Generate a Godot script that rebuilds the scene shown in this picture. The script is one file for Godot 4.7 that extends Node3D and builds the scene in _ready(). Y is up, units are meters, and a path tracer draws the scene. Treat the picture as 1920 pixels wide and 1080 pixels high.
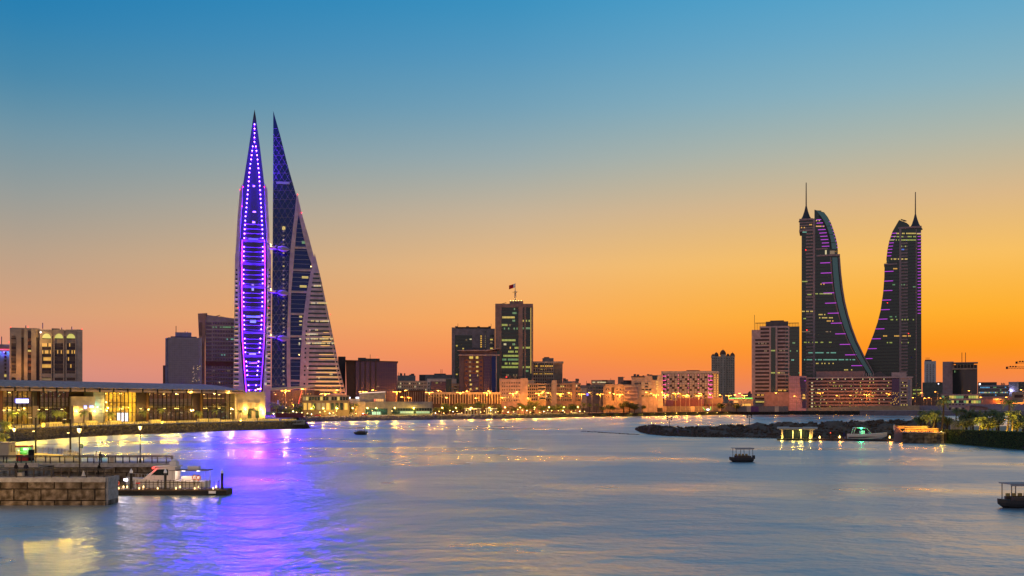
extends Node3D

const F := 1867.0
const CX := 960.0
const HY := 755.0
const CH := 13.0
const GY := 3.0
const UP := Vector3(0, 1, 0)

var M := {}
var ubox: BoxMesh
var taken := {}
var rng := RandomNumberGenerator.new()
var tex := {}

# ---------------------------------------------------------------- helpers
class Fac:
	# one face of a building: from A to B along its foot, n points out
	var A: Vector3
	var B: Vector3
	var u: Vector3
	var n: Vector3
	var L: float
	func s_at(x: float) -> float:
		var k := (x - 960.0) / 1867.0
		# A.x + s u.x = -k (A.z + s u.z)
		return -(A.x + k * A.z) / (u.x + k * u.z)
	func d_at(s: float) -> float:
		return -(A.z + s * u.z)
	func y_at(y: float, s: float) -> float:
		return 13.0 - (y - 755.0) * d_at(s) / 1867.0
	func pt(s: float, y: float, z: float) -> Vector3:
		var p := A + u * s + n * z
		p.y = y
		return p
	func at(x: float, y: float, z: float) -> Vector3:
		var s := s_at(x)
		return pt(s, y_at(y, s), z)

func face(x: float, d: float) -> Fac:
	# a face turned square to the line of sight, its middle at column x
	var f := Fac.new()
	f.A = gp(x, d, 0.0)
	f.n = -f.A.normalized()
	f.u = UP.cross(f.n).normalized()
	f.B = f.A + f.u
	f.L = 1.0
	return f

func fac(x0: float, d0: float, x1: float, d1: float) -> Fac:
	var f := Fac.new()
	f.A = gp(x0, d0, 0.0)
	f.B = gp(x1, d1, 0.0)
	f.L = (f.B - f.A).length()
	f.u = (f.B - f.A) / f.L
	f.n = f.u.cross(UP).normalized()
	return f

func gp(x: float, d: float, y: float) -> Vector3:
	return Vector3((x - CX) * d / F, y, -d)

func pp(x: float, y: float, d: float) -> Vector3:
	return Vector3((x - CX) * d / F, CH - (y - HY) * d / F, -d)

func hy(y: float, d: float) -> float:
	return CH - (y - HY) * d / F

func numbered(called: String) -> String:
	if not taken.has(called):
		taken[called] = 0
		return called
	taken[called] += 1
	return "%s_%03d" % [called, taken[called]]

func meta(o: Node, label: String, category: String, group := "", kind := "") -> void:
	if label: o.set_meta("label", label)
	if category: o.set_meta("category", category)
	if group: o.set_meta("group", group)
	if kind: o.set_meta("kind", kind)

func thing(called: String, label: String, category: String, at := Vector3.ZERO, group := "") -> Node3D:
	var o := Node3D.new()
	o.name = numbered(called)
	add_child(o)
	o.position = at
	meta(o, label, category, group)
	return o

func org(parent: Node3D) -> Vector3:
	return Vector3.ZERO if parent == self else parent.position

func mi(parent: Node3D, called: String, mesh: Mesh, m: Material, x := Transform3D.IDENTITY) -> MeshInstance3D:
	# x is given in world axes; parents here are things that are only moved, never turned
	var o := MeshInstance3D.new()
	o.name = called if parent != self else numbered(called)
	o.mesh = mesh
	o.material_override = m
	parent.add_child(o, true)
	x.origin -= org(parent)
	o.transform = x
	return o

func sub(parent: Node3D, called: String, mesh: Mesh, m: Material, x := Transform3D.IDENTITY) -> MeshInstance3D:
	# a piece in the own axes of its parent
	var o := MeshInstance3D.new()
	o.name = called
	o.mesh = mesh
	o.material_override = m
	parent.add_child(o, true)
	o.transform = x
	return o

func boxx(c: Vector3, size: Vector3, turn := 0.0) -> Transform3D:
	return Transform3D(Basis(UP, turn) * Basis.from_scale(size), c)

func bx(parent: Node3D, called: String, m: Material, c: Vector3, size: Vector3, turn := 0.0) -> MeshInstance3D:
	return mi(parent, called, ubox, m, boxx(c, size, turn))

func fb(parent: Node3D, called: String, m: Material, f: Fac, s0: float, s1: float, y0: float, y1: float, z0: float, z1: float) -> MeshInstance3D:
	var b := Basis(f.u * (s1 - s0), UP * (y1 - y0), f.n * (z1 - z0))
	return mi(parent, called, ubox, m, Transform3D(b, f.pt((s0 + s1) / 2, (y0 + y1) / 2, (z0 + z1) / 2)))

func fp(parent: Node3D, called: String, m: Material, f: Fac, x0: float, x1: float, y0: float, y1: float, z0: float, z1: float) -> MeshInstance3D:
	# the same from picture columns and rows measured on the face; y0 above y1
	var a := f.s_at(x0)
	var b := f.s_at(x1)
	return fb(parent, called, m, f, a, b, f.y_at(y1, (a + b) / 2), f.y_at(y0, (a + b) / 2), z0, z1)

func bar(parent: Node3D, called: String, m: Material, a: Vector3, b: Vector3, w: float, h := -1.0) -> MeshInstance3D:
	# a straight square bar from a to b
	var d := b - a
	var l := d.length()
	d /= l
	var side := d.cross(UP)
	side = Vector3.RIGHT if side.length() < 0.01 else side.normalized()
	var up := side.cross(d).normalized()
	return mi(parent, called, ubox, m, Transform3D(Basis(side * w, up * (w if h < 0 else h), -d * l), (a + b) / 2))

func begin() -> SurfaceTool:
	var st := SurfaceTool.new()
	st.begin(Mesh.PRIMITIVE_TRIANGLES)
	return st

func tri(st: SurfaceTool, a: Vector3, b: Vector3, c: Vector3, out := Vector3.ZERO) -> void:
	var n := (b - a).cross(c - a)
	if n.length_squared() < 1e-14: return
	n = n.normalized()
	if out != Vector3.ZERO and n.dot(out) < 0:
		n = -n
		var t := b
		b = c
		c = t
	# counter-clockwise seen from n; Godot wants clockwise
	st.set_normal(n)
	st.add_vertex(a)
	st.set_normal(n)
	st.add_vertex(c)
	st.set_normal(n)
	st.add_vertex(b)

func quad(st: SurfaceTool, a: Vector3, b: Vector3, c: Vector3, d: Vector3, out := Vector3.ZERO) -> void:
	tri(st, a, b, c, out)
	tri(st, a, c, d, out)

func stbox(st: SurfaceTool, c: Vector3, s: Vector3, turn := Basis.IDENTITY) -> void:
	var h := s / 2
	for ax in 3:
		for sg in [-1.0, 1.0]:
			var n := Vector3.ZERO
			n[ax] = sg
			var p := Vector3.ZERO
			p[(ax + 1) % 3] = 1
			var q := Vector3.ZERO
			q[(ax + 2) % 3] = 1
			quad(st, c + turn * ((n + p + q) * h), c + turn * ((n - p + q) * h), c + turn * ((n - p - q) * h), c + turn * ((n + p - q) * h), turn * n)

func tube(st: SurfaceTool, a: Vector3, b: Vector3, r0: float, r1: float, sides := 8, caps := true) -> void:
	var d := (b - a).normalized()
	var s := d.cross(UP)
	s = Vector3.RIGHT if s.length() < 0.01 else s.normalized()
	var t := s.cross(d)
	for i in sides:
		var a0 := TAU * i / sides
		var a1 := TAU * (i + 1) / sides
		var v0 := s * cos(a0) + t * sin(a0)
		var v1 := s * cos(a1) + t * sin(a1)
		quad(st, a + v0 * r0, a + v1 * r0, b + v1 * r1, b + v0 * r1, v0 + v1)
		if caps:
			tri(st, b, b + v0 * r1, b + v1 * r1, d)
			tri(st, a, a + v0 * r0, a + v1 * r0, -d)

func lathe(st: SurfaceTool, c: Vector3, prof: Array, sides := 12) -> void:
	# prof: Vector2(radius, height)
	for k in prof.size() - 1:
		var p: Vector2 = prof[k]
		var q: Vector2 = prof[k + 1]
		for i in sides:
			var a0 := TAU * i / sides
			var a1 := TAU * (i + 1) / sides
			var v0 := Vector3(cos(a0), 0, sin(a0))
			var v1 := Vector3(cos(a1), 0, sin(a1))
			var o := (v0 + v1) * (q.y - p.y) + UP * (p.x - q.x) * 2
			quad(st, c + v0 * p.x + UP * p.y, c + v1 * p.x + UP * p.y, c + v1 * q.x + UP * q.y, c + v0 * q.x + UP * q.y, o)

func prism(pts: PackedVector2Array, y0: float, y1: float) -> Mesh:
	# pts: (x, z) in world axes
	var st := begin()
	var cw := Geometry2D.is_polygon_clockwise(pts)
	var n := pts.size()
	for i in n:
		var p := pts[i]
		var q := pts[(i + 1) % n]
		var e := q - p
		var o := Vector3(e.y, 0, -e.x) * (-1.0 if cw else 1.0)
		quad(st, Vector3(p.x, y0, p.y), Vector3(q.x, y0, q.y), Vector3(q.x, y1, q.y), Vector3(p.x, y1, p.y), o)
	var t := Geometry2D.triangulate_polygon(pts)
	for i in range(0, t.size(), 3):
		var a := pts[t[i]]
		var b := pts[t[i + 1]]
		var c := pts[t[i + 2]]
		tri(st, Vector3(a.x, y1, a.y), Vector3(b.x, y1, b.y), Vector3(c.x, y1, c.y), UP)
		tri(st, Vector3(a.x, y0, a.y), Vector3(b.x, y0, b.y), Vector3(c.x, y0, c.y), -UP)
	return st.commit()

func foot(list: Array) -> PackedVector2Array:
	# (column, distance) pairs -> plan
	var r := PackedVector2Array()
	for e in list:
		var g := gp(e[0], e[1], 0)
		r.append(Vector2(g.x, g.z))
	return r

func slab(pts: PackedVector2Array, z0: float, z1: float) -> Mesh:
	# an upright slab: outline (x, y) in metres, from z0 to z1
	var st := begin()
	var cw := Geometry2D.is_polygon_clockwise(pts)
	var n := pts.size()
	for i in n:
		var p := pts[i]
		var q := pts[(i + 1) % n]
		var e := q - p
		var o := Vector3(e.y, -e.x, 0) * (-1.0 if cw else 1.0)
		quad(st, Vector3(p.x, p.y, z0), Vector3(q.x, q.y, z0), Vector3(q.x, q.y, z1), Vector3(p.x, p.y, z1), o)
	var t := Geometry2D.triangulate_polygon(pts)
	for i in range(0, t.size(), 3):
		var a := pts[t[i]]
		var b := pts[t[i + 1]]
		var c := pts[t[i + 2]]
		tri(st, Vector3(a.x, a.y, z1), Vector3(b.x, b.y, z1), Vector3(c.x, c.y, z1), Vector3(0, 0, 1))
		tri(st, Vector3(a.x, a.y, z0), Vector3(b.x, b.y, z0), Vector3(c.x, c.y, z0), Vector3(0, 0, -1))
	return st.commit()

func outline(list: Array, d: float) -> PackedVector2Array:
	# picture outline of a thing standing at distance d -> metres
	var r := PackedVector2Array()
	for e in list:
		var p := pp(e[0], e[1], d)
		r.append(Vector2(p.x, p.y))
	return r

func lamp(parent: Node3D, at: Vector3, c: Color, e: float, size := 0.2, called := "lamp_light") -> void:
	var l := OmniLight3D.new()
	l.name = called
	l.light_color = c
	l.light_energy = e
	l.light_size = size
	l.omni_range = 400.0
	l.omni_attenuation = 2.0
	l.shadow_enabled = true
	parent.add_child(l, true)
	l.position = at - org(parent)

func lin(r: float, g: float, b: float) -> Color:
	return Color(r, g, b).linear_to_srgb()

func mat(called: String, r: float, g: float, b: float, rough := 0.8, metal := 0.0, texture := "", scale := 0.1) -> StandardMaterial3D:
	var m := StandardMaterial3D.new()
	m.resource_name = called
	m.albedo_color = lin(r, g, b)
	m.roughness = rough
	if rough >= 0.8: m.metallic_specular = 0.2
	m.metallic = metal
	if texture:
		m.albedo_texture = tex[texture]
		m.uv1_triplanar = true
		m.uv1_world_triplanar = true
		m.uv1_scale = Vector3.ONE * scale
	M[called] = m
	return m

func glow(called: String, r: float, g: float, b: float, e: float) -> StandardMaterial3D:
	var m := StandardMaterial3D.new()
	m.resource_name = called
	m.albedo_color = lin(0.3, 0.3, 0.3)
	m.emission_enabled = true
	m.emission = lin(r, g, b)
	m.emission_energy_multiplier = e
	M[called] = m
	return m

func noise_tex(called: String, freq: float, octaves: int, lo: float, hi: float, s := 512, kind := FastNoiseLite.TYPE_SIMPLEX_SMOOTH, tint := Color(1, 1, 1)) -> void:
	var n := FastNoiseLite.new()
	n.noise_type = kind
	n.seed = 11 + tex.size()
	n.frequency = freq
	n.fractal_octaves = octaves
	var t := NoiseTexture2D.new()
	t.width = s
	t.height = s
	t.seamless = true
	t.noise = n
	var g := Gradient.new()
	g.set_color(0, Color(lo * tint.r, lo * tint.g, lo * tint.b))
	g.set_color(1, Color(hi, hi, hi))
	t.color_ramp = g
	tex[called] = t

func materials() -> void:
	noise_tex("grain", 0.06, 4, 0.72, 1.0)
	noise_tex("blotch", 0.012, 5, 0.8, 1.0)
	noise_tex("stain", 0.008, 6, 0.35, 1.0, 512, FastNoiseLite.TYPE_SIMPLEX_SMOOTH, Color(1.0, 0.94, 0.86))
	noise_tex("pebble", 0.035, 3, 0.35, 1.0, 512, FastNoiseLite.TYPE_CELLULAR)
	mat("concrete", 0.34, 0.31, 0.28, 0.85, 0, "stain", 0.11)
	mat("concrete_cap", 0.42, 0.39, 0.35, 0.85, 0, "blotch", 0.2)
	mat("concrete_dark", 0.09, 0.085, 0.08, 0.9, 0, "stain", 0.15)
	mat("paving", 0.34, 0.30, 0.25, 0.85, 0, "blotch", 0.1)
	mat("asphalt", 0.06, 0.058, 0.055, 0.9, 0, "grain", 0.1)
	mat("sand", 0.40, 0.32, 0.21, 0.95, 0, "blotch", 0.03)
	mat("rock", 0.27, 0.205, 0.14, 0.95, 0, "pebble", 0.05)
	mat("rock_dark", 0.12, 0.082, 0.06, 0.95, 0, "blotch", 0.06)
	mat("rock_brown", 0.18, 0.12, 0.085, 0.95, 0, "blotch", 0.06)
	mat("rock_wet", 0.03, 0.027, 0.025, 0.5, 0, "grain", 0.2)
	mat("beige", 0.546, 0.442, 0.338, 0.85, 0, "blotch", 0.03)
	mat("beige_light", 0.52, 0.44, 0.35, 0.85, 0, "blotch", 0.03)
	mat("tan", 0.494, 0.364, 0.247, 0.85, 0, "blotch", 0.03)
	mat("pink_stone", 0.546, 0.390, 0.351, 0.8, 0, "blotch", 0.03)
	mat("pink_panel", 0.650, 0.338, 0.351, 0.75, 0, "blotch", 0.04)
	mat("grey_wall", 0.286, 0.260, 0.247, 0.8, 0, "blotch", 0.03)
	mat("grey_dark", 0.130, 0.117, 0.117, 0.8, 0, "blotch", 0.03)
	mat("brown", 0.195, 0.111, 0.078, 0.8, 0, "blotch", 0.03)
	mat("brick_brown", 0.312, 0.143, 0.091, 0.85, 0, "blotch", 0.04)
	mat("dark_brown", 0.055, 0.032, 0.03, 0.6, 0, "blotch", 0.03)
	mat("white_wall", 0.66, 0.62, 0.58, 0.8, 0, "blotch", 0.04)
	mat("cream", 0.55, 0.48, 0.38, 0.85, 0, "blotch", 0.04)
	mat("dark_glass", 0.035, 0.058, 0.060, 0.15, 0.7)
	mat("blue_glass", 0.016, 0.032, 0.12, 0.15, 0.85)
	mat("violet_glass", 0.11, 0.075, 0.15, 0.2, 0.6, "grain", 0.2)
	mat("grey_glass", 0.20, 0.21, 0.25, 0.25, 0.6, "blotch", 0.05)
	mat("green_glass", 0.05, 0.075, 0.07, 0.15, 0.7)
	mat("teal_glass", 0.07, 0.18, 0.19, 0.2, 0.7)
	mat("brown_glass", 0.035, 0.018, 0.015, 0.15)
	mat("steel", 0.30, 0.30, 0.31, 0.4, 0.6)
	mat("roof_metal", 0.33, 0.28, 0.26, 0.45, 0.3, "blotch", 0.05)
	mat("black_metal", 0.012, 0.011, 0.010, 0.5, 0.3)
	mat("rail_metal", 0.025, 0.021, 0.018, 0.5, 0.4)
	mat("white_paint", 0.75, 0.74, 0.72, 0.35)
	mat("hull_white", 0.55, 0.53, 0.50, 0.25)
	mat("black_rubber", 0.01, 0.01, 0.01, 0.7)
	mat("timber", 0.10, 0.065, 0.04, 0.7, 0, "grain", 0.4)
	mat("red_paint", 0.45, 0.03, 0.02, 0.5)
	mat("orange_paint", 0.75, 0.10, 0.02, 0.5)
	mat("flag_red", 0.35, 0.012, 0.02, 0.8)
	mat("flag_white", 0.7, 0.7, 0.7, 0.8)
	mat("green_sign", 0.02, 0.16, 0.06, 0.5)
	mat("purple_board", 0.10, 0.035, 0.15, 0.7, 0, "blotch", 0.06)
	mat("magenta_board", 0.13, 0.035, 0.075, 0.7, 0, "blotch", 0.06)
	mat("grey_board", 0.20, 0.18, 0.17, 0.8, 0, "blotch", 0.06)
	mat("palm_trunk", 0.11, 0.075, 0.045, 0.95, 0, "grain", 1.2)
	mat("bark", 0.07, 0.05, 0.035, 0.95, 0, "grain", 0.8)
	for e in [["leaf", 0.055, 0.075, 0.018], ["leaf_dark", 0.022, 0.035, 0.014], ["leaf_olive", 0.075, 0.070, 0.022], ["palm_leaf", 0.06, 0.075, 0.022]]:
		var lm := mat(e[0], e[1], e[2], e[3], 0.75)
		lm.backlight_enabled = true
		lm.backlight = lin(0.25, 0.3, 0.1)
		lm.cull_mode = BaseMaterial3D.CULL_DISABLED
	mat("skin", 0.30, 0.17, 0.11, 0.6)
	mat("cloth_black", 0.012, 0.012, 0.013, 0.9)
	mat("cloth_white", 0.55, 0.52, 0.5, 0.9)
	mat("cloth_navy", 0.02, 0.022, 0.035, 0.9)
	mat("hair_black", 0.008, 0.007, 0.006, 0.6)
	var gl := mat("pane", 0.02, 0.02, 0.02, 0.03)
	gl.transparency = BaseMaterial3D.TRANSPARENCY_ALPHA
	gl.albedo_color.a = 0.12
	# lamps and lit windows
	glow("win_yellow", 1.0, 0.72, 0.10, 0.62)
	glow("win_gold", 1.0, 0.50, 0.03, 0.75)
	glow("win_lime", 0.72, 0.85, 0.08, 0.42)
	glow("win_green", 0.25, 0.75, 0.22, 0.30)
	glow("win_cyan", 0.25, 0.90, 0.62, 0.40)
	glow("win_pale", 1.0, 0.86, 0.42, 0.6)
	glow("win_dim", 0.9, 0.55, 0.12, 0.16)
	glow("win_blue", 0.05, 0.22, 1.0, 0.7)
	glow("lamp_orange", 1.0, 0.36, 0.05, 9.0)
	glow("lamp_warm", 1.0, 0.66, 0.18, 7.0)
	glow("lamp_white", 1.0, 0.92, 0.85, 6.0)
	glow("lamp_blue", 0.55, 0.6, 1.0, 8.0)
	glow("led_violet", 0.42, 0.38, 1.0, 5.0)
	glow("led_purple", 0.62, 0.02, 0.85, 0.75)
	glow("led_magenta", 1.0, 0.03, 0.42, 1.6)
	glow("led_red", 1.0, 0.02, 0.01, 4.0)
	glow("led_green", 0.02, 0.9, 0.12, 1.2)
	glow("strip_gold", 1.0, 0.55, 0.05, 0.95)
	glow("sign_white", 0.85, 0.85, 1.0, 2.5)
	glow("sign_blue", 0.12, 0.12, 1.0, 2.0)
	ubox = BoxMesh.new()
	ubox.size = Vector3.ONE

# ---------------------------------------------------------------- sky
const LEFT_SKY := [[0, 24, 122, 178], [100, 46, 129, 177], [200, 74, 137, 172], [300, 116, 150, 166], [400, 152, 157, 154], [500, 187, 162, 138], [600, 216, 161, 123], [660, 224, 150, 120], [700, 220, 147, 129], [740, 204, 139, 135], [756, 190, 134, 136]]
const MID_SKY := [[0, 60, 145, 191], [100, 86, 152, 190], [200, 116, 161, 184], [300, 155, 171, 173], [400, 200, 179, 151], [500, 236, 184, 124], [600, 251, 169, 91], [660, 249, 147, 82], [700, 240, 134, 90], [740, 214, 126, 104], [756, 200, 120, 106]]
const RIGHT_SKY := [[0, 82, 162, 203], [100, 108, 169, 199], [200, 138, 177, 191], [300, 178, 182, 168], [400, 219, 184, 137], [500, 249, 192, 98], [600, 255, 175, 46], [660, 255, 150, 28], [700, 250, 138, 60], [740, 232, 132, 98], [756, 215, 125, 100]]
const EAST_SKY := [[0, 140, 156, 184], [200, 166, 166, 184], [400, 198, 176, 178], [550, 214, 176, 172], [660, 214, 170, 163], [740, 192, 154, 155], [756, 180, 146, 150]]  # out-of-view sky behind the camera, kept bright and warm to light building fronts

func sky_row(table: Array, y: float) -> Color:
	for k in table.size() - 1:
		var a: Array = table[k]
		var b: Array = table[k + 1]
		if y <= b[0] or k == table.size() - 2:
			var t := clampf((y - a[0]) / (b[0] - a[0]), 0, 1)
			return Color(lerpf(a[1], b[1], t) / 255, lerpf(a[2], b[2], t) / 255, lerpf(a[3], b[3], t) / 255).srgb_to_linear()
	return Color.BLACK

func make_sky() -> Image:
	var w := 1024
	var h := 512
	var im := Image.create(w, h, false, Image.FORMAT_RGBF)
	var sun_az := 27.0
	for j in h:
		var el := 90.0 - (j + 0.5) / h * 180.0
		var y := clampf(HY - F * tan(deg_to_rad(clampf(el, -0.03, 22.0))), 0, 756)
		var high := Color(0, 0, 0)
		var k := clampf((el - 22.0) / 45.0, 0, 1)
		k = 1.0 - (1.0 - k) * (1.0 - k)
		high = Color(86 / 255.0, 124 / 255.0, 162 / 255.0).srgb_to_linear()
		var rows := [sky_row(RIGHT_SKY, y), sky_row(MID_SKY, y), sky_row(LEFT_SKY, y), sky_row(EAST_SKY, y)]
		var stops := [0.0, 27.0, 53.0, 125.0]
		for i in w:
			var az := (i + 0.5) / w * 360.0
			var da := absf(wrapf(az - sun_az, -180, 180))
			var c: Color = rows[3]
			for s in 3:
				if da < stops[s + 1]:
					var t: float = (da - stops[s]) / (stops[s + 1] - stops[s])
					c = rows[s].lerp(rows[s + 1], smoothstep(0, 1, t) if s == 2 else (t * t if s == 0 else t))
					break
			im.set_pixel(i, j, c.lerp(high, k))
	return im

func light_and_lens() -> void:
	var cam := Camera3D.new()
	cam.name = "camera"
	cam.position = Vector3(0, CH, 0)
	cam.projection = Camera3D.PROJECTION_FRUSTUM
	cam.near = 0.5
	cam.far = 20000.0
	cam.size = 0.5 * 1080.0 / F
	cam.frustum_offset = Vector2(0, 0.5 * (HY - 540.0) / F)
	add_child(cam)
	cam.current = true
	var e := Environment.new()
	e.background_mode = Environment.BG_SKY
	e.sky = Sky.new()
	var p := PanoramaSkyMaterial.new()
	p.panorama = ImageTexture.create_from_image(make_sky())
	e.sky.sky_material = p
	e.tonemap_mode = Environment.TONE_MAPPER_LINEAR
	e.tonemap_exposure = 1.0
	e.sdfgi_enabled = true
	e.ssao_enabled = true
	e.ssil_enabled = true
	var we := WorldEnvironment.new()
	we.name = "environment"
	we.environment = e
	add_child(we)
	# the last of the sun, just at the horizon behind the skyline on the right
	var sun := DirectionalLight3D.new()
	sun.name = "sun"
	sun.light_color = Color(1.0, 0.72, 0.45)
	sun.light_energy = 0.04
	sun.light_angular_distance = 30.0
	sun.shadow_enabled = true
	add_child(sun)
	sun.rotation_degrees = Vector3(-2.5, 180.0 - 27.0, 0)

# ---------------------------------------------------------------- water and land
func ripple_tex(as_normal: bool, s: int, fx: float, octaves: int, sd: int) -> NoiseTexture2D:
	var n := FastNoiseLite.new()
	n.noise_type = FastNoiseLite.TYPE_SIMPLEX_SMOOTH
	n.seed = sd
	n.frequency = fx
	n.fractal_octaves = octaves
	n.fractal_gain = 0.66
	var t := NoiseTexture2D.new()
	t.width = s
	t.height = s
	t.seamless = true
	t.noise = n
	t.as_normal_map = as_normal
	t.bump_strength = 6.0
	return t

func water_sheet() -> void:
	var m := StandardMaterial3D.new()
	m.resource_name = "water"
	m.albedo_color = lin(0.35, 0.43, 0.47)
	m.metallic_specular = 0.5
	m.metallic = 0.85
	m.roughness = 0.43
	m.uv1_triplanar = true
	m.uv1_world_triplanar = true
	m.uv1_scale = Vector3(1.0 / 420.0, 1.0, 1.0 / 260.0)
	m.normal_enabled = true
	m.normal_texture = ripple_tex(true, 2048, 0.014, 7, 5)
	m.normal_scale = 0.5
	var rt := ripple_tex(false, 512, 0.006, 4, 8)
	var g := Gradient.new()
	g.set_color(0, Color(0.58, 0.58, 0.58))
	g.set_color(1, Color(1, 1, 1))
	g.set_offset(0, 0.28)
	g.set_offset(1, 0.7)
	rt.color_ramp = g
	m.roughness_texture = rt
	M["water"] = m
	var pm := PlaneMesh.new()
	pm.size = Vector2(5000, 2600)
	var w := mi(self, "water", pm, m, Transform3D(Basis.IDENTITY, Vector3(0, 0, -1280)))
	w.set_meta("kind", "structure")

func rock_mesh(sd: int) -> Mesh:
	var r := RandomNumberGenerator.new()
	r.seed = sd
	var g := (1.0 + sqrt(5.0)) / 2.0
	var v := []
	for p in [Vector3(-1, g, 0), Vector3(1, g, 0), Vector3(-1, -g, 0), Vector3(1, -g, 0), Vector3(0, -1, g), Vector3(0, 1, g), Vector3(0, -1, -g), Vector3(0, 1, -g), Vector3(g, 0, -1), Vector3(g, 0, 1), Vector3(-g, 0, -1), Vector3(-g, 0, 1)]:
		v.append(p.normalized() * r.randf_range(0.65, 1.15) * Vector3(0.6, 0.42, 0.5))
	var st := begin()
	for t in [[0, 11, 5], [0, 5, 1], [0, 1, 7], [0, 7, 10], [0, 10, 11], [1, 5, 9], [5, 11, 4], [11, 10, 2], [10, 7, 6], [7, 1, 8], [3, 9, 4], [3, 4, 2], [3, 2, 6], [3, 6, 8], [3, 8, 9], [4, 9, 5], [2, 4, 11], [6, 2, 10], [8, 6, 7], [9, 8, 1]]:
		tri(st, v[t[0]], v[t[1]], v[t[2]], v[t[0]] + v[t[1]] + v[t[2]])
	return st.commit()

func along(pts: Array, t: float) -> Vector3:
	var k := clampf(t, 0, 0.99999) * (pts.size() - 1)
	return (pts[int(k)] as Vector3).lerp(pts[int(k) + 1], k - int(k))

func stones(parent: Node3D, called: String, m: Material, where: Callable, n: int, lo: float, hi: float, sd: int) -> void:
	var r := RandomNumberGenerator.new()
	r.seed = sd
	for k in 3:
		var mm := MultiMesh.new()
		mm.transform_format = MultiMesh.TRANSFORM_3D
		mm.mesh = rock_mesh(sd * 7 + k)
		mm.instance_count = n / 3
		for i in mm.instance_count:
			var s := r.randf_range(lo, hi)
			var b := Basis.from_euler(Vector3(r.randf_range(-0.5, 0.5), r.randf() * TAU, r.randf_range(-0.5, 0.5))).scaled(Vector3.ONE * s)
			mm.set_instance_transform(i, Transform3D(b, where.call(r.randf(), r.randf()) - org(parent)))
		var o := MultiMeshInstance3D.new()
		o.name = called
		o.multimesh = mm
		o.material_override = m
		parent.add_child(o, true)
		o.set_meta("kind", "stuff")

func revetment(called: String, label: String, toe: Array, top: Array, m: Material, n: int, lo: float, hi: float, sd: int) -> void:
	var t := thing(called, label, "embankment", Vector3((toe[0].x + toe[-1].x) / 2, 0, (toe[0].z + toe[-1].z) / 2))
	var no := FastNoiseLite.new()
	no.seed = sd
	no.frequency = 0.25
	var st := begin()
	var nu := 160
	var nv := 8
	var at := func(i: int, j: int) -> Vector3:
		var u := float(i) / nu
		var v := float(j) / nv
		var p := along(toe, u).lerp(along(top, u), v)
		return p + UP * (no.get_noise_2d(p.x, p.z) * 0.5 * (1.0 if j < nv else 0.0) - 0.1) - t.position
	for i in nu:
		for j in nv:
			quad(st, at.call(i, j), at.call(i + 1, j), at.call(i + 1, j + 1), at.call(i, j + 1), UP)
	var o := MeshInstance3D.new()
	o.name = "slope"
	o.mesh = st.commit()
	o.material_override = m
	t.add_child(o)
	stones(t, "stones", m, func(u: float, v: float) -> Vector3: return along(toe, u).lerp(along(top, u), v * 0.97) - UP * 0.15, n, lo, hi, sd)

var toe_a := []
var top_a := []
var toe_b := []
var top_b := []

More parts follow.
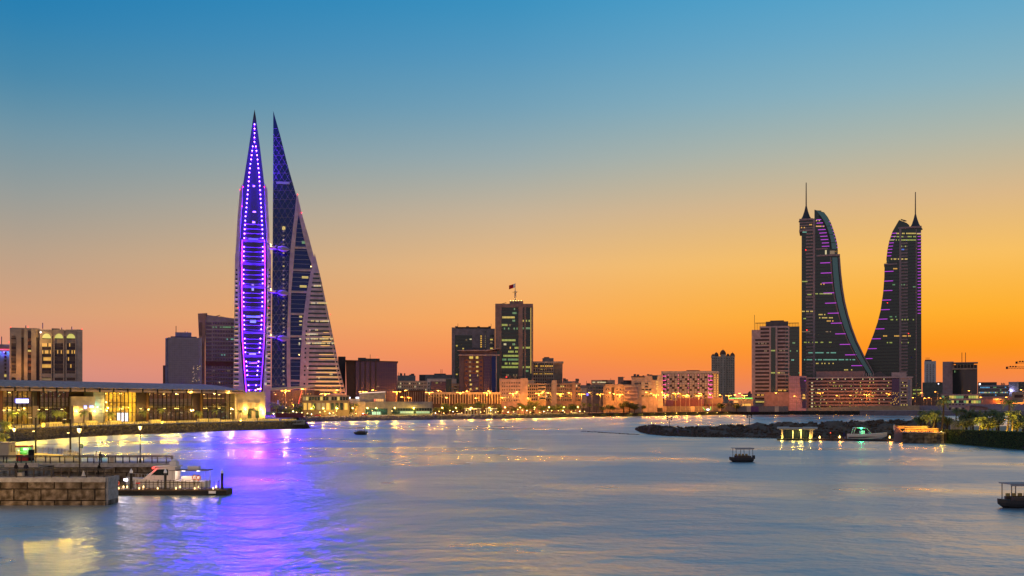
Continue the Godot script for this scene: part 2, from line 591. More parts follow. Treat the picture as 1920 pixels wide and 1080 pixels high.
func setting() -> void:
	water_sheet()
	for e in [[-160, 846], [7, 831], [67, 826], [132, 820.6], [240, 815], [380, 810], [520, 805.3], [583, 802]]:
		toe_a.append(gp(e[0], CH * F / (e[1] - HY), -0.3))
	for e in [[-160, 815], [12, 806], [67, 803.2], [132, 800.4], [240, 796.7], [380, 793], [520, 790], [572, 789.2]]:
		top_a.append(gp(e[0], 9.2 * F / (e[1] - HY), 3.8))
	for e in [[560, 791.5], [640, 790], [730, 788.4], [820, 787], [960, 784.8], [1110, 782]]:
		var d: float = CH * F / (e[1] - HY)
		toe_b.append(gp(e[0], d, -0.3))
		top_b.append(gp(e[0], d + 22, 3.1))
	# the ground: one sheet to the horizon
	var g := PackedVector2Array([Vector2(-9000, -230)])
	for p in top_a: g.append(Vector2(p.x - 1.0, p.z - 1.0))
	g.append(Vector2(top_a[-1].x - 30, top_a[-1].z - 60))
	for p in top_b: g.append(Vector2(p.x, p.z - 0.5))
	for e in [[1130, 925], [1200, 980], [1320, 1066], [1420, 1108], [1500, 1110], [1620, 1115], [1760, 1090], [1960, 1060]]:
		var q := gp(e[0], e[1], 0)
		g.append(Vector2(q.x, q.z))
	g.append(Vector2(9000, -1000))
	g.append(Vector2(9000, -14000))
	g.append(Vector2(-9000, -14000))
	var st := begin()
	var t := Geometry2D.triangulate_polygon(g)
	for i in range(0, t.size(), 3):
		tri(st, Vector3(g[t[i]].x, GY, g[t[i]].y), Vector3(g[t[i + 1]].x, GY, g[t[i + 1]].y), Vector3(g[t[i + 2]].x, GY, g[t[i + 2]].y), UP)
	mi(self, "ground", st.commit(), M.sand).set_meta("kind", "structure")
	# raised promenade before the mall
	var pr := PackedVector2Array()
	for p in top_a: pr.append(Vector2(p.x, p.z))
	pr.append(Vector2(top_a[-1].x - 30, top_a[-1].z - 45))
	var far := gp(380, 640, 0)
	pr.append(Vector2(far.x, far.z))
	pr.append(Vector2(far.x - 260, far.z))
	pr.append(Vector2(-420, -300))
	mi(self, "promenade", prism(pr, 2.0, 3.8), M.paving).set_meta("kind", "structure")
	revetment("rock_embankment", "brown rock embankment below the mall promenade", toe_a, top_a, M.rock, 5400, 0.5, 1.5, 3)
	revetment("rock_embankment", "sandy rock embankment along the far shore below the low teal glass building", toe_b, top_b, M.rock, 3600, 0.7, 1.9, 5)
	# kerb along the promenade edge
	var st2 := begin()
	for i in top_a.size() - 1:
		var a: Vector3 = top_a[i]
		var b: Vector3 = top_a[i + 1]
		stbox(st2, (a + b) / 2 + UP * 0.12, Vector3(0.5, 0.5, (b - a).length()), Basis.looking_at(b - a, UP))
	var k := mi(self, "kerb", st2.commit(), M.concrete_cap)
	k.set_meta("kind", "structure")
	# shore road and the sand strip before it
	var rd := PackedVector2Array()
	var back := []
	for e in [[560, 745], [700, 790], [900, 860], [1080, 930], [1240, 1030]]:
		var q := gp(e[0], e[1], 0)
		rd.append(Vector2(q.x, q.y + q.z))
		back.push_front(Vector2(q.x, q.z - 16))
	for q in back: rd.append(q)
	mi(self, "shore_road", prism(rd, 2.9, 3.01), M.asphalt).set_meta("kind", "structure")

#  the tall towers
func pb(parent: Node3D, called: String, m: Material, f: Fac, x0: float, x1: float, y0: float, y1: float, z0: float, z1: float) -> MeshInstance3D:
	return fp(parent, called, m, f, x0, x1, y0, y1, z0, z1)

func ps(parent: Node3D, called: String, m: Material, f: Fac, list: Array, z0: float, z1: float) -> MeshInstance3D:
	# a slab with the outline of list, measured on the face
	var r := PackedVector2Array()
	for e in list:
		var s := f.s_at(e[0])
		r.append(Vector2(s, f.y_at(e[1], s)))
	return mi(parent, called, slab(r, z0, z1), m, Transform3D(Basis(f.u, UP, f.n), f.A))

func pbar(parent: Node3D, called: String, m: Material, f: Fac, a: Vector2, b: Vector2, w: float, z: float) -> MeshInstance3D:
	var p := f.at(a.x, a.y, z)
	var q := f.at(b.x, b.y, z)
	var e := (q - p)
	var l := e.length()
	e /= l
	return mi(parent, called, ubox, m, Transform3D(Basis(e.cross(f.n) * w, e * l, f.n * w), (p + q) / 2))

func edge(table: Array, y: float, col := 1) -> float:
	for k in table.size() - 1:
		if y <= table[k + 1][0] or k == table.size() - 2:
			var t := clampf((y - table[k][0]) / (table[k + 1][0] - table[k][0]), 0, 1)
			return lerpf(table[k][col], table[k + 1][col], t)
	return 0.0

const LED_VIOLET := Color(0.26, 0.0, 1.0)

func sail_tower_lit() -> void:
	var d := face(475, 780.0)
	var t := thing("sail_tower", "tall pointed sail tower outlined by two rows of violet lamps", "skyscraper", gp(475, 780, GY))
	ps(t, "glass_core", M.night_glass, d, [[477.3, 205], [479.6, 218], [488, 280], [495.8, 347], [501, 430], [503, 480], [503, 560], [501, 640], [495, 702], [492, 772], [458, 772], [455, 702], [449, 640], [447, 560], [447, 480], [449, 430], [455.5, 347], [466, 280], [475.0, 218]], -32, 0)
	var tip := begin()
	lathe(tip, d.at(477.3, 216, -16) - t.position, [Vector2(1.5, 0), Vector2(1.1, 2.0), Vector2(0.6, 4.5), Vector2(0.05, 6.5)], 8)
	var tm := MeshInstance3D.new()
	tm.name = "finial"
	tm.mesh = tip.commit()
	tm.material_override = M.black_metal
	t.add_child(tm)
	ps(t, "shell", M.shell_stone, d, [[455.5, 345], [450, 355], [445, 415], [441.8, 476], [440.6, 477], [439.7, 563], [437.5, 724], [437, 772], [459, 772], [458, 735], [455, 702], [450.5, 640], [449, 577], [449, 480], [451, 430], [454.5, 380]], -30, 2.4)
	ps(t, "shell", M.shell_stone, d, [[496, 345], [501, 355], [504, 415], [506.6, 476], [508, 477], [509, 563], [508, 724], [508, 772], [491, 772], [493, 735], [495, 702], [499, 640], [501, 577], [501, 480], [499, 430], [496.5, 380]], -30, 2.4)
	# the slim uprights that frame the middle
	ps(t, "upright", M.shell_stone, d, [[453, 450], [455.2, 450], [454.6, 480], [454.6, 560], [456, 640], [460, 702], [463, 735], [460.5, 735], [458, 702], [453.6, 640], [452, 560], [452, 480]], 0, 1.6)
	ps(t, "upright", M.shell_stone, d, [[497, 450], [494.8, 450], [495.6, 480], [495.6, 560], [494, 640], [490, 702], [487, 735], [489.5, 735], [492, 702], [496.4, 640], [498, 560], [498, 480]], 0, 1.6)
	var inner := [[420, 457, 492.6], [480, 454.6, 495.6], [560, 454.6, 495.6], [640, 456, 494], [702, 460, 490], [735, 463, 487]]
	for y in [452, 495, 538, 581, 624, 667.5, 711]:
		pb(t, "spandrel", M.band_stone, d, edge(inner, y) - 0.6, edge(inner, y, 2) + 0.6, y - 2.0, y + 2.0, 0, 1.5)
	var yy := 421.0
	while yy < 733:
		var k := fmod(yy - 452 + 430, 43.0)
		if k > 6 and k < 38 or yy < 446:
			pb(t, "floor_band", M.band_stone, d, edge(inner, yy) + 0.3, edge(inner, yy, 2) - 0.3, yy - 0.5, yy + 0.5, 0, 0.9)
		yy += 8.6
	# windows on the outer shells, low down
	for i in 26:
		var y := 508.0 + i * 8.5
		var w := 4.0 + i * 0.25
		var xl := edge([[477, 440.6], [563, 439.7], [724, 437.5]], y) + 0.8
		pb(t, "window_strip", M.dark_glass, d, xl + 1.0, xl + 1.0 + w * 0.8, y - 2.6, y + 0.6, 2.3, 2.5)
		var xr := edge([[477, 508], [563, 509], [724, 508]], y) - 0.8
		pb(t, "window_strip", M.dark_glass, d, xr - 1.0 - w * 0.8, xr - 1.0, y - 2.6, y + 0.6, 2.3, 2.5)
		if i % 6 != 5 and i > 1:
			pb(t, "light_strip", M.strip_gold, d, xl, xl + w, y + 1.9, y + 2.7, 2.4, 2.75)
			if i > 10:
				pb(t, "light_strip", M.strip_gold, d, xr - w * 0.6, xr, y + 1.9, y + 2.7, 2.4, 2.75)
	for i in 22:
		pb(t, "lit_window", M.win_dim if i % 3 else M.win_pale, d, edge([[540, 501.6], [640, 499.5], [735, 495.0]], 540 + i * 8.6), edge([[540, 504], [640, 503], [735, 499.5]], 540 + i * 8.6), 537 + i * 8.6, 541.5 + i * 8.6, 2.3, 2.5)
	for e in [[474, 478, 347.5, 350.5, "win_yellow"], [474, 480, 396, 398.5, "win_yellow"], [473, 478.5, 415, 418.5, "win_yellow"], [466, 484, 447.5, 449, "win_green"], [472, 476, 532, 535, "win_yellow"], [472, 476, 540, 545, "win_lime"], [462, 488, 592, 595, "win_cyan"], [469, 480, 600, 605, "win_cyan"], [467, 480, 661.5, 665, "win_pale"], [467, 482, 679, 682, "win_blue"]]:
		pb(t, "lit_window", M[e[4]], d, e[0], e[1], e[2], e[3], 0, 0.15)
	for p in [[456, 351.5], [495.5, 351.5], [450, 357], [454, 388], [446.5, 577.5], [503, 577.5]]:
		pb(t, "warning_lamp", M.led_red, d, p[0] - 0.8, p[0] + 0.8, p[1] - 0.8, p[1] + 0.8, 2.4, 3.0)
	# the violet lamps: a fixture, its glow and its light
	var xs := [[275, 474, 479.6], [292, 471.8, 482], [325, 467.5, 485.6], [349, 465.5, 487], [390, 462.2, 489.7], [407, 460.3, 490.8], [447, 458, 492.5], [480, 457, 493], [531, 456.6, 492.5], [574, 457, 491.7], [617, 458, 489.7], [661, 460, 486.5], [705, 463.9, 481.9], [733, 467, 479]]
	var spots := []
	for i in 5: spots.append(Vector2(477.3, 234 + i * 8.25))
	var rows := []
	for i in 22: rows.append(275.5 + i * 8.17)
	for b in 6:
		for i in 4: rows.append(463.6 + b * 42.9 + i * 8.5)
	rows.append(722.5)
	rows.append(732.0)
	for y in rows:
		spots.append(Vector2(edge(xs, y), y))
		spots.append(Vector2(edge(xs, y, 2), y))
	var fm := BoxMesh.new()
	fm.size = Vector3(0.9, 0.35, 1.0)
	var lm := SphereMesh.new()
	lm.radius = 0.5
	lm.height = 1.0
	lm.radial_segments = 8
	lm.rings = 4
	for s in spots:
		var p := d.at(s.x, s.y, 0)
		var o := mi(t, "violet_lamp", fm, M.black_metal, Transform3D(Basis(d.u, UP, d.n), p + d.n * 0.5))
		sub(o, "lamp_glow", lm, M.led_violet, Transform3D(Basis.IDENTITY, Vector3(0, 0.1, 0.8)))
		lamp(t, p + d.n * 2.3 + UP * 0.1, LED_VIOLET, 540.0, 0.35, "violet_light")

func sail_tower_plain() -> void:
	var d := face(570, 790.0)
	var t := thing("sail_tower", "pointed triangular sail tower of dark blue glass with pale stone frame", "skyscraper", gp(570, 790, GY))
	var sail := [[512.4, 208], [525.4, 254], [540, 312], [554, 361], [590, 490], [637, 700], [650, 772], [507.5, 772], [509, 724], [510, 563], [511, 490], [512, 340]]
	ps(t, "glass_sail", M.blue_glass, d, sail, -28, 0)
	ps(t, "frame_leg", M.shell_stone, d, [[556.5, 361], [552, 405], [546, 455], [543, 485], [540.5, 560], [537.5, 640], [537.5, 700], [538.5, 724], [538.5, 772], [545.5, 772], [545, 724], [544, 640], [546, 549], [551, 490], [556, 430], [559.7, 404], [558.6, 395]], -20, 1.6)
	ps(t, "frame_leg", M.shell_stone, d, [[557.0, 363], [566.7, 404], [579, 445.6], [590, 487], [586, 503], [582, 490], [577.8, 479], [569.4, 445.6], [560.2, 404], [559.0, 395]], -20, 1.7)
	ps(t, "wing", M.shell_stone, d, [[590, 476], [602, 525], [620, 610], [636, 690], [650, 745], [654, 772], [561, 772], [562, 719], [563.5, 674], [567.5, 605], [575, 549], [582, 513], [587, 495]], -24, 3.0)
	for b in [[465, 551.5, 576], [507, 548, 583], [548, 546, 575.5], [589, 545, 569.5], [631, 544, 566], [672, 544, 563.5], [714, 545, 562]]:
		pb(t, "cross_beam", M.shell_stone, d, b[1], b[2], b[0] - 1.7, b[0] + 1.7, 0, 1.4)
	var lx := [[404, 560], [445, 554], [490, 551], [549, 546], [640, 544.5], [735, 545.5]]
	var rx := [[404, 561], [445.6, 569], [479, 577.5], [505, 583], [549, 575], [605, 567.5], [674, 563.5], [735, 562]]
	var y := 420.0
	while y < 735:
		pb(t, "floor_band", M.steel, d, edge(lx, y), edge(rx, y), y - 0.25, y + 0.25, 0, 0.5)
		y += 8.35
	for e in [[566, 574, 452, 457, "win_green"], [566, 578, 518, 522, "win_yellow"], [562, 575, 535, 539, "win_yellow"], [561, 566.5, 592, 596, "win_yellow"], [561, 566.5, 601, 604, "win_yellow"], [561, 566, 608, 610, "win_yellow"], [561, 565, 634, 637, "win_pale"], [560, 562.5, 642, 647, "win_pale"], [529, 535, 425, 431, "win_yellow"]]:
		pb(t, "lit_window", M[e[4]], d, e[0], e[1], e[2], e[3], 0, 0.2)
	# triangle lattice over the narrow glass front
	var zone := PackedVector2Array()
	for e in [[512.6, 216], [525, 256], [540, 314], [554, 364], [551, 405], [545, 455], [542, 485], [539.5, 560], [536.5, 640], [536.5, 724], [509.4, 724], [510.4, 563], [511.4, 490], [512.4, 340]]: zone.append(Vector2(e[0], e[1]))
	var lines := []
	for i in 32: lines.append([Vector2(500, 241.5 + i * 16.6), Vector2(570, 241.5 + i * 16.6)])
	for i in range(-34, 14):
		lines.append([Vector2(512 + i * 11, 250), Vector2(512 + i * 11 + 290, 250 + 480)])
		lines.append([Vector2(512 - i * 11, 250), Vector2(512 - i * 11 - 290, 250 + 480)])
	for l in lines:
		for part in Geometry2D.intersect_polyline_with_polygon(PackedVector2Array(l), zone):
			if part[0].distance_to(part[-1]) > 2.0:
				pbar(t, "lattice_bar", M.lattice, d, part[0], part[-1], 0.17, 0.25)
	for i in 38:
		pb(t, "lit_window", M.win_yellow if i % 3 == 0 else M.win_dim, d, 530.0, 533.2, 424 + i * 8.2, 426.5 + i * 8.2, 0, 0.12)
	pb(t, "warning_sign", M.steel, d, 518, 543, 341, 345.5, 0.2, 0.7)
	# windows of the wing
	var wl := [[500, 590], [549, 582], [605, 576], [674, 573], [740, 571]]
	var wr := [[490, 592], [525, 600], [610, 616], [690, 630], [745, 641]]
	for i in 28:
		y = 513.0 + i * 8.2
		var a := edge(wl, y)
		var b := edge(wr, y)
		if b - a < 4: continue
		pb(t, "window_strip", M.dark_glass, d, a + (6 if i > 12 else 0), b, y, y + 3.2, 2.9, 3.1)
		if i > 12: pb(t, "window", M.dark_glass if i % 4 else M.win_dim, d, a - 2.5, a + 0.5, y, y + 3.2, 2.9, 3.1)
		pb(t, "window", M.dark_glass, d, b + 2.0, edge([[476, 590], [525, 602], [610, 620], [690, 636], [745, 650]], y) - 0.8, y, y + 3.2, 2.9, 3.1)
	for e in [[588, 600, 536.7], [583, 612, 569], [583, 586, 602], [592, 616, 602.7], [577, 594, 619], [574, 596, 627], [574, 622, 635.5], [574, 628, 644], [576, 579, 690], [594, 598, 709], [618, 623, 702]]:
		var q := 0.0
		while e[0] + q < e[1]:
			if rng.randf() < 0.8: pb(t, "lit_window", M.win_yellow if rng.randf() < 0.6 else M.win_pale, d, e[0] + q, e[0] + q + 2.4, e[2] - 1.4, e[2] + 1.4, 3.1, 3.25)
			q += 2.8
	for e in [[606, 616, 624], [604, 619, 632], [603.5, 621, 640.5], [601, 618, 648.5], [598, 625.5, 665], [597.5, 628, 673], [595.5, 632, 690.5], [592.5, 632, 698.5], [592.5, 634, 707], [592, 636, 715], [590, 638.5, 723], [589, 639, 731.5]]:
		pb(t, "light_strip", M.strip_gold, d, e[0], e[1], e[2] - 0.6, e[2] + 0.6, 3.0, 3.4)
	for p in [[558, 366], [565.5, 400], [619, 590]]:
		pb(t, "warning_lamp", M.led_red, d, p[0] - 0.8, p[0] + 0.8, p[1] - 0.8, p[1] + 0.8, 2.4, 3.2)
	for p in [[583, 500.5], [561, 665.5]]:
		pb(t, "flood_lamp", M.lamp_warm, d, p[0] - 0.8, p[0] + 0.8, p[1] - 0.8, p[1] + 0.8, 2.4, 3.2)

func sky_bridge(y: float, label: String) -> void:
	var d := face(520, 772.0)
	var t := thing("turbine_bridge", label, "bridge", d.at(507, y, 0), "wind turbine bridges between the sail towers")
	var a := d.at(505, y - 1, 0)
	var b := d.at(540, y + 2, 0)
	ps(t, "deck", M.bridge_white, d, [[505, y - 2.0], [520, y - 1.2], [536, y + 0.5], [536, y + 3.6], [524, y + 2.6], [505, y + 0.8]], -9, -3)
	var st := begin()
	var c := d.at(530.5, y + 2.8, 0) - t.position
	var pr := []
	for k in 9:
		var u := k / 8.0
		pr.append(Vector2(sin(u * PI) * 2.4 + 0.02, (u - 0.5) * 11.0))
	lathe(st, Vector3.ZERO, pr, 10)
	var o := MeshInstance3D.new()
	o.name = "nacelle"
	o.mesh = st.commit()
	o.material_override = M.bridge_white
	t.add_child(o)
	o.transform = Transform3D(Basis(d.n, -PI / 2 - 0.1), c - d.n * 2.0)
	var hub := d.at(518.5, y + 0.2, 0.6)
	var hs := begin()
	lathe(hs, hub - t.position, [Vector2(1.0, -1.1), Vector2(1.3, 0), Vector2(0.8, 0.9), Vector2(0.02, 1.2)], 8)
	var hm := MeshInstance3D.new()
	hm.name = "hub"
	hm.mesh = hs.commit()
	hm.material_override = M.floor_grey
	t.add_child(hm)
	for k in 3:
		var ang := deg_to_rad(-78 + 120 * k)
		var dir := d.u * cos(ang) + UP * sin(ang)
		var bl := begin()
		var p0 := hub - t.position + dir * 1.0
		var p1 := hub - t.position + dir * 12.5
		tube(bl, p0, p0.lerp(p1, 0.3), 0.35, 0.55, 6)
		tube(bl, p0.lerp(p1, 0.3), p1, 0.55, 0.08, 6)
		var bm := MeshInstance3D.new()
		bm.name = "blade"
		bm.mesh = bl.commit()
		bm.material_override = M.floor_grey
		t.add_child(bm, true)
	var fl := d.at(508, y - 2.6, -3)
	bx(t, "flood_lamp", M.lamp_warm, fl, Vector3(0.7, 0.7, 0.7))
	lamp(t, fl + d.n * 4.0 + UP, Color(1, 0.8, 0.5), 60.0, 0.3)

#  the twin curved towers
func harbour_tower_left() -> void:
	var d := face(1560, 1150.0)
	var t := thing("curved_tower", "dark twin tower whose right side sweeps down in a teal glass curve", "skyscraper", gp(1560, 1150, GY))
	var curve := [[470, 1571], [482, 1574], [500, 1575], [520, 1577], [545, 1580], [568, 1584], [592, 1590], [612, 1596], [635, 1604], [652, 1612], [672, 1622], [688, 1631], [703, 1640]]
	ps(t, "glass_body", M.dark_glass, d, [[1499, 413], [1527, 412], [1527, 393], [1545, 398], [1552, 407], [1558, 418], [1563, 432], [1567, 445], [1570, 458], [1571, 470], [1566, 470.5], [1566, 477], [1574, 480], [1575, 500], [1577, 520], [1580, 545], [1584, 568], [1590, 592], [1596, 612], [1604, 635], [1612, 652], [1622, 672], [1631, 688], [1640, 703], [1640, 770], [1503, 770], [1503, 433.5], [1499, 432]], -38, 0)
	pb(t, "pier", M.tower_stone, d, 1524.2, 1528.4, 410, 706, 0, 1.6)
	pb(t, "roof_block", M.tower_stone, d, 1498.5, 1524.2, 410, 413.5, -30, 1.4)
	pb(t, "roof_block", M.tower_stone, d, 1498.5, 1524.2, 430.5, 434, -30, 1.4)
	for i in 3: pb(t, "spandrel", M.tower_stone, d, 1499, 1524.2, 416.5 + i * 5, 418.8 + i * 5, 0, 1.0)
	var i := 0
	var y := 437.0
	while y < 702:
		pb(t, "spandrel", M.tower_stone, d, 1511, 1524.2, y, y + 3.0, 0, 1.2)
		pb(t, "floor_band", M.floor_grey, d, 1503.5, 1511, y + 0.8, y + 1.8, 0, 0.5)
		var r := edge([[437, 1550], [468, 1555], [478, 1553], [510, 1557], [540, 1560], [565, 1564], [590, 1570], [615, 1578], [640, 1588], [668, 1602], [697, 1620]], y)
		if y < 466 or y > 482:
			pb(t, "floor_band", M.floor_grey, d, 1528.6, r, y + 0.8, y + 1.8, 0, 0.6)
		y += 6.24
		i += 1
	pb(t, "terrace_band", M.tower_stone, d, 1530, 1552, 465.5, 468, 0, 1.4)
	pb(t, "terrace_band", M.tower_stone, d, 1531, 1575, 477.5, 480.5, -20, 1.5)
	pb(t, "lit_window", M.win_pale, d, 1547, 1550, 469, 477, 0, 0.3)
	pb(t, "lit_window", M.win_dim, d, 1556, 1565, 470, 476.5, 0, 0.3)
	# the swept glass ribbon
	var lo := [[483, 1556.5], [510, 1558], [540, 1560.5], [565, 1565], [590, 1571], [615, 1579], [640, 1589], [668, 1603], [697, 1622], [706, 1629]]
	var outer := []
	var inner := []
	var a1 := []
	var a2 := []
	for e in lo:
		var xr := edge(curve, e[0])
		outer.append([xr + 1.2, e[0]])
		inner.push_front([e[1], e[0]])
		a1.append([e[1] + (xr - e[1]) * 0.22, e[0]])
		a2.append([e[1] + (xr - e[1]) * 0.78, e[0]])
	ps(t, "ribbon_frame", M.tower_stone, d, outer + inner, -1, 0.6)
	var band := a2.duplicate()
	for k in range(a1.size() - 1, -1, -1): band.append(a1[k])
	ps(t, "glass_ribbon", M.teal_glass, d, band, 0.6, 1.1)
	var e1 := []
	var e2 := []
	for k in a1.size():
		e1.append([a1[k][0] - 1.6, a1[k][1]])
	for k in range(a1.size() - 1, -1, -1): e1.append([a1[k][0] - 0.1, a1[k][1]])
	ps(t, "ribbon_fin", M.black_metal, d, e1, 0.6, 1.9)
	for k in a2.size():
		e2.append([a2[k][0] + 1.6, a2[k][1]])
	for k in range(a2.size() - 1, -1, -1): e2.append([a2[k][0] + 0.1, a2[k][1]])
	ps(t, "ribbon_fin", M.black_metal, d, e2, 0.6, 1.9)
	ps(t, "glass_ribbon", M.teal_glass, d, [[1529, 394], [1545, 399], [1551, 407], [1557, 418.5], [1562, 432.5], [1565.5, 445.5], [1568, 458], [1568.5, 467], [1560, 467], [1558, 450], [1553, 432], [1546, 416], [1538, 404]], 0, 1.0)
	ps(t, "ribbon_fin", M.black_metal, d, [[1537, 404], [1545, 416.5], [1552, 432.5], [1556.8, 450], [1558.8, 467], [1557.2, 467], [1555, 450], [1550.5, 433], [1543.5, 418], [1535, 405]], 0, 1.6)
	for y2 in [424, 440, 455]:
		pb(t, "mullion", M.black_metal, d, edge([[404, 1538], [432, 1553], [467, 1560]], y2), edge([[407, 1551], [432, 1562], [467, 1568]], y2), y2 - 0.4, y2 + 0.4, 1.0, 1.2)
	# spire on its flared cap
	var st := begin()
	var c := d.at(1511, 411, -15)
	lathe(st, c - t.position, [Vector2(9.0, 0), Vector2(6.5, 2.0), Vector2(4.2, 6.0), Vector2(2.2, 12.0), Vector2(1.0, 17.5), Vector2(0.75, 18.5), Vector2(0.5, 45.5), Vector2(0.02, 46.0)], 10)
	var sp := MeshInstance3D.new()
	sp.name = "spire"
	sp.mesh = st.commit()
	sp.material_override = M.spire_metal
	t.add_child(sp)
	bar(t, "roof_crane", M.black_metal, d.at(1527, 394, -6) + UP * 0.6, d.at(1540, 396, -6) + UP * 1.4, 0.7)
	# violet strips on the floors
	var up := [[1531, 1540], [1531, 1543], [1532, 1546], [1534, 1548], [1536, 1550], [1538, 1551.5], [1539, 1553], [1541, 1554], [1541, 1555]]
	for k in 9:
		pb(t, "led_strip", M.led_purple, d, up[k][0], up[k][1], 411.4 + k * 6.23, 412.6 + k * 6.23, 0.4, 0.8)
		pb(t, "led_strip", M.led_purple, d, edge([[412, 1553.5], [432, 1562], [462, 1570]], 416 + k * 6) - 1, edge([[412, 1553.5], [432, 1562], [462, 1570]], 416 + k * 6) + 1, 415.5 + k * 6, 416.6 + k * 6, 1.0, 1.4)
	for e in [[493, 1538, 1556.5], [512, 1539, 1559], [530.6, 1541, 1561], [549.4, 1544, 1564], [568.4, 1547, 1568], [587.3, 1552, 1573.5], [606, 1558, 1579], [626, 1566, 1586.5], [645.8, 1574.5, 1595.5], [665.3, 1584.5, 1606], [685.6, 1596, 1618]]:
		pb(t, "led_strip", M.led_purple, d, e[1], e[2], e[0] - 0.6, e[0] + 0.6, 0.5, 1.2)
	for e in [[1504, 1513, 528, "win_lime", 0.7], [1514, 1522, 552.5, "win_lime", 0.7], [1529, 1560, 551, "win_lime", 0.9], [1504, 1524, 584, "win_yellow", 0.6], [1504, 1512, 597.5, "win_lime", 0.9], [1535, 1546, 590, "win_yellow", 0.8], [1536, 1562, 596, "win_yellow", 0.6], [1545, 1563, 602, "win_gold", 0.4], [1505, 1560, 642, "win_lime", 0.35], [1516, 1568, 661.5, "win_cyan", 0.85], [1505, 1603, 674.5, "win_cyan", 0.8], [1530, 1563, 681.5, "win_yellow", 0.55], [1575, 1600, 693.5, "win_yellow", 0.3], [1505, 1512, 435.5, "win_cyan", 0.9], [1502, 1522, 421.5, "win_gold", 0.45], [1502, 1522, 427, "win_gold", 0.45], [1530, 1545, 424.5, "win_gold", 0.4], [1530, 1537, 414, "win_yellow", 0.8], [1536, 1553, 533, "win_gold", 0.4], [1504, 1560, 622, "win_dim", 0.3]]:
		lit_row(t, d, e[0], e[1], e[2], 2.0, e[3], e[4], 1.3)
	for p in [[1511, 469], [1513, 619]]:
		pb(t, "warning_lamp", M.led_red, d, p[0] - 0.7, p[0] + 0.7, p[1] - 0.7, p[1] + 0.7, 1.4, 1.9)

func lit_row(t: Node3D, d: Fac, x0: float, x1: float, y: float, h: float, m: String, share: float, z := 0.3, step := 2.6) -> void:
	var q := x0
	while q < x1 - 0.5:
		if rng.randf() < share:
			pb(t, "lit_window", M[m], d, q, q + step * 0.78, y - h / 2, y + h / 2, z - 0.2, z)
		q += step

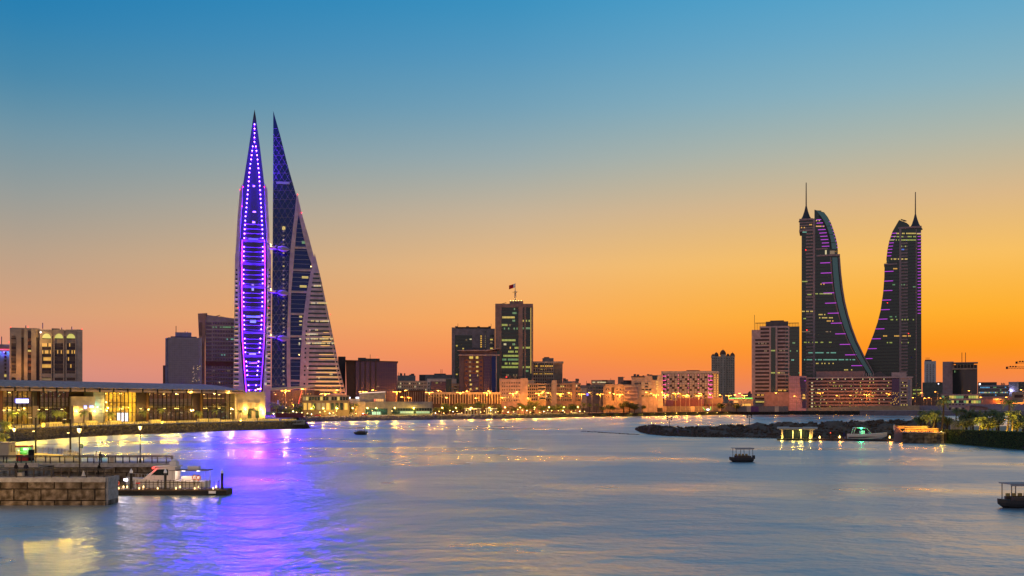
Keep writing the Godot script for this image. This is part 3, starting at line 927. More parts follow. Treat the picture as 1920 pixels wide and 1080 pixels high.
func harbour_tower_right() -> void:
	var d := face(1690, 1200.0)
	var t := thing("curved_tower", "dark twin tower whose left side sweeps down to its neighbour", "skyscraper", gp(1690, 1200, GY))
	var curve := [[412, 1685.8], [433.7, 1673.5], [453, 1667], [468, 1664], [486, 1661.8], [495.5, 1658.6], [521, 1658], [548.7, 1655.8], [582, 1651], [604, 1645.5], [626.7, 1637.8], [649, 1629], [666.7, 1621.8], [690, 1610], [706, 1600]]
	ps(t, "glass_body", M.dark_glass, d, [[1685.8, 412.4], [1700, 418], [1705, 422], [1705, 427], [1727, 427], [1728, 770], [1600, 770], [1600, 706], [1610, 690], [1621.8, 666.7], [1629, 649], [1637.8, 626.7], [1645.5, 604], [1651, 582], [1655.8, 548.7], [1658, 521], [1658.6, 495.5], [1667, 494], [1667, 487], [1661.8, 486], [1664, 468], [1667, 453], [1673.5, 433.7]], -38, 0)
	pb(t, "pier", M.tower_stone, d, 1686, 1690, 426, 720, 0, 1.6)
	pb(t, "edge_pier", M.tower_stone, d, 1717, 1718.6, 430, 745, 0, 1.4)
	pb(t, "roof_band", M.tower_stone, d, 1684, 1728, 425, 428.5, -20, 1.8)
	var y := 443.0
	while y < 742:
		pb(t, "spandrel", M.tower_stone, d, 1690, 1702, y, y + 3.0, 0, 1.2)
		if y < 706:
			pb(t, "floor_band", M.floor_grey, d, edge(curve, y) + 0.8, 1686, y + 0.8, y + 1.8, 0, 0.6)
		pb(t, "floor_band", M.floor_grey, d, 1702, 1717, y + 0.8, y + 1.8, 0, 0.6)
		pb(t, "floor_band", M.floor_grey, d, 1718.6, 1727.6, y + 0.8, y + 1.8, 0, 0.6)
		y += 6.0
	pb(t, "terrace_band", M.tower_stone, d, 1657.5, 1682, 494, 497, -20, 1.4)
	pb(t, "terrace_band", M.tower_stone, d, 1662, 1684, 484.6, 486.4, 0, 1.2)
	var st := begin()
	var c := d.at(1716.7, 427, -15)
	lathe(st, c - t.position, [Vector2(8.5, 0), Vector2(6.5, 2.5), Vector2(4.2, 7.0), Vector2(2.2, 13.0), Vector2(0.9, 18.5), Vector2(0.7, 19.5), Vector2(0.5, 45.5), Vector2(0.02, 46.0)], 10)
	var sp := MeshInstance3D.new()
	sp.name = "spire"
	sp.mesh = st.commit()
	sp.material_override = M.spire_metal
	t.add_child(sp)
	bar(t, "roof_crane", M.black_metal, d.at(1689, 410, -6), d.at(1699.5, 413, -6), 1.2)
	bar(t, "roof_crane", M.black_metal, d.at(1695, 412, -6), d.at(1695, 420, -6), 0.7)
	for k in 8:
		var yy := 437.5 + k * 6.05
		pb(t, "led_strip", M.led_purple, d, edge(curve, yy) + 0.6, edge(curve, yy) + 10.0 - k * 0.2, yy - 0.6, yy + 0.6, 0.5, 1.0)
	for yy in [509.0, 527, 545, 562.7, 580.7, 598.4, 616.7, 635.3, 653.8, 672.4]:
		pb(t, "led_strip", M.led_purple, d, edge(curve, yy) + 0.6, edge(curve, yy) + 17, yy - 0.6, yy + 0.6, 0.5, 1.2)
	for k in 26:
		pb(t, "led_strip", M.led_purple, d, 1720.5, 1726.8, 437.0 + k * 6.0, 438.1 + k * 6.0, 0.6, 1.0)
	for e in [[1681, 1716, 438, "win_yellow", 0.6], [1676, 1716, 444, "win_lime", 0.7], [1669, 1717, 450.3, "win_lime", 0.9], [1719, 1727, 438.5, "win_yellow", 0.9], [1668, 1702, 486, "win_yellow", 0.55], [1689, 1708, 462, "win_lime", 0.35], [1688, 1696, 468, "win_blue", 0.8], [1675, 1681, 504, "win_gold", 0.9], [1671, 1700, 534, "win_green", 0.4], [1656, 1706, 630, "win_gold", 0.7], [1663, 1706, 642.5, "win_lime", 0.35], [1670, 1714, 599.5, "win_lime", 0.4], [1663, 1680, 594, "win_green", 0.4], [1704, 1716, 538, "win_green", 0.6], [1704, 1727, 655, "win_lime", 0.4], [1712, 1727, 731, "win_lime", 0.9], [1712, 1727, 738, "win_lime", 0.9]]:
		lit_row(t, d, e[0], e[1], e[2], 2.2, e[3], e[4], 1.4)
	for p in [[1703.5, 625.5], [1664, 568]]:
		pb(t, "warning_lamp", M.led_red, d, p[0] - 0.7, p[0] + 0.7, p[1] - 0.7, p[1] + 0.7, 1.4, 1.9)

func towers() -> void:
	mat("night_glass", 0.003, 0.003, 0.004, 0.06)
	mat("band_stone", 0.10, 0.085, 0.08, 0.7)
	mat("shell_stone", 0.58, 0.42, 0.31, 0.7, 0, "blotch", 0.03)
	mat("tower_stone", 0.36, 0.25, 0.23, 0.75, 0, "blotch", 0.03)
	mat("floor_grey", 0.045, 0.045, 0.048, 0.4)
	mat("lattice", 0.24, 0.20, 0.17, 0.5)
	mat("bridge_white", 0.30, 0.25, 0.18, 0.5)
	mat("spire_metal", 0.05, 0.042, 0.042, 0.5, 0.3)
	sail_tower_lit()
	sail_tower_plain()
	sky_bridge(463, "uppermost turbine bridge joining the two sail towers")
	sky_bridge(546, "middle turbine bridge joining the two sail towers")
	sky_bridge(631, "lowest turbine bridge joining the two sail towers")
	harbour_tower_left()
	harbour_tower_right()

# ---------------------------------------------------------------- the city
func block(called: String, label: String, f: Fac, x0: float, x1: float, ytop: float, depth: float, m: Material, category := "building", foot_y := GY) -> Node3D:
	var a := f.s_at(x0)
	var b := f.s_at(x1)
	var c := f.pt((a + b) / 2, foot_y, 0)
	var t := thing(called, label, category, c)
	fb(t, "wall", m, f, a, b, foot_y, f.y_at(ytop, (a + b) / 2), -depth, 0)
	return t

func grid(t: Node3D, f: Fac, x0: float, x1: float, y0: float, y1: float, nf: int, nb: int, band: float, pier: float, mw: Material, mg: Material, lit: Array, share: float, proud := 0.5) -> void:
	# storeys of windows: glass set back behind spandrels and piers
	var a := f.s_at(x0)
	var b := f.s_at(x1)
	var top := f.y_at(y0, (a + b) / 2)
	var low := f.y_at(y1, (a + b) / 2)
	var fh := (top - low) / nf
	var bw := (b - a) / maxi(nb, 1)
	for i in nf + 1:
		var y := low + i * fh
		fb(t, "spandrel", mw, f, a, b, y - (fh * band / 2 if i > 0 else 0.0), y + (fh * band / 2 if i < nf else 0.0), 0, proud)
	if pier > 0:
		for k in nb + 1:
			var s := a + k * bw
			fb(t, "pier", mw, f, s - (bw * pier / 2 if k > 0 else 0.0), s + (bw * pier / 2 if k < nb else 0.0), low, top, 0, proud + 0.08)
	for i in nf:
		var y := low + i * fh + fh * band / 2
		var h := fh * (1 - band)
		if pier > 0 and nf * nb <= 160:
			for k in nb:
				var s := a + k * bw + bw * pier / 2
				var m: Material = M[lit[rng.randi() % lit.size()]] if rng.randf() < share else mg
				fb(t, "window", m, f, s, s + bw * (1 - pier), y, y + h, 0, 0.06)
		else:
			fb(t, "window_strip", mg, f, a, b, y, y + h, 0, 0.06)
			var row := rng.randf()
			for k in nb:
				if rng.randf() < share * (3.0 if row < 0.25 else 0.4):
					var s := a + k * bw
					fb(t, "lit_window", M[lit[rng.randi() % lit.size()]], f, s + bw * 0.1, s + bw * 0.9, y + h * 0.08, y + h * 0.92, 0.06, 0.11)

func mast(t: Node3D, f: Fac, x: float, y0: float, y1: float, z := -6.0, r := 0.18) -> void:
	bar(t, "mast", M.black_metal, f.at(x, y1, z), f.at(x, y0, z), r * 2)

func clutter(t: Node3D, f: Fac, x0: float, x1: float, y: float, n: int) -> void:
	# plant and tanks on a flat roof
	for i in n:
		var x := rng.randf_range(x0, x1)
		var w := rng.randf_range(1.2, 4.0)
		var h := rng.randf_range(1.0, 3.0)
		var s := f.s_at(x)
		var top := f.y_at(y, s)
		var z := -rng.randf_range(2, 9)
		fb(t, "roof_unit", M.grey_dark, f, s - w / 2, s + w / 2, top, top + h, z - w / 2, z + w / 2)

func bank() -> void:
	var f := face(86, 620)
	var t := block("bank_building", "beige bank block with three glowing arches under its roofline", f, 18.5, 154.5, 618.5, 34, M.tan)
	var win: Material = M.brown_glass
	fp(t, "parapet", M.tan, f, 18.5, 74, 615, 619, -6, 0.6)
	fp(t, "roof_house", M.grey_dark, f, 97, 112, 614.6, 619, -20, -6)
	for e in [[31, 40, 618], [45, 52, 616], [58.5, 68, 615.5], [74.2, 78.6, 618]]:
		fp(t, "fin", M.tan, f, e[0], e[1], e[2], 740, 0, 1.6)
	fp(t, "fin", M.tan, f, 143.5, 154.5, 618, 740, 0, 1.2)
	for e in [[40, 45, 633], [68, 74.2, 633], [97, 100.5, 630], [120.2, 123.6, 630], [141.6, 143.5, 634]]:
		fp(t, "slit", M.dark_brown, f, e[0], e[1], e[2], 740, 0, 0.1)
	fp(t, "stair_glass", M.brown_glass, f, 52, 58.5, 621, 740, 0, 0.3)
	for y in [635, 647, 660, 671, 682, 694]:
		fp(t, "stair_band", M.brick_brown, f, 52, 58.5, y, y + 5, 0.3, 0.5)
	fp(t, "lit_window", M.win_yellow, f, 52.2, 58.3, 656.3, 659.6, 0.5, 0.6)
	var bays := [[21.3, 30, 0], [79, 95.6, 1], [102.4, 118.4, 1], [125, 140.8, 1]]
	for e in bays:
		var a: float = e[0]
		var b: float = e[1]
		var r := (b - a) / 2
		var c := (a + b) / 2
		var o := [[a - 2.4, 618.2], [b + 2.4, 618.2], [b + 2.4, 640], [b, 640], [b, 634]]
		for k in range(0, 13):
			var g := PI * k / 12.0
			o.append([c + cos(g) * r, 634 - sin(g) * r * 1.05])
		o += [[a, 640], [a - 2.4, 640]]
		ps(t, "arch_panel", M.tan, f, o, 0, 1.5)
		fp(t, "jamb", M.tan, f, a - 2.4, a, 640, 740, 0, 1.5)
		fp(t, "jamb", M.tan, f, b, b + 2.4, 640, 740, 0, 1.5)
		if e[2]:
			fp(t, "lit_arch_window", M.win_arch, f, a + 0.1, b - 0.1, 624.6, 634.4, 0, 0.1)
		fp(t, "railing", M.black_metal, f, a, b, 634.4, 635.8, 0.4, 0.5)
		fp(t, "cross_band", M.tan, f, a, b, 700.5, 708, 0, 1.3)
		for i in 5:
			var y := 642.5 + i * 13.2
			fp(t, "spandrel", M.dark_brown, f, a, b, y + 7.6, y + 13.0, 0, 0.7)
			var n := 7
			for k in n:
				var x := a + (b - a) * k / n
				var litp := 0.0
				if a == 79.0 and (i == 0 or i == 2): litp = 0.85
				elif a == 79.0 and i < 4: litp = 0.5
				elif i == 1 and a > 100: litp = 0.45
				elif a > 100: litp = 0.08
				fp(t, "window", M.win_gold if rng.randf() < litp else win, f, x + 0.25, x + (b - a) / n - 0.25, y + 1.0, y + 7.4, 0, 0.12)
		fp(t, "window", M.win_dim if a == 79.0 else win, f, a, b, 709, 713, 0, 0.12)
	for p in [[20, 614], [52.5, 612.5], [153.4, 617]]:
		fp(t, "warning_lamp", M.led_red, f, p[0] - 0.9, p[0] + 0.9, p[1] - 0.9, p[1] + 0.9, -0.4, 0.4)
	for e in [[80, 604, 615], [48, 609, 615], [116, 613, 618], [135, 611, 618]]: mast(t, f, e[0], e[1], e[2])
	fp(t, "flood_lamp", M.lamp_white, f, 75.5, 77, 622, 624.5, 1.7, 2.2)
	lamp(t, f.at(82, 636, 8), Color(1, 0.8, 0.45), 60, 0.4)
	lamp(t, f.at(40, 690, 10), Color(1, 0.7, 0.35), 90, 0.4)  # unseen light with no fixture, placed to light the bank front
	# neighbour cut by the picture's edge
	f = face(0, 640)
	t = block("hotel_building", "brown hotel block with a red light line, cut by the left edge", f, -60, 18, 645, 30, M.pink_stone)
	fp(t, "red_light_strip", M.led_red_line, f, -60, 17.4, 653.6, 656, 0, 0.5)
	for e in [[1, "led_cyan"], [7.5, "led_violet"], [15, "led_cyan"]]:
		fp(t, "wash_light", M[e[1]], f, e[0] - 0.5, e[0] + 0.5, 659.5, 661, 0.3, 0.9)
		lamp(t, f.at(e[0], 663, 1.4), Color(0.2, 0.5, 1.0) if e[1] == "led_cyan" else Color(0.3, 0.05, 1.0), 8, 0.2)
	for i in 8:
		fp(t, "window", M.brown_glass if i != 6 else M.win_yellow, f, 8, 12, 660 + i * 7, 664.5 + i * 7, 0, 0.12)
	mast(t, f, 3, 630, 646)
	fp(t, "warning_lamp", M.led_red, f, 16, 17.6, 640.8, 642.6, -0.4, 0.4)

func left_blocks() -> void:
	var f := face(343, 760)
	var t := block("office_block", "plain grey glass office block beside the sloped-roof building", f, 315, 372, 633, 30, M.grey_glass)
	ps(t, "bevel", M.grey_wall, f, [[310, 634], [315, 633], [315, 772], [309.5, 772]], -30, -0.6)
	ps(t, "bevel", M.grey_glass, f, [[372, 633], [378.5, 633.5], [378.5, 772], [372, 772]], -30, -0.8)
	for i in 22: fp(t, "floor_joint", M.grey_dark, f, 315, 372, 637.5 + i * 4.0, 638.0 + i * 4.0, 0, 0.12)
	for i in 18: fp(t, "mullion", M.grey_dark, f, 315 + i * 3.35, 315.35 + i * 3.35, 633, 720, 0, 0.16)
	fp(t, "roof_house", M.grey_wall, f, 328.5, 359, 622.5, 633, -20, -4)
	fp(t, "roof_house", M.grey_dark, f, 320, 369, 630.6, 633, -24, -2)
	for e in [[330, 610, 623], [352, 621, 623], [347, 620, 623]]: mast(t, f, e[0], e[1], e[2])
	for i in 26:
		var x := rng.randf_range(360, 375)
		var y := rng.randf_range(678, 716)
		fp(t, "lit_window", M.win_dim if i % 3 else M.win_yellow, f, x, x + 1.6, y, y + 1.4, 0.02, 0.3)
	t = block("annex_building", "narrow orange brick sliver left of the grey glass block", face(307, 775), 305.5, 310, 685, 14, M.brick_brown)
	f = face(405, 800)
	t = thing("slanted_building", "pink stone office block with a roof sloping down to the right", "building", gp(405, 800, GY))
	ps(t, "wall", M.pink_stone, f, [[385, 590], [438.5, 597], [446, 598], [446, 775], [385, 775]], -28, 0)
	ps(t, "pylon", M.pylon_stone, f, [[371, 588.2], [388.6, 587.4], [388.6, 591.4], [385.4, 592], [383.6, 650], [383.6, 775], [375, 775], [373.4, 640]], -24, 2.0)
	for i in 5: fp(t, "slit_window", M.brown_glass, f, 373.6 + i * 1.2, 374.2 + i * 1.2, 604.5, 630, 2.0, 2.1)
	for i in 16:
		var y := 604.5 + i * 7.45
		if i == 10:
			fp(t, "red_band", M.red_band, f, 385, 440, y - 1.5, y + 7, 0, 0.4)
			continue
		fp(t, "window_strip", M.violet_glass, f, 386.4, 397, y, y + 4.2, 0, 0.14)
		fp(t, "window_strip", M.violet_glass, f, 399, 439.6, y, y + 4.2, 0, 0.14)
		for k in 8: fp(t, "mullion", M.pink_stone, f, 402 + k * 5, 402.5 + k * 5, y, y + 4.2, 0, 0.3)
	for e in [[399, 407, 611.5, "win_green", 0.9], [413, 440, 611.5, "win_green", 0.7], [425, 440, 634, "win_cyan", 0.85], [415, 425, 663.5, "win_cyan", 0.8], [398, 403, 663.5, "win_yellow", 0.7], [400, 430, 693, "win_dim", 0.3], [408, 413, 715, "win_pale", 0.8]]:
		lit_row(t, f, e[0], e[1], e[2] + 2, 2.8, e[3], e[4], 0.3)
	bar(t, "roof_crane", M.black_metal, f.at(400, 592.6, -8), f.at(413, 589.4, -8), 0.5)
	for i in 5: mast(t, f, 414 + i * 1.5, 592 + i * 0.2, 595)

func podium() -> void:
	# the hall and canopy at the foot of the two sail towers
	var f := face(560, 742)
	var t := thing("entrance_hall", "long low canopy over a lit glass hall between the sail towers", "building", f.at(560, 775, 0))
	ps(t, "canopy", M.beige_light, f, [[507, 727.6], [590, 722.6], [592, 725.6], [530, 731.5], [507, 732]], -10, 9)
	fp(t, "back_wall", M.dark_brown, f, 506, 600, 731, 772, -16, -15)
	for i in 14: fp(t, "mullion", M.rail_metal, f, 509 + i * 6.2, 509.5 + i * 6.2, 731, 772, -1, -0.6)
	for i in 13: fp(t, "glass_pane", M.pane, f, 509.6 + i * 6.2, 514.9 + i * 6.2, 731, 772, -0.85, -0.8)
	for i in 26:
		var x := rng.randf_range(509, 590)
		var y := rng.randf_range(735, 762)
		fp(t, "interior_lamp", M.win_gold if i % 3 else M.win_yellow, f, x, x + rng.randf_range(0.8, 2.4), y, y + rng.randf_range(0.8, 3.0), -9, -8.4)
	fp(t, "blue_lamp", M.win_blue, f, 520, 522, 750, 757, -5, -4.4)
	lamp(t, f.at(530, 745, -5), Color(1, 0.55, 0.18), 110, 0.5)
	lamp(t, f.at(565, 745, -5), Color(1, 0.55, 0.18), 110, 0.5)
	bar(t, "red_beam", M.led_red_line, f.at(559.5, 757, 1), f.at(566, 733, 1), 0.5)
	f = face(605, 735)
	t = block("podium_building", "low stone podium with a glazed ground floor under the plain sail tower", f, 566, 655, 741, 24, M.brown_tan)
	grid(t, f, 568, 653, 742.5, 752, 1, 16, 0.3, 0.14, M.brown_tan, M.dark_glass, ["win_dim", "win_yellow"], 0.4)
	grid(t, f, 568, 653, 754, 770, 1, 10, 0.2, 0.3, M.brown_tan, M.dark_glass, ["win_gold", "win_dim"], 0.5)
	t = block("hoarding_wall", "long dark red hoarding behind the promenade at the towers' foot", face(545, 660), 517, 569, 774.5, 0.4, M.red_hoarding, "hoarding")
	# the dark block and its sliver neighbour
	f = face(706, 900)
	t = thing("dark_office_block", "dark brown glass office block with three deep upright grooves", "building", gp(706, 900, GY))
	ps(t, "side_wall", M.dark_brown, f, [[648, 675.5], [667, 675.5], [667, 778], [651, 778]], -30, -1.5)
	fp(t, "wall", M.violet_glass, f, 667, 744.5, 678, 778, -30, 0)
	ps(t, "cornice", M.dark_brown, f, [[647, 675], [746.4, 677.6], [746.4, 679.2], [647, 676.8]], -30, 1.4)
	fp(t, "roof_house", M.grey_dark, f, 671, 686, 670.2, 676, -20, -5)
	fp(t, "roof_house", M.grey_dark, f, 686, 712, 671.8, 677, -18, -5)
	for x in [674, 683.4, 693, 703.2]: fp(t, "recess", M.dark_brown, f, x, x + 2.8, 679, 778, 0, 0.9)  # dark bars, proud of the wall, stand in for sunk grooves
	for i in 8: fp(t, "mullion", M.dark_brown, f, 709 + i * 4.4, 709.3 + i * 4.4, 680, 778, 0, 0.3)
	for i in 8: fp(t, "floor_band", M.dark_brown, f, 706.2, 744.5, 690 + i * 8, 690.5 + i * 8, 0, 0.25)
	lit_row(t, f, 701, 710, 724.5, 2, "win_dim", 0.6, 0.35)
	mast(t, f, 694, 664, 672)
	fp(t, "warning_lamp", M.led_red, f, 706.8, 708, 668.8, 670, -6, -5.4)
	t = block("annex_building", "narrow brown block between the plain sail tower and the dark office", face(642, 930), 634, 648, 668.5, 14, M.dark_brown)
	# the low shore building with teal glass
	f = face(735, 770)
	t = thing("shore_pavilion", "low grey shore building with green-lit glass along its ground floor", "building", gp(735, 770, GY))
	fp(t, "wall", M.cream, f, 656, 685, 753, 782, -16, -0.5)
	fp(t, "upper_wall", M.pavilion_grey, f, 685, 726.5, 753, 766, -18, 0)
	fp(t, "upper_wall", M.pavilion_grey, f, 734.5, 811, 753, 765, -18, 0.2)
	fp(t, "core_wall", M.grey_wall, f, 726.5, 734.5, 753, 782, -18, 0.8)
	fp(t, "back_wall", M.grey_wall, f, 684, 811, 765, 782, -12, -11)
	fp(t, "plinth", M.concrete_cap, f, 684, 811, 777.5, 782, -12, 0.5)
	fp(t, "end_wall", M.pavilion_grey, f, 810, 811.5, 753, 782, -18, 0.2)
	for i in 10:
		var x := 685.5 + i * 4.1
		fp(t, "glass_pane", M.teal_pane, f, x, x + 3.8, 766, 778, -0.6, -0.5)
	for i in 15:
		var x := 735 + i * 5.05
		fp(t, "glass_pane", M.green_glass if i > 1 else M.teal_pane, f, x, x + 4.8, 765, 770.4, -0.6, -0.5)
		fp(t, "glass_pane", M.win_cyan if i > 2 and i < 14 and i != 8 else M.teal_pane, f, x, x + 4.8, 771.2, 775, -0.6, -0.5)
	fp(t, "entrance_window", M.win_mint, f, 697, 714, 772, 778, -0.45, -0.4)
	for i in 5: fp(t, "mullion", M.rail_metal, f, 697 + i * 4, 697.5 + i * 4, 770.5, 778, -0.4, -0.2)
	lamp(t, f.at(705, 772, -5), Color(0.5, 1.0, 0.7), 45, 0.4)
	lamp(t, f.at(770, 771, -5), Color(0.3, 1.0, 0.7), 30, 0.4)
	ps(t, "drum", M.pavilion_grey, f, [[673.5, 738.5], [680, 737.2], [722.5, 735], [723, 753], [674, 753]], -16, -3)
	ps(t, "roof_light_strip", M.lamp_edge, f, [[673.4, 737.6], [680, 736.2], [722.7, 734], [722.7, 735], [680, 737.2], [673.4, 738.6]], -3.2, -2.6)
	for i in 5: fp(t, "lit_window", M.win_red if i == 0 else M.win_orange, f, 701 + i * 3.7, 704.2 + i * 3.7, 748, 752.6, -3, -2.9)
	fp(t, "sign_board", M.sign_white, f, 649, 657, 744.4, 747.4, -1, -0.6)
	fp(t, "sign_board", M.sign_white, f, 667, 673, 744.4, 747.4, -1, -0.6)
	fp(t, "low_roof", M.cream, f, 648, 674, 748, 753, -14, -2)
	lamp(t, f.at(668, 768, 8), Color(1, 0.62, 0.2), 70, 0.3)  # unseen light with no fixture, placed to light the low pale wall

func mid_blocks() -> void:
	var f := face(770, 960)
	var t := block("apartment_block", "beige low block with small square windows right of the dark office", f, 744, 801, 714, 20, M.beige)
	grid(t, f, 746, 780, 716, 734, 3, 10, 0.5, 0.5, M.beige, M.dark_glass, ["win_pale"], 0.08, 0.3)
	grid(t, f, 782, 800, 716, 734, 3, 6, 0.5, 0.5, M.beige, M.dark_glass, ["win_pale"], 0.05, 0.3)
	t = block("rooftop_block", "weathered stepped block rising behind the beige low block", face(762, 1040), 745, 779, 704, 20, M.grey_wall)
	clutter(t, face(762, 1040), 750, 776, 704, 5)
	mast(t, face(762, 1040), 747.5, 698, 704)
	f = face(823, 1050)
	t = block("flat_roof_block", "long flat dark-roofed block left of the pale bank tower", f, 786, 861, 702.5, 24, M.grey_wall)
	fp(t, "corner", M.grey_dark, f, 786, 797, 703, 730, 0, 0.5)
	fp(t, "glass_corner", M.teal_glass, f, 846, 860, 704, 712, 0, 0.4)
	fp(t, "roof_house", M.grey_dark, f, 814, 836, 700.2, 703, -18, -4)
	for x in [826.6, 829]: mast(t, f, x, 692, 701)
	f = face(830, 985)
	t = block("office_block", "pale framed block with one dark glass front and a lit window", f, 801, 856, 710, 20, M.white_wall)
	fp(t, "window_band", M.violet_glass, f, 807, 836, 715, 736, 0, 0.1)
	for i in 3: fp(t, "floor_band", M.dark_brown, f, 807, 836, 717.5 + i * 6, 718.6 + i * 6, 0, 0.4)
	fp(t, "dark_bay", M.dark_glass, f, 836, 847, 710.5, 736, 0, 0.3)
	for i in 3: fp(t, "window", M.dark_glass, f, 803, 805.4, 717 + i * 6.2, 720 + i * 6.2, 0, 0.12)
	fp(t, "lit_window", M.win_lime, f, 817, 821, 716.6, 719.2, 0.1, 0.2)
	fp(t, "lit_window", M.win_dim, f, 826, 828, 716.6, 719, 0.1, 0.2)
	f = face(854, 970)
	t = block("corner_house", "small yellow-lit house with balconies before the framed block", f, 846.5, 861, 719, 12, M.tan)
	for i in 3: fp(t, "balcony", M.cream, f, 847, 860.5, 722 + i * 5.5, 723.6 + i * 5.5, 0, 1.2)
	for i in 3: fp(t, "window", M.dark_glass, f, 851, 857, 724.4 + i * 5.5, 727 + i * 5.5, 0, 0.1)
	# low arcade along the road
	f = face(868, 905)
	t = block("arcade_building", "long low arcaded hall of tall narrow arches behind the street lamps", f, 797, 940, 736, 14, M.dark_brown)
	fp(t, "cornice", M.beige, f, 797, 940, 735.4, 738, -2, 1.4)
	for i in 29:
		var x := 797.4 + i * 5.0
		fp(t, "column", M.beige, f, x, x + 1.4, 740.5, 757, 0.6, 1.2)
		if i < 28:
			var o := [[x, 737.9], [x + 6.3, 737.9], [x + 6.3, 741], [x + 6.2, 741]]
			for k in 7: o.append([x + 3.8 + cos(PI * k / 6) * 1.8 - 0.6, 741.2 - sin(PI * k / 6) * 2.2])
			o.append([x, 741.2])
			ps(t, "arch", M.beige, f, o, 0.5 if i % 2 else 0.52, 1.1 if i % 2 else 1.12)
	for i in 12: fp(t, "interior_lamp", M.win_gold, f, 806 + i * 2.9, 807.2 + i * 2.9, 742 + (i % 3), 743 + (i % 3), 0.05, 0.2)
	f = face(760, 925)
	t = block("columned_hall", "brown hall with slim columns behind the teal glass shore building", f, 722, 797, 732, 14, M.brown)
	for i in 18: fp(t, "column", M.beige, f, 724 + i * 4.2, 725 + i * 4.2, 735, 757, 0, 0.8)
	fp(t, "roof_slab", M.grey_dark, f, 721, 798, 730.8, 733.4, -10, 1.0)
	# pale tower with the wide stone frame
	f = face(887, 1040)
	t = block("framed_tower", "grey stone tower with a dark glass notch, left of the flag tower", f, 847, 928, 616, 34, M.grey_pink)
	fp(t, "left_pier", M.grey_pink, f, 847, 853, 614, 760, 0, 1.2)
	fp(t, "roof_frame", M.black_metal, f, 853, 920, 611.8, 614.2, -14, -10)
	for i in 4:
		fp(t, "roof_unit", M.grey_dark, f, 853 + i * 21, 858 + i * 21, 610.4, 616, -13, -9)
	fp(t, "glass_field", M.dark_glass, f, 853, 885, 628.5, 760, 0, 0.1)
	for i in 16: fp(t, "floor_band", M.floor_grey, f, 853, 885, 631.5 + i * 5.7, 632.4 + i * 5.7, 0.1, 0.5)
	for i in 2: fp(t, "slot_glass", M.dark_glass, f, 900.4 + i * 8.6, 904 + i * 8.6 - i, 627.5, 660, 0, 0.1)
	fp(t, "slot_glass", M.dark_glass, f, 909, 911, 620.5, 624.5, 0, 0.1)
	fp(t, "glass_field", M.dark_glass, f, 918, 926, 628, 660, 0, 0.1)
	for i in 5: fp(t, "floor_band", M.grey_pink, f, 918, 926, 632 + i * 6, 634 + i * 6, 0.1, 0.5)
	for i in 6: fp(t, "lit_window", M.win_gold, f, 900.8, 903.4, 629 + i * 4, 631.4 + i * 4, 0.1, 0.2)
	for i in 6: fp(t, "lit_window", M.win_dim, f, 909.2, 910.8, 629 + i * 4, 631.4 + i * 4, 0.1, 0.2)
	for e in [[880.6, 884.4, 635, "win_pale"], [873, 876, 636, "win_dim"], [855, 858, 647, "win_yellow"], [867, 870, 652.5, "win_yellow"], [919, 924, 635.4, "win_yellow"], [919, 923, 641, "win_dim"], [919, 924, 651.5, "win_yellow"], [855, 858, 700, "win_yellow"]]:
		fp(t, "lit_window", M[e[3]], f, e[0], e[1], e[2], e[2] + 3, 0.1, 0.25)
	mast(t, f, 858.4, 606, 612)
	mast(t, f, 921, 606, 612)
	# violet-brown block in front of it
	f = face(896, 960)
	t = thing("roofed_office_block", "violet-brown office block with two projecting roof slabs and a brick panel", "building", gp(896, 960, GY))
	fp(t, "wall", M.violet_wall, f, 861, 936.5, 658, 775, -28, 0)
	ps(t, "roof_slab", M.pink_stone, f, [[858, 656.8], [913, 656.6], [938, 652], [938, 653.4], [914, 658.4], [858, 658.4]], -26, 4)
	fp(t, "roof_slab", M.pink_stone, f, 860, 937, 664.8, 667.2, -2, 3)
	fp(t, "roof_house", M.grey_dark, f, 872, 912, 651, 657, -20, -6)
	fp(t, "brick_panel", M.brick_brown, f, 871, 905.5, 673, 775, 0, 1.0)
	fp(t, "glass_bay", M.violet_glass, f, 878.4, 898, 701, 775, 1.0, 1.2)
	for i in 6: fp(t, "floor_band", M.dark_brown, f, 878.4, 898, 708 + i * 8.4, 709.4 + i * 8.4, 1.2, 1.6)
	for i in 8:
		for k in 5:
			if i > 2 and k > 0 and k < 4: continue
			fp(t, "window", M.win_yellow if k == 3 and i < 3 else (M.win_dim if k == 1 and i < 3 else M.violet_glass), f, 872.4 + k * 6.8, 876.6 + k * 6.8, 677.5 + i * 8.6, 680.6 + i * 8.6, 1.0, 1.12)
	for e in [[880, 887, 668.2, 672.6], [892, 897, 668.2, 672.6], [880.4, 882.4, 702.4, 705.6], [880.4, 883, 711, 714.4], [881, 885, 719.4, 722.6], [895, 896.4, 702.4, 705.6], [881, 884, 728, 731], [892, 896, 727, 730]]:
		fp(t, "lit_window", M.win_yellow, f, e[0], e[1], e[2], e[3], 1.2 if e[2] > 690 else 0.0, 1.35 if e[2] > 690 else 0.2)
	fp(t, "glass_wing", M.violet_glass, f, 906.5, 920, 668, 775, 0, 0.4)
	fp(t, "glass_wing", M.blue_glass, f, 921.5, 929.5, 668, 775, 0, 0.5)
	fp(t, "lit_pier", M.pink_stone, f, 929.6, 931.6, 666, 775, 0, 1.2)
	fp(t, "glass_wing", M.dark_glass, f, 932, 936.4, 658, 775, 0, 0.5)
	for i in 14: fp(t, "floor_band", M.dark_brown, f, 906.5, 920, 672 + i * 5.6, 672.6 + i * 5.6, 0.4, 0.7)
	# flag tower
	f = face(964, 985)
	t = thing("flag_tower", "tall dark green glass tower in a stone frame with a flag on its mast", "skyscraper", gp(964, 985, GY))
	fp(t, "wall", M.dark_glass, f, 930, 998.5, 576, 775, -34, 0)
	fp(t, "frame", M.flag_stone, f, 928.6, 940.4, 569.6, 775, -34, 1.6)
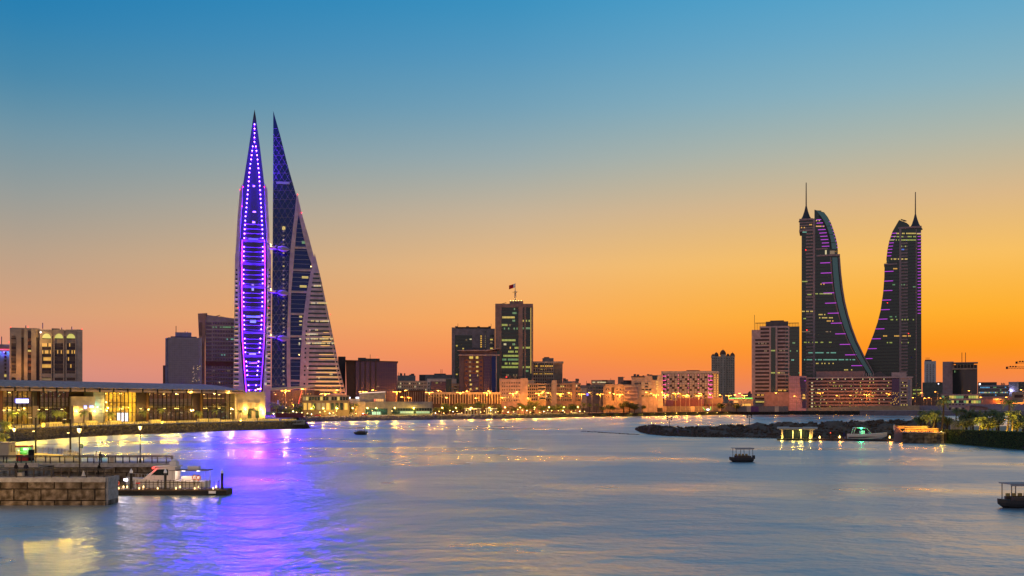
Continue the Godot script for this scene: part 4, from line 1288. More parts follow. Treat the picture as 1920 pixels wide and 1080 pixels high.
	fp(t, "frame", M.flag_stone, f, 940.4, 999.4, 569.8, 576.8, -34, 1.5)
	fp(t, "frame", M.flag_stone, f, 972, 980, 564.5, 775, -8, 2.2)
	fp(t, "frame", M.flag_stone, f, 983, 986, 576.8, 775, 0, 1.4)
	fp(t, "frame", M.flag_stone, f, 996.8, 999.6, 576, 775, -34, 1.5)
	fp(t, "lit_edge_strip", M.win_edge, f, 994.6, 996, 577, 700, 0.2, 0.8)
	fp(t, "roof_house", M.flag_stone, f, 955.5, 981, 564, 570, -22, -2)
	for i in 24: fp(t, "floor_band", M.floor_grey, f, 940.4, 994, 580 + i * 7.3, 581.6 + i * 7.3, 0, 0.5)
	for e in [[961, 969, 579, 0.6, "win_green"], [961, 969, 586.5, 0.6, "win_green"], [942, 965, 594.5, 0.85, "win_yellow"], [961, 969, 600.8, 0.7, "win_green"], [941, 950, 608.8, 1.0, "win_lime"], [950, 972, 609, 0.3, "win_dim"], [945, 971, 615.6, 0.55, "win_green"], [941, 967, 637.4, 0.95, "win_lime"], [942, 949, 645, 0.5, "win_pale"], [961, 969, 645, 0.5, "win_green"], [948, 958, 651.6, 0.5, "win_gold"], [965, 972, 651.6, 0.9, "win_lime"], [953, 970, 658.8, 0.95, "win_lime"], [944, 972, 666.6, 0.9, "win_lime"], [942, 972, 673.6, 0.8, "win_green"], [944, 972, 681, 0.8, "win_lime"], [940.6, 972, 687.8, 1.0, "win_lime"], [944, 972, 703, 0.45, "win_dim"], [980, 983, 651.4, 1, "win_lime"], [986, 994, 651.4, 1, "win_lime"], [986, 994, 687.8, 1, "win_lime"], [980, 983, 687.8, 1, "win_lime"], [986, 994, 601, 0.9, "win_lime"], [980, 983, 601, 0.9, "win_yellow"], [986, 992, 615, 0.8, "win_green"], [980, 983, 615, 0.9, "win_green"], [986, 990, 586, 0.5, "win_green"], [986, 992, 695, 0.5, "win_green"], [930, 931, 609, 0.0, "win_dim"]]:
		lit_row(t, f, e[0], e[1], e[2] + 0.6, 3.6, e[4], e[3], 0.55)
	fp(t, "warning_lamp", M.led_red, f, 948.6, 950.6, 706, 708, 0.3, 0.9)
	var ms := begin()
	var base := f.at(966, 564, -12)
	lathe(ms, base - t.position, [Vector2(2.0, 0), Vector2(1.5, 1.0), Vector2(1.0, 7.0), Vector2(0.8, 9.4), Vector2(2.6, 9.7), Vector2(2.6, 10.2), Vector2(0.5, 10.5), Vector2(0.32, 12.0), Vector2(0.22, 19.0), Vector2(0.01, 19.1)], 8)
	var mo := MeshInstance3D.new()
	mo.name = "flag_mast"
	mo.mesh = ms.commit()
	mo.material_override = M.cream
	t.add_child(mo)
	for k in 5: fp(t, "flood_lamp", M.lamp_warm, f, 957 + k * 5, 957.8 + k * 5, 562.6, 563.8, -3, -2.4)
	lamp(t, f.at(961, 561.6, -9), Color(1, 0.7, 0.25), 22, 0.2)
	lamp(t, f.at(969.5, 561.6, -9), Color(1, 0.7, 0.25), 22, 0.2)
	bar(t, "roof_crane", M.black_metal, f.at(939, 569, -6), f.at(949.5, 566.4, -6), 0.5)
	# flag: cloth with folds
	var fl := thing("flag", "red and white flag waving on the tower's mast", "flag", f.at(966, 529, -12))
	for part in 2:
		var st := begin()
		var n := 10
		for i in n:
			for s in [0, 1]: pass
			var u0 := float(i) / n
			var u1 := float(i + 1) / n
			var lo := 0.0 if part == 0 else 0.3
			if part == 0 and u1 > 0.31: continue
			if part == 1 and u0 < 0.29: continue
			var p := func(u: float, v: float) -> Vector3: return Vector3(-u * 6.2, -u * 1.9 - v * 3.9, sin(u * 9.0 + v) * 0.45 * u)
			quad(st, p.call(u0, 0.0), p.call(u1, 0.0), p.call(u1, 1.0), p.call(u0, 1.0), Vector3(0, 0, 1))
		var o := MeshInstance3D.new()
		o.name = "white_field" if part == 0 else "red_field"
		o.mesh = st.commit()
		o.material_override = M.flag_white if part == 0 else M.flag_red
		fl.add_child(o)
	# grooved block with a corner
	f = face(1027, 1010)
	t = thing("grooved_office_block", "tan office block ribbed by slim upright fins, right of the flag tower", "building", gp(1027, 1010, GY))
	fp(t, "wall", M.brown_glass, f, 999, 1037.6, 679, 775, -26, 0)
	ps(t, "side_wall", M.tan, f, [[1037.6, 679.4], [1055, 680.6], [1054, 775], [1037.6, 775]], -26, -1.2)
	fp(t, "cornice", M.beige, f, 998.4, 1056.4, 677.6, 681, -20, 1.2)
	fp(t, "roof_house", M.grey_wall, f, 1017, 1038, 671, 678, -18, -4)
	fp(t, "roof_house", M.grey_dark, f, 1020, 1030, 669, 671, -16, -6)
	for i in 10: fp(t, "fin", M.beige, f, 999.4 + i * 4.2, 1000.4 + i * 4.2, 681, 775, 0, 1.0)
	for i in 8: fp(t, "fin", M.grey_dark, f, 1039.6 + i * 1.9, 1040.2 + i * 1.9, 684, 775, -1.2, -0.9)
	for i in 6: fp(t, "spandrel", M.tan, f, 999, 1037.6, 689.8 + i * 6, 692 + i * 6, 0, 0.6)
	for i in 5: fp(t, "top_window", M.dark_glass, f, 1002 + i * 7, 1006 + i * 7, 681.6, 684, 1.0, 1.1)
	for e in [[1001, 1037, 686.4, "win_gold", 0.65], [1001, 1037, 701.4, "win_gold", 0.9], [1014, 1026, 691.6, "win_yellow", 0.35], [1020, 1026, 697.4, "win_yellow", 0.5]]:
		lit_row(t, f, e[0], e[1], e[2], 3.0, e[3], e[4], 0.3, 2.1)

func low_row() -> void:
	# low buildings along the shore road, left to right
	var f := face(963, 930)
	var t := block("government_block", "pink low block with five rows of small square windows", f, 937, 989, 710.5, 18, M.pink_stone)
	fp(t, "end_pier", M.pink_light, f, 936.4, 941, 709.6, 765, -18, 1.0)
	fp(t, "end_pier", M.pink_light, f, 976, 989.6, 709, 765, -18, 1.0)
	grid(t, f, 941, 976, 714.5, 754, 6, 11, 0.52, 0.5, M.pink_stone, M.dark_glass, ["win_yellow"], 0.06, 0.35)
	lit_row(t, f, 945, 967, 745, 2.6, "win_yellow", 0.5, 0.5, 2.4)
	clutter(t, f, 945, 985, 710.5, 7)
	f = face(1006, 950)
	t = block("apartment_block", "tan apartment block with balcony bands beside the pink low block", f, 987.6, 1024, 719, 18, M.tan)
	fp(t, "upper_block", M.beige, f, 987, 1002, 713, 720, -16, -4)
	grid(t, f, 989, 1008, 721, 752, 5, 5, 0.45, 0.3, M.tan, M.dark_glass, ["win_yellow"], 0.06, 0.4)
	for i in 5: fp(t, "balcony", M.beige, f, 1009, 1023, 724.6 + i * 6, 727 + i * 6, 0, 1.3)
	for i in 5: fp(t, "balcony_recess", M.dark_glass, f, 1009.4, 1022.6, 721.6 + i * 6, 724.6 + i * 6, 0, 0.1)
	fp(t, "lit_window", M.win_yellow, f, 990, 992.6, 721.6, 724.6, 0.1, 0.4)
	f = face(1057, 980)
	t = block("apartment_block", "long brown apartment block with two lit windows near its roof", f, 1022.6, 1089, 718, 20, M.brown_tan)
	fp(t, "roof_house", M.grey_dark, f, 1024, 1050, 711.4, 719, -16, -3)
	fp(t, "roof_house", M.grey_wall, f, 1055, 1085, 714.6, 719, -16, -5)
	fp(t, "stair_bay", M.beige, f, 1034, 1044, 713, 765, 0, 0.9)
	fp(t, "stair_bay", M.brown_tan, f, 1072.5, 1079, 717, 765, 0, 0.9)
	grid(t, f, 1044.6, 1072, 720, 753, 5, 8, 0.5, 0.4, M.brown_tan, M.dark_glass, ["win_pale"], 0.03, 0.4)
	grid(t, f, 1079.4, 1088.6, 720, 753, 5, 3, 0.4, 0.3, M.brown_tan, M.dark_glass, ["win_pale"], 0.03, 0.4)
	grid(t, f, 1023.4, 1033.6, 720, 753, 5, 3, 0.5, 0.4, M.brown_tan, M.dark_glass, ["win_pale"], 0.03, 0.4)
	for x in [1051, 1055]: fp(t, "lit_window", M.win_yellow, f, x, x + 2.2, 723.2, 726, 0.1, 0.55)
	clutter(t, f, 1056, 1084, 714.6, 5)
	f = face(1107, 1040)
	t = block("school_block", "grey low block with a long lit strip under its roof", f, 1088, 1132, 722, 20, M.grey_wall)
	fp(t, "upper_block", M.tan, f, 1108.6, 1153, 712.4, 723, -18, -2)
	fp(t, "upper_band", M.dark_brown, f, 1129, 1139, 712.6, 715.4, -2, -1.6)
	for e in [[1111, 1116], [1120, 1124], [1125, 1136]]: fp(t, "lit_window", M.win_pale, f, e[0], e[1], 715.8, 717.6, -2, -1.7)
	grid(t, f, 1102, 1131, 724, 742, 3, 10, 0.45, 0.3, M.grey_wall, M.dark_glass, ["win_dim"], 0.05, 0.4)
	fp(t, "front_house", M.cream, f, 1088.6, 1100, 728, 765, 0, 4)
	fp(t, "blue_sign_board", M.sign_blue, f, 1100, 1103, 737.4, 742, 4, 4.3)
	clutter(t, f, 1090, 1106, 722, 5)
	mast(t, f, 1099.6, 714, 722)
	mast(t, f, 1145.4, 709, 713)
	f = face(1167, 1010)
	t = block("hall_building", "tan low building with a porch of slim columns and plain wings", f, 1131, 1203, 721, 22, M.tan)
	fp(t, "wing", M.tan, f, 1135, 1168, 720.4, 765, 0, 1.6)
	fp(t, "porch_glass", M.brown_glass, f, 1171.6, 1196, 724, 750, 0, 0.1)
	fp(t, "porch_beam", M.beige_light, f, 1170.6, 1197, 723.4, 725.4, 0, 1.2)
	for i in 12: fp(t, "column", M.pink_stone, f, 1172 + i * 2.05, 1173 + i * 2.05, 725.4, 750, 0.2, 0.9)
	for i in 3: fp(t, "floor_band", M.pink_stone, f, 1171.6, 1196, 730.8 + i * 6.6, 732.2 + i * 6.6, 0.1, 1.0)
	fp(t, "door_recess", M.dark_brown, f, 1146.6, 1151.6, 726, 751, 1.6, 1.7)
	for i in 3:
		for x in [1135.8, 1139.8, 1156, 1162]: fp(t, "window", M.dark_glass, f, x, x + 2.4, 729 + i * 7, 730.6 + i * 7, 1.6, 1.7)
	clutter(t, f, 1136, 1200, 721, 9)
	f = face(1173, 1090)
	t = block("rooftop_block", "dark roof blocks with a tank rising behind the columned porch", f, 1163, 1189, 713, 18, M.grey_dark)
	fp(t, "roof_house", M.brown_tan, f, 1158.6, 1169, 706.6, 730, -10, 1)
	bar(t, "roof_frame", M.black_metal, f.at(1168, 707.4, 0), f.at(1171.6, 707.4, 0), 0.4)
	for i in 12: fp(t, "louvre", M.dark_brown, f, 1169 + i * 1.6, 1169.8 + i * 1.6, 713.4, 721, 0, 0.4)
	f = face(1212, 1070)
	t = block("office_block", "beige office block with dark ribbon windows left of the chequered hotel", f, 1184, 1232, 706, 24, M.beige)
	fp(t, "roof_slab", M.grey_dark, f, 1183.4, 1209, 705, 707.6, -14, 0.6)
	fp(t, "roof_house", M.beige, f, 1209, 1225, 704.4, 709, -14, 0.4)
	grid(t, f, 1202.6, 1222, 716, 745, 5, 3, 0.52, 0.16, M.beige, M.dark_glass, ["win_dim"], 0.1, 0.4)
	grid(t, f, 1191, 1202, 716, 722, 1, 4, 0.4, 0.2, M.beige, M.dark_glass, ["win_dim"], 0.1, 0.4)
	fp(t, "glass_corner", M.dark_glass, f, 1223, 1232, 703.6, 712, -10, 0.5)
	fp(t, "stair_tower", M.cream, f, 1232.4, 1243, 703, 765, -16, -1)
	lit_row(t, f, 1230, 1234, 728, 2, "win_yellow", 0.8, 0.6, 1.4)
	for i in 6: lit_row(t, f, 1230, 1233.6, 716 + i * 4.4, 2.0, "win_yellow", 0.7, 0.6, 1.4)
	clutter(t, f, 1188, 1222, 706, 7)
	# chequered hotel
	f = face(1288, 1120)
	t = thing("chequered_hotel", "low hotel with a chequered front of cream panels and magenta lights", "building", gp(1288, 1120, GY))
	fp(t, "wall", M.brown_glass, f, 1240.6, 1336, 697, 765, -26, 0)
	ps(t, "side_wall", M.tan, f, [[1336, 696.6], [1348, 697.4], [1347, 765], [1336, 765]], -26, -1)
	fp(t, "cornice", M.cream, f, 1240, 1348, 695.8, 700.6, -26, 1.2)
	fp(t, "roof_house", M.grey_dark, f, 1287, 1312, 693.8, 697, -16, -6)
	fp(t, "end_pier", M.cream, f, 1240, 1243, 697, 765, 0, 0.9)
	for r in 15:
		for k in 19:
			if (r + k * 2) % 3 != 0 or r % 4 == 0:
				fp(t, "panel", M.cream, f, 1246.4 + k * 4.7 - 0.2, 1246.4 + k * 4.7 + 3.7, 701.4 + r * 4.0, 705.0 + r * 4.0, 0, 0.7)
			if k % 4 == 1 and r % 2 == 0:
				fp(t, "magenta_lamp", M.led_magenta, f, 1247.8 + k * 4.7, 1249 + k * 4.7, 702.6 + r * 4.0, 703.8 + r * 4.0, 0.7, 0.9)
	for i in 6: fp(t, "upright", M.cream, f, 1254.4 + i * 14.4, 1255.4 + i * 14.4, 700, 765, 0, 0.4)
	for i in 6:
		fp(t, "led_strip", M.led_magenta, f, 1240, 1248.6, 704.8 + i * 8.0, 705.9 + i * 8.0, 0.9, 1.2)
		fp(t, "led_strip", M.led_magenta, f, 1328, 1336, 704.8 + i * 8.0, 705.9 + i * 8.0, 0.9, 1.2)
	for i in 12:
		for x in [1339.4, 1344.6]: fp(t, "lit_window", M.win_gold, f, x, x + 2.2, 702 + i * 4.4, 704.4 + i * 4.4, -1, -0.8)
	# residential tower with domes
	f = face(1356, 1300)
	t = block("apartment_tower", "slim brown apartment tower with small domes on its roof", f, 1334, 1377.4, 668, 26, M.beige, "skyscraper")
	for e in [[1334, 1341], [1351, 1361], [1370, 1377.6]]: fp(t, "bay", M.beige, f, e[0], e[1], 664.4 if e[0] == 1351 else 667, 775, 0, 1.4)
	for i in 17:
		for x in [1335.4, 1338.4, 1343, 1347, 1352.4, 1357.6, 1363, 1366.6, 1371, 1374.4]:
			fp(t, "window", M.dark_glass, f, x, x + 1.6, 671 + i * 4.4, 673 + i * 4.4, 1.4 if x < 1341 or x > 1370 or (x > 1351 and x < 1360) else 0.0, 1.5 if x < 1341 or x > 1370 or (x > 1351 and x < 1360) else 0.1)
	for e in [[1337, 668, 2.6], [1343, 665.6, 3.0], [1355.5, 662.6, 4.0], [1365, 667, 2.4], [1373.4, 666.6, 3.2]]:
		var ds := begin()
		lathe(ds, f.at(e[0], e[1], -5) - t.position, [Vector2(e[2], -2), Vector2(e[2], 0), Vector2(e[2] * 0.92, e[2] * 0.4), Vector2(e[2] * 0.6, e[2] * 0.9), Vector2(0.15, e[2] * 1.3), Vector2(0.02, e[2] * 1.8)], 10)
		var dm := MeshInstance3D.new()
		dm.name = "dome"
		dm.mesh = ds.commit()
		dm.material_override = M.brown
		t.add_child(dm, true)
	# the filling station corner
	f = face(1396, 1110)
	t = block("fuel_station", "low roadside building with a green light line beside the pink office tower", f, 1374, 1412, 748, 12, M.tan)
	fp(t, "green_light_strip", M.led_green, f, 1366, 1411, 745.8, 747.6, -2, 1)
	fp(t, "lit_window", M.win_orange, f, 1376, 1384, 751, 755, 0, 0.2)
	fp(t, "lit_window", M.win_gold, f, 1392, 1408, 757, 761, 0, 0.2)
	fp(t, "red_sign_board", M.win_red, f, 1367, 1376, 748, 750.6, 0.2, 0.6)
	t = block("storage_block", "plain grey block behind the green light line", face(1400, 1250), 1393, 1412, 738, 20, M.grey_wall)
	clutter(t, face(1400, 1250), 1402, 1409, 738, 3)

func office_tower_pink() -> void:
	var f := face(1452, 1140)
	var t := thing("ribbon_window_tower", "pink office tower with dark ribbon windows and a green glass slot", "skyscraper", gp(1452, 1140, GY))
	fp(t, "wall", M.pink_stone, f, 1409.4, 1480, 618, 775, -34, 0)
	fp(t, "side_wall", M.green_glass, f, 1480, 1499, 612, 775, -34, -0.6)
	fp(t, "upper_wall", M.pink_stone, f, 1424.6, 1480, 611.4, 620, -30, 0)
	fp(t, "drum", M.grey_dark, f, 1436, 1478, 602.4, 612, -24, -3)
	fp(t, "drum_top", M.grey_dark, f, 1444, 1470, 600.2, 603, -20, -5)
	for i in 7: fp(t, "screen_post", M.rail_metal, f, 1417 + i * 3, 1417.5 + i * 3, 604.8, 619, -6, -5.6)
	for i in 7: fp(t, "screen_post", M.rail_metal, f, 1480 + i * 2.9, 1480.6 + i * 2.9, 604.8, 614, -6, -5.6)
	fp(t, "screen_rail", M.rail_metal, f, 1416, 1436, 604.4, 605.6, -6, -5.5)
	fp(t, "screen_rail", M.rail_metal, f, 1478, 1498, 604.4, 605.6, -6, -5.5)
	mast(t, f, 1414.4, 589.5, 618)
	fp(t, "green_slot", M.green_glass, f, 1445.6, 1454, 614, 736, 0, 0.3)
	fp(t, "slot_pier", M.pink_stone, f, 1442.4, 1445.4, 611.4, 775, 0, 1.0)
	fp(t, "slot_pier", M.pink_stone, f, 1454.2, 1457, 611.4, 775, 0, 1.0)
	for i in 21:
		var y := 615.0 + i * 6.86
		if i > 2: fp(t, "window_strip", M.dark_brown, f, 1416, 1442.2, y, y + 3.8, 0, 0.16)
		else: fp(t, "window_strip", M.dark_brown, f, 1426, 1442.2, y, y + 3.8, 0, 0.16)
		if i < 18:
			fp(t, "window_strip", M.dark_brown, f, 1458, 1472, y - 0.4, y + 3.4, 0, 0.16)
			fp(t, "window_strip", M.dark_glass, f, 1472.4, 1478, y - 0.4, y + 3.4, 0, 0.16)
			fp(t, "floor_band", M.floor_grey, f, 1480, 1498.6, y, y + 0.8, -0.6, -0.2)
	for e in [[1422, 1440, 644, "win_dim", 0.5], [1420, 1442, 658, "win_dim", 0.4], [1446, 1454, 657.4, "win_lime", 1.0], [1459, 1470, 657.4, "win_dim", 0.4], [1481, 1486, 658, "win_green", 0.9], [1491, 1497, 658, "win_green", 0.9], [1484, 1490, 675, "win_cyan", 0.5], [1446, 1454, 699, "win_lime", 1.0], [1458, 1463, 699, "win_yellow", 1.0], [1464, 1472, 699, "win_dim", 0.5], [1495, 1499, 699, "win_green", 0.8], [1486, 1490, 643, "win_green", 0.6], [1459, 1474, 732, "win_gold", 0.8], [1417, 1434, 740.6, "win_gold", 0.6], [1417, 1434, 753.4, "win_yellow", 0.95]]:
		lit_row(t, f, e[0], e[1], e[2], 2.6, e[3], e[4], 0.4)
	# the plain block at its foot, and the pink panel
	f = face(1457, 1118)
	block("plain_annex", "windowless brown block at the foot of the pink office tower", f, 1433, 1480.4, 735, 14, M.brown_pink)
	f = face(1491, 1112)
	t = block("panel_building", "bright pink panelled end block left of the long shopping centre", f, 1480, 1512, 705, 20, M.pink_panel)
	for i in 8: fp(t, "joint", M.brown_pink, f, 1480, 1502, 712 + i * 7, 712.5 + i * 7, 0, 0.1)
	for i in 6: fp(t, "joint", M.brown_pink, f, 1483 + i * 3.4, 1483.3 + i * 3.4, 705, 765, 0, 0.12)
	ps(t, "glass_wedge", M.violet_glass, f, [[1499, 708], [1511, 708], [1511, 765], [1504.6, 765]], 0, 0.5)
	for i in 6: fp(t, "floor_band", M.floor_grey, f, 1500 + i * 0.6, 1511, 712 + i * 7.6, 713.4 + i * 7.6, 0.5, 0.8)
	fp(t, "violet_lamp_board", M.led_purple, f, 1508, 1511, 713, 714.4, 0.5, 0.8)
	for i in 14: fp(t, "interior_lamp", M.win_gold, f, 1504 + rng.randf() * 6, 1505.4 + rng.randf() * 6, 739 + i * 0.6, 740.2 + i * 0.6, 0.5, 0.7)
	# long shopping centre below the twin towers
	f = face(1600, 1108)
	t = thing("shopping_centre", "long pink shopping centre with open floors below the twin towers", "building", gp(1600, 1108, GY))
	fp(t, "wall", M.dark_brown, f, 1512, 1672, 708, 775, -26, -0.2)
	fp(t, "roof_slab", M.pink_stone, f, 1511, 1712, 706.6, 709.4, -20, 1.2)
	for i in 9:
		var y := 713.0 + i * 6.4
		fp(t, "parapet", M.pink_brown, f, 1516, 1672, y, y + 3.4, -0.2, 0.9)
	for i in 3: fp(t, "pier", M.pink_brown, f, [1512, 1552, 1600][i], [1516, 1553, 1601][i], 709, 775, -0.2, 1.1)
	for i in 9:
		var y := 710.8 + i * 6.4
		lit_row(t, f, 1518, 1671, y, 2.0, ["win_pale", "win_yellow", "win_lime"][i % 3], 0.12, 0.05, 2.2)
		if i > 0: fp(t, "lit_window", M.win_pale, f, 1521, 1524.2, y - 1, y + 1.6, -0.2, 0.1)
	fp(t, "glass_stair", M.violet_glass, f, 1672, 1686, 710, 775, -20, 1.0)
	for i in 40: 
		var x := rng.randf_range(1673, 1685)
		var y := rng.randf_range(735, 758)
		fp(t, "interior_lamp", M.win_gold, f, x, x + 0.9, y, y + 0.9, 1.0, 1.2)
	fp(t, "end_block", M.pink_light, f, 1686, 1710, 707, 775, -20, 0.4)
	for i in 8:
		fp(t, "window_strip", M.dark_brown, f, 1689, 1700, 716 + i * 6, 719 + i * 6, 0.4, 0.5)
		lit_row(t, f, 1689, 1700, 717.4 + i * 6, 2, "win_yellow", 0.3, 0.6)
	fp(t, "glass_column", M.grey_glass, f, 1701.6, 1706, 712, 775, 0.4, 0.8)
	fp(t, "roof_house", M.brown_pink, f, 1530, 1622, 696, 707, -16, -4)
	for i in 5: fp(t, "column", M.pink_stone, f, 1619 + i * 4.4, 1620.2 + i * 4.4, 700, 707, -3, -2)
	ps(t, "canopy_roof", M.grey_dark, f, [[1640, 700], [1651, 696], [1662, 704], [1668, 707], [1640, 707]], -12, -2)
	fp(t, "roof_house", M.pink_stone, f, 1672, 1700, 698, 707, -14, -4)

func right_blocks() -> void:
	var f := face(1743, 1400)
	var t := block("apartment_tower", "pale slim tower with upright window slots right of the twin towers", f, 1733, 1755, 677, 18, M.white_wall, "skyscraper")
	fp(t, "roof_house", M.grey_dark, f, 1734, 1747, 674.4, 678, -12, -2)
	for i in 5: fp(t, "screen_post", M.rail_metal, f, 1736 + i * 1.6, 1736.4 + i * 1.6, 670, 675, -6, -5.6)
	for x in [1737.6, 1743.6, 1749]: fp(t, "window_slot", M.grey_glass, f, x, x + 1.6, 683, 720, 0, 0.2)
	for i in 9: fp(t, "floor_band", M.white_wall, f, 1737, 1751, 686 + i * 4, 687 + i * 4, 0, 0.4)
	t = block("plain_block", "windowless grey-green block below the pale slim tower", face(1748, 1280), 1729.6, 1768, 717, 20, M.grey_green)
	fp(t, "corner_window", M.dark_glass, face(1748, 1280), 1756, 1765, 716.4, 721.6, 0, 0.4)
	fp(t, "lit_window", M.sign_white, face(1748, 1280), 1758.6, 1760.6, 718.6, 720.6, 0.4, 0.6)
	f = face(1801, 1200)
	t = thing("curved_glass_block", "squat tower of dark curved glass under a wide flat roof slab", "building", gp(1801, 1200, GY))
	fp(t, "wall", M.pink_grey, f, 1767.4, 1788, 678, 775, -30, 0)
	var st := begin()
	var n := 14
	for i in n:
		var x0 := 1786.0 + 46.5 * i / n
		var x1 := 1786.0 + 46.5 * (i + 1) / n
		var z0 := sin(PI * i / n) * 5.0
		var z1 := sin(PI * (i + 1) / n) * 5.0
		quad(st, f.at(x0, 692, z0) - t.position, f.at(x1, 692, z1) - t.position, f.at(x1, 775, z1) - t.position, f.at(x0, 775, z0) - t.position, f.n)
		tri(st, f.at(x0, 692, z0) - t.position, f.at(x1, 692, z1) - t.position, f.at(1809, 692, -20) - t.position, UP)
	var o := MeshInstance3D.new()
	o.name = "curved_glass"
	o.mesh = st.commit()
	o.material_override = M.grey_glass_dark
	t.add_child(o)
	fp(t, "back_wall", M.grey_dark, f, 1788, 1832, 684, 775, -30, -1)
	fp(t, "loggia_beam", M.tan, f, 1786, 1832.5, 690.6, 693, -1, 5.6)
	for i in 8: fp(t, "loggia_post", M.tan, f, 1788 + i * 6.2, 1789 + i * 6.2, 684, 691, 4, 5)
	fp(t, "roof_slab", M.grey_wall, f, 1786, 1833.6, 679.4, 681.2, -20, 7)
	fp(t, "upper_glass", M.dark_glass, f, 1792, 1826, 681.2, 685, -10, 2)
	for x in [1803.6, 1810.4]: mast(t, f, x, 660.6, 680, -6, 0.25)
	fp(t, "lit_window", M.win_green, f, 1789.6, 1791, 695, 698.6, 3.0, 4.4)
	f = face(1862, 1260)
	t = block("terrace_block", "stepped low block with blue and white lit windows", f, 1833, 1892, 722, 20, M.pink_grey)
	fp(t, "roof_house", M.grey_dark, f, 1833.6, 1869, 716.6, 723, -16, -1)
	grid(t, f, 1835, 1890, 724, 748, 5, 18, 0.5, 0.0, M.pink_grey, M.dark_glass, ["win_pale", "win_green", "win_sky"], 0.3, 0.5)
	lit_row(t, f, 1838, 1855, 726.5, 2.2, "win_sky", 0.8, 0.3)
	lit_row(t, f, 1838, 1855, 736, 2.0, "win_sky", 0.7, 0.3)
	fp(t, "sign_lamp", M.lamp_white, f, 1836, 1838.4, 719, 721.4, -1, -0.5)
	for i in 4: fp(t, "roof_unit", M.grey_dark, f, 1877 + i * 2, 1878.4 + i * 2, 717.6 + (i % 2), 722, -6, -5)
	f = face(1905, 1300)
	t = block("tall_slab_block", "grey slab block with a bright white floodlight, cut by the right edge", f, 1891, 1990, 715.6, 20, M.grey_wall)
	fp(t, "glass_part", M.dark_glass, f, 1910, 1990, 716.4, 730, 0, 0.4)
	fp(t, "pier", M.beige, f, 1907, 1909.6, 715.6, 765, 0, 0.9)
	fp(t, "flood_lamp", M.lamp_blue, f, 1894.6, 1897.6, 730.6, 733.4, 0.2, 1.0)
	lamp(t, f.at(1896, 732, 3), Color(0.7, 0.7, 1.0), 80, 0.4)
	f = face(1905, 1180)
	t = block("low_warehouse", "low tan roadside block with one dark window band near the right edge", f, 1897, 1990, 735, 16, M.tan)
	fp(t, "window_band", M.dark_brown, f, 1902, 1918, 740, 745.6, 0, 0.2)
	f = face(1803, 1150)
	t = block("glass_showroom", "low glass showroom with greenish lit floors below the curved glass block", f, 1764, 1840, 739, 14, M.pink_grey)
	grid(t, f, 1766, 1839, 740, 758, 2, 16, 0.42, 0.08, M.pink_grey, M.dark_glass, ["win_lime", "win_green", "win_yellow"], 0.5, 0.6)
	t = block("fenced_lot", "dark low shed beside the end of the shopping centre", face(1738, 1135), 1712, 1764, 744, 12, M.grey_dark)
	f = face(1868, 1170)
	t = block("drive_in_hall", "low pink hall with a glowing orange canopy", f, 1840, 1898, 744, 14, M.pink_brown)
	fp(t, "canopy_light", M.win_orange, f, 1862, 1878, 747.6, 749.6, 0, 3)
	lamp(t, f.at(1870, 751, 4), Color(1, 0.5, 0.1), 90, 0.4)
	# cranes at the right edge
	f = face(1900, 1500)
	t = thing("tower_crane", "lower dark tower crane with its counterweight jib, cut by the right edge", "crane", gp(1921, 1500, GY), "tower cranes at the right edge")
	crane(t, f, 1921, 686, 687.6, 1887, 1990, 691)
	t = thing("tower_crane", "upper smaller tower crane jib cut by the right edge", "crane", gp(1940, 1650, GY), "tower cranes at the right edge")
	crane(t, face(1925, 1650), 1940, 676, 678.0, 1905, 1990, 681)

func crane(t: Node3D, f: Fac, x: float, ytop: float, yj: float, xa: float, xb: float, ylow: float) -> void:
	for k in 2: bar(t, "mast_leg", M.crane_paint, f.at(x + k * 1.6, 770, 0), f.at(x + k * 1.6, ytop, 0), 0.4)
	for i in 14: bar(t, "mast_brace", M.crane_paint, f.at(x + (i % 2) * 1.6, 770 - i * 5.6, 0), f.at(x + ((i + 1) % 2) * 1.6, 764.4 - i * 5.6, 0), 0.25)
	bar(t, "jib_chord", M.crane_paint, f.at(xa, yj, 0), f.at(xb, yj, 0), 0.45)
	bar(t, "jib_chord", M.crane_paint, f.at(xa, ylow, 0), f.at(xb, ylow, 0), 0.45)
	var q := xa
	var i := 0
	while q < xb - 3:
		bar(t, "jib_brace", M.crane_paint, f.at(q, yj if i % 2 else ylow, 0), f.at(q + 2.6, ylow if i % 2 else yj, 0), 0.28)
		q += 2.6
		i += 1
	fp(t, "counterweight", M.black_metal, f, xa - 1, xa + 3, yj, ylow + 1, -1, 1)
	for k in 3: fp(t, "winch", M.black_metal, f, xa + 6 + k * 5, xa + 9 + k * 5, yj - 1.4, yj + 1, -1, 1)

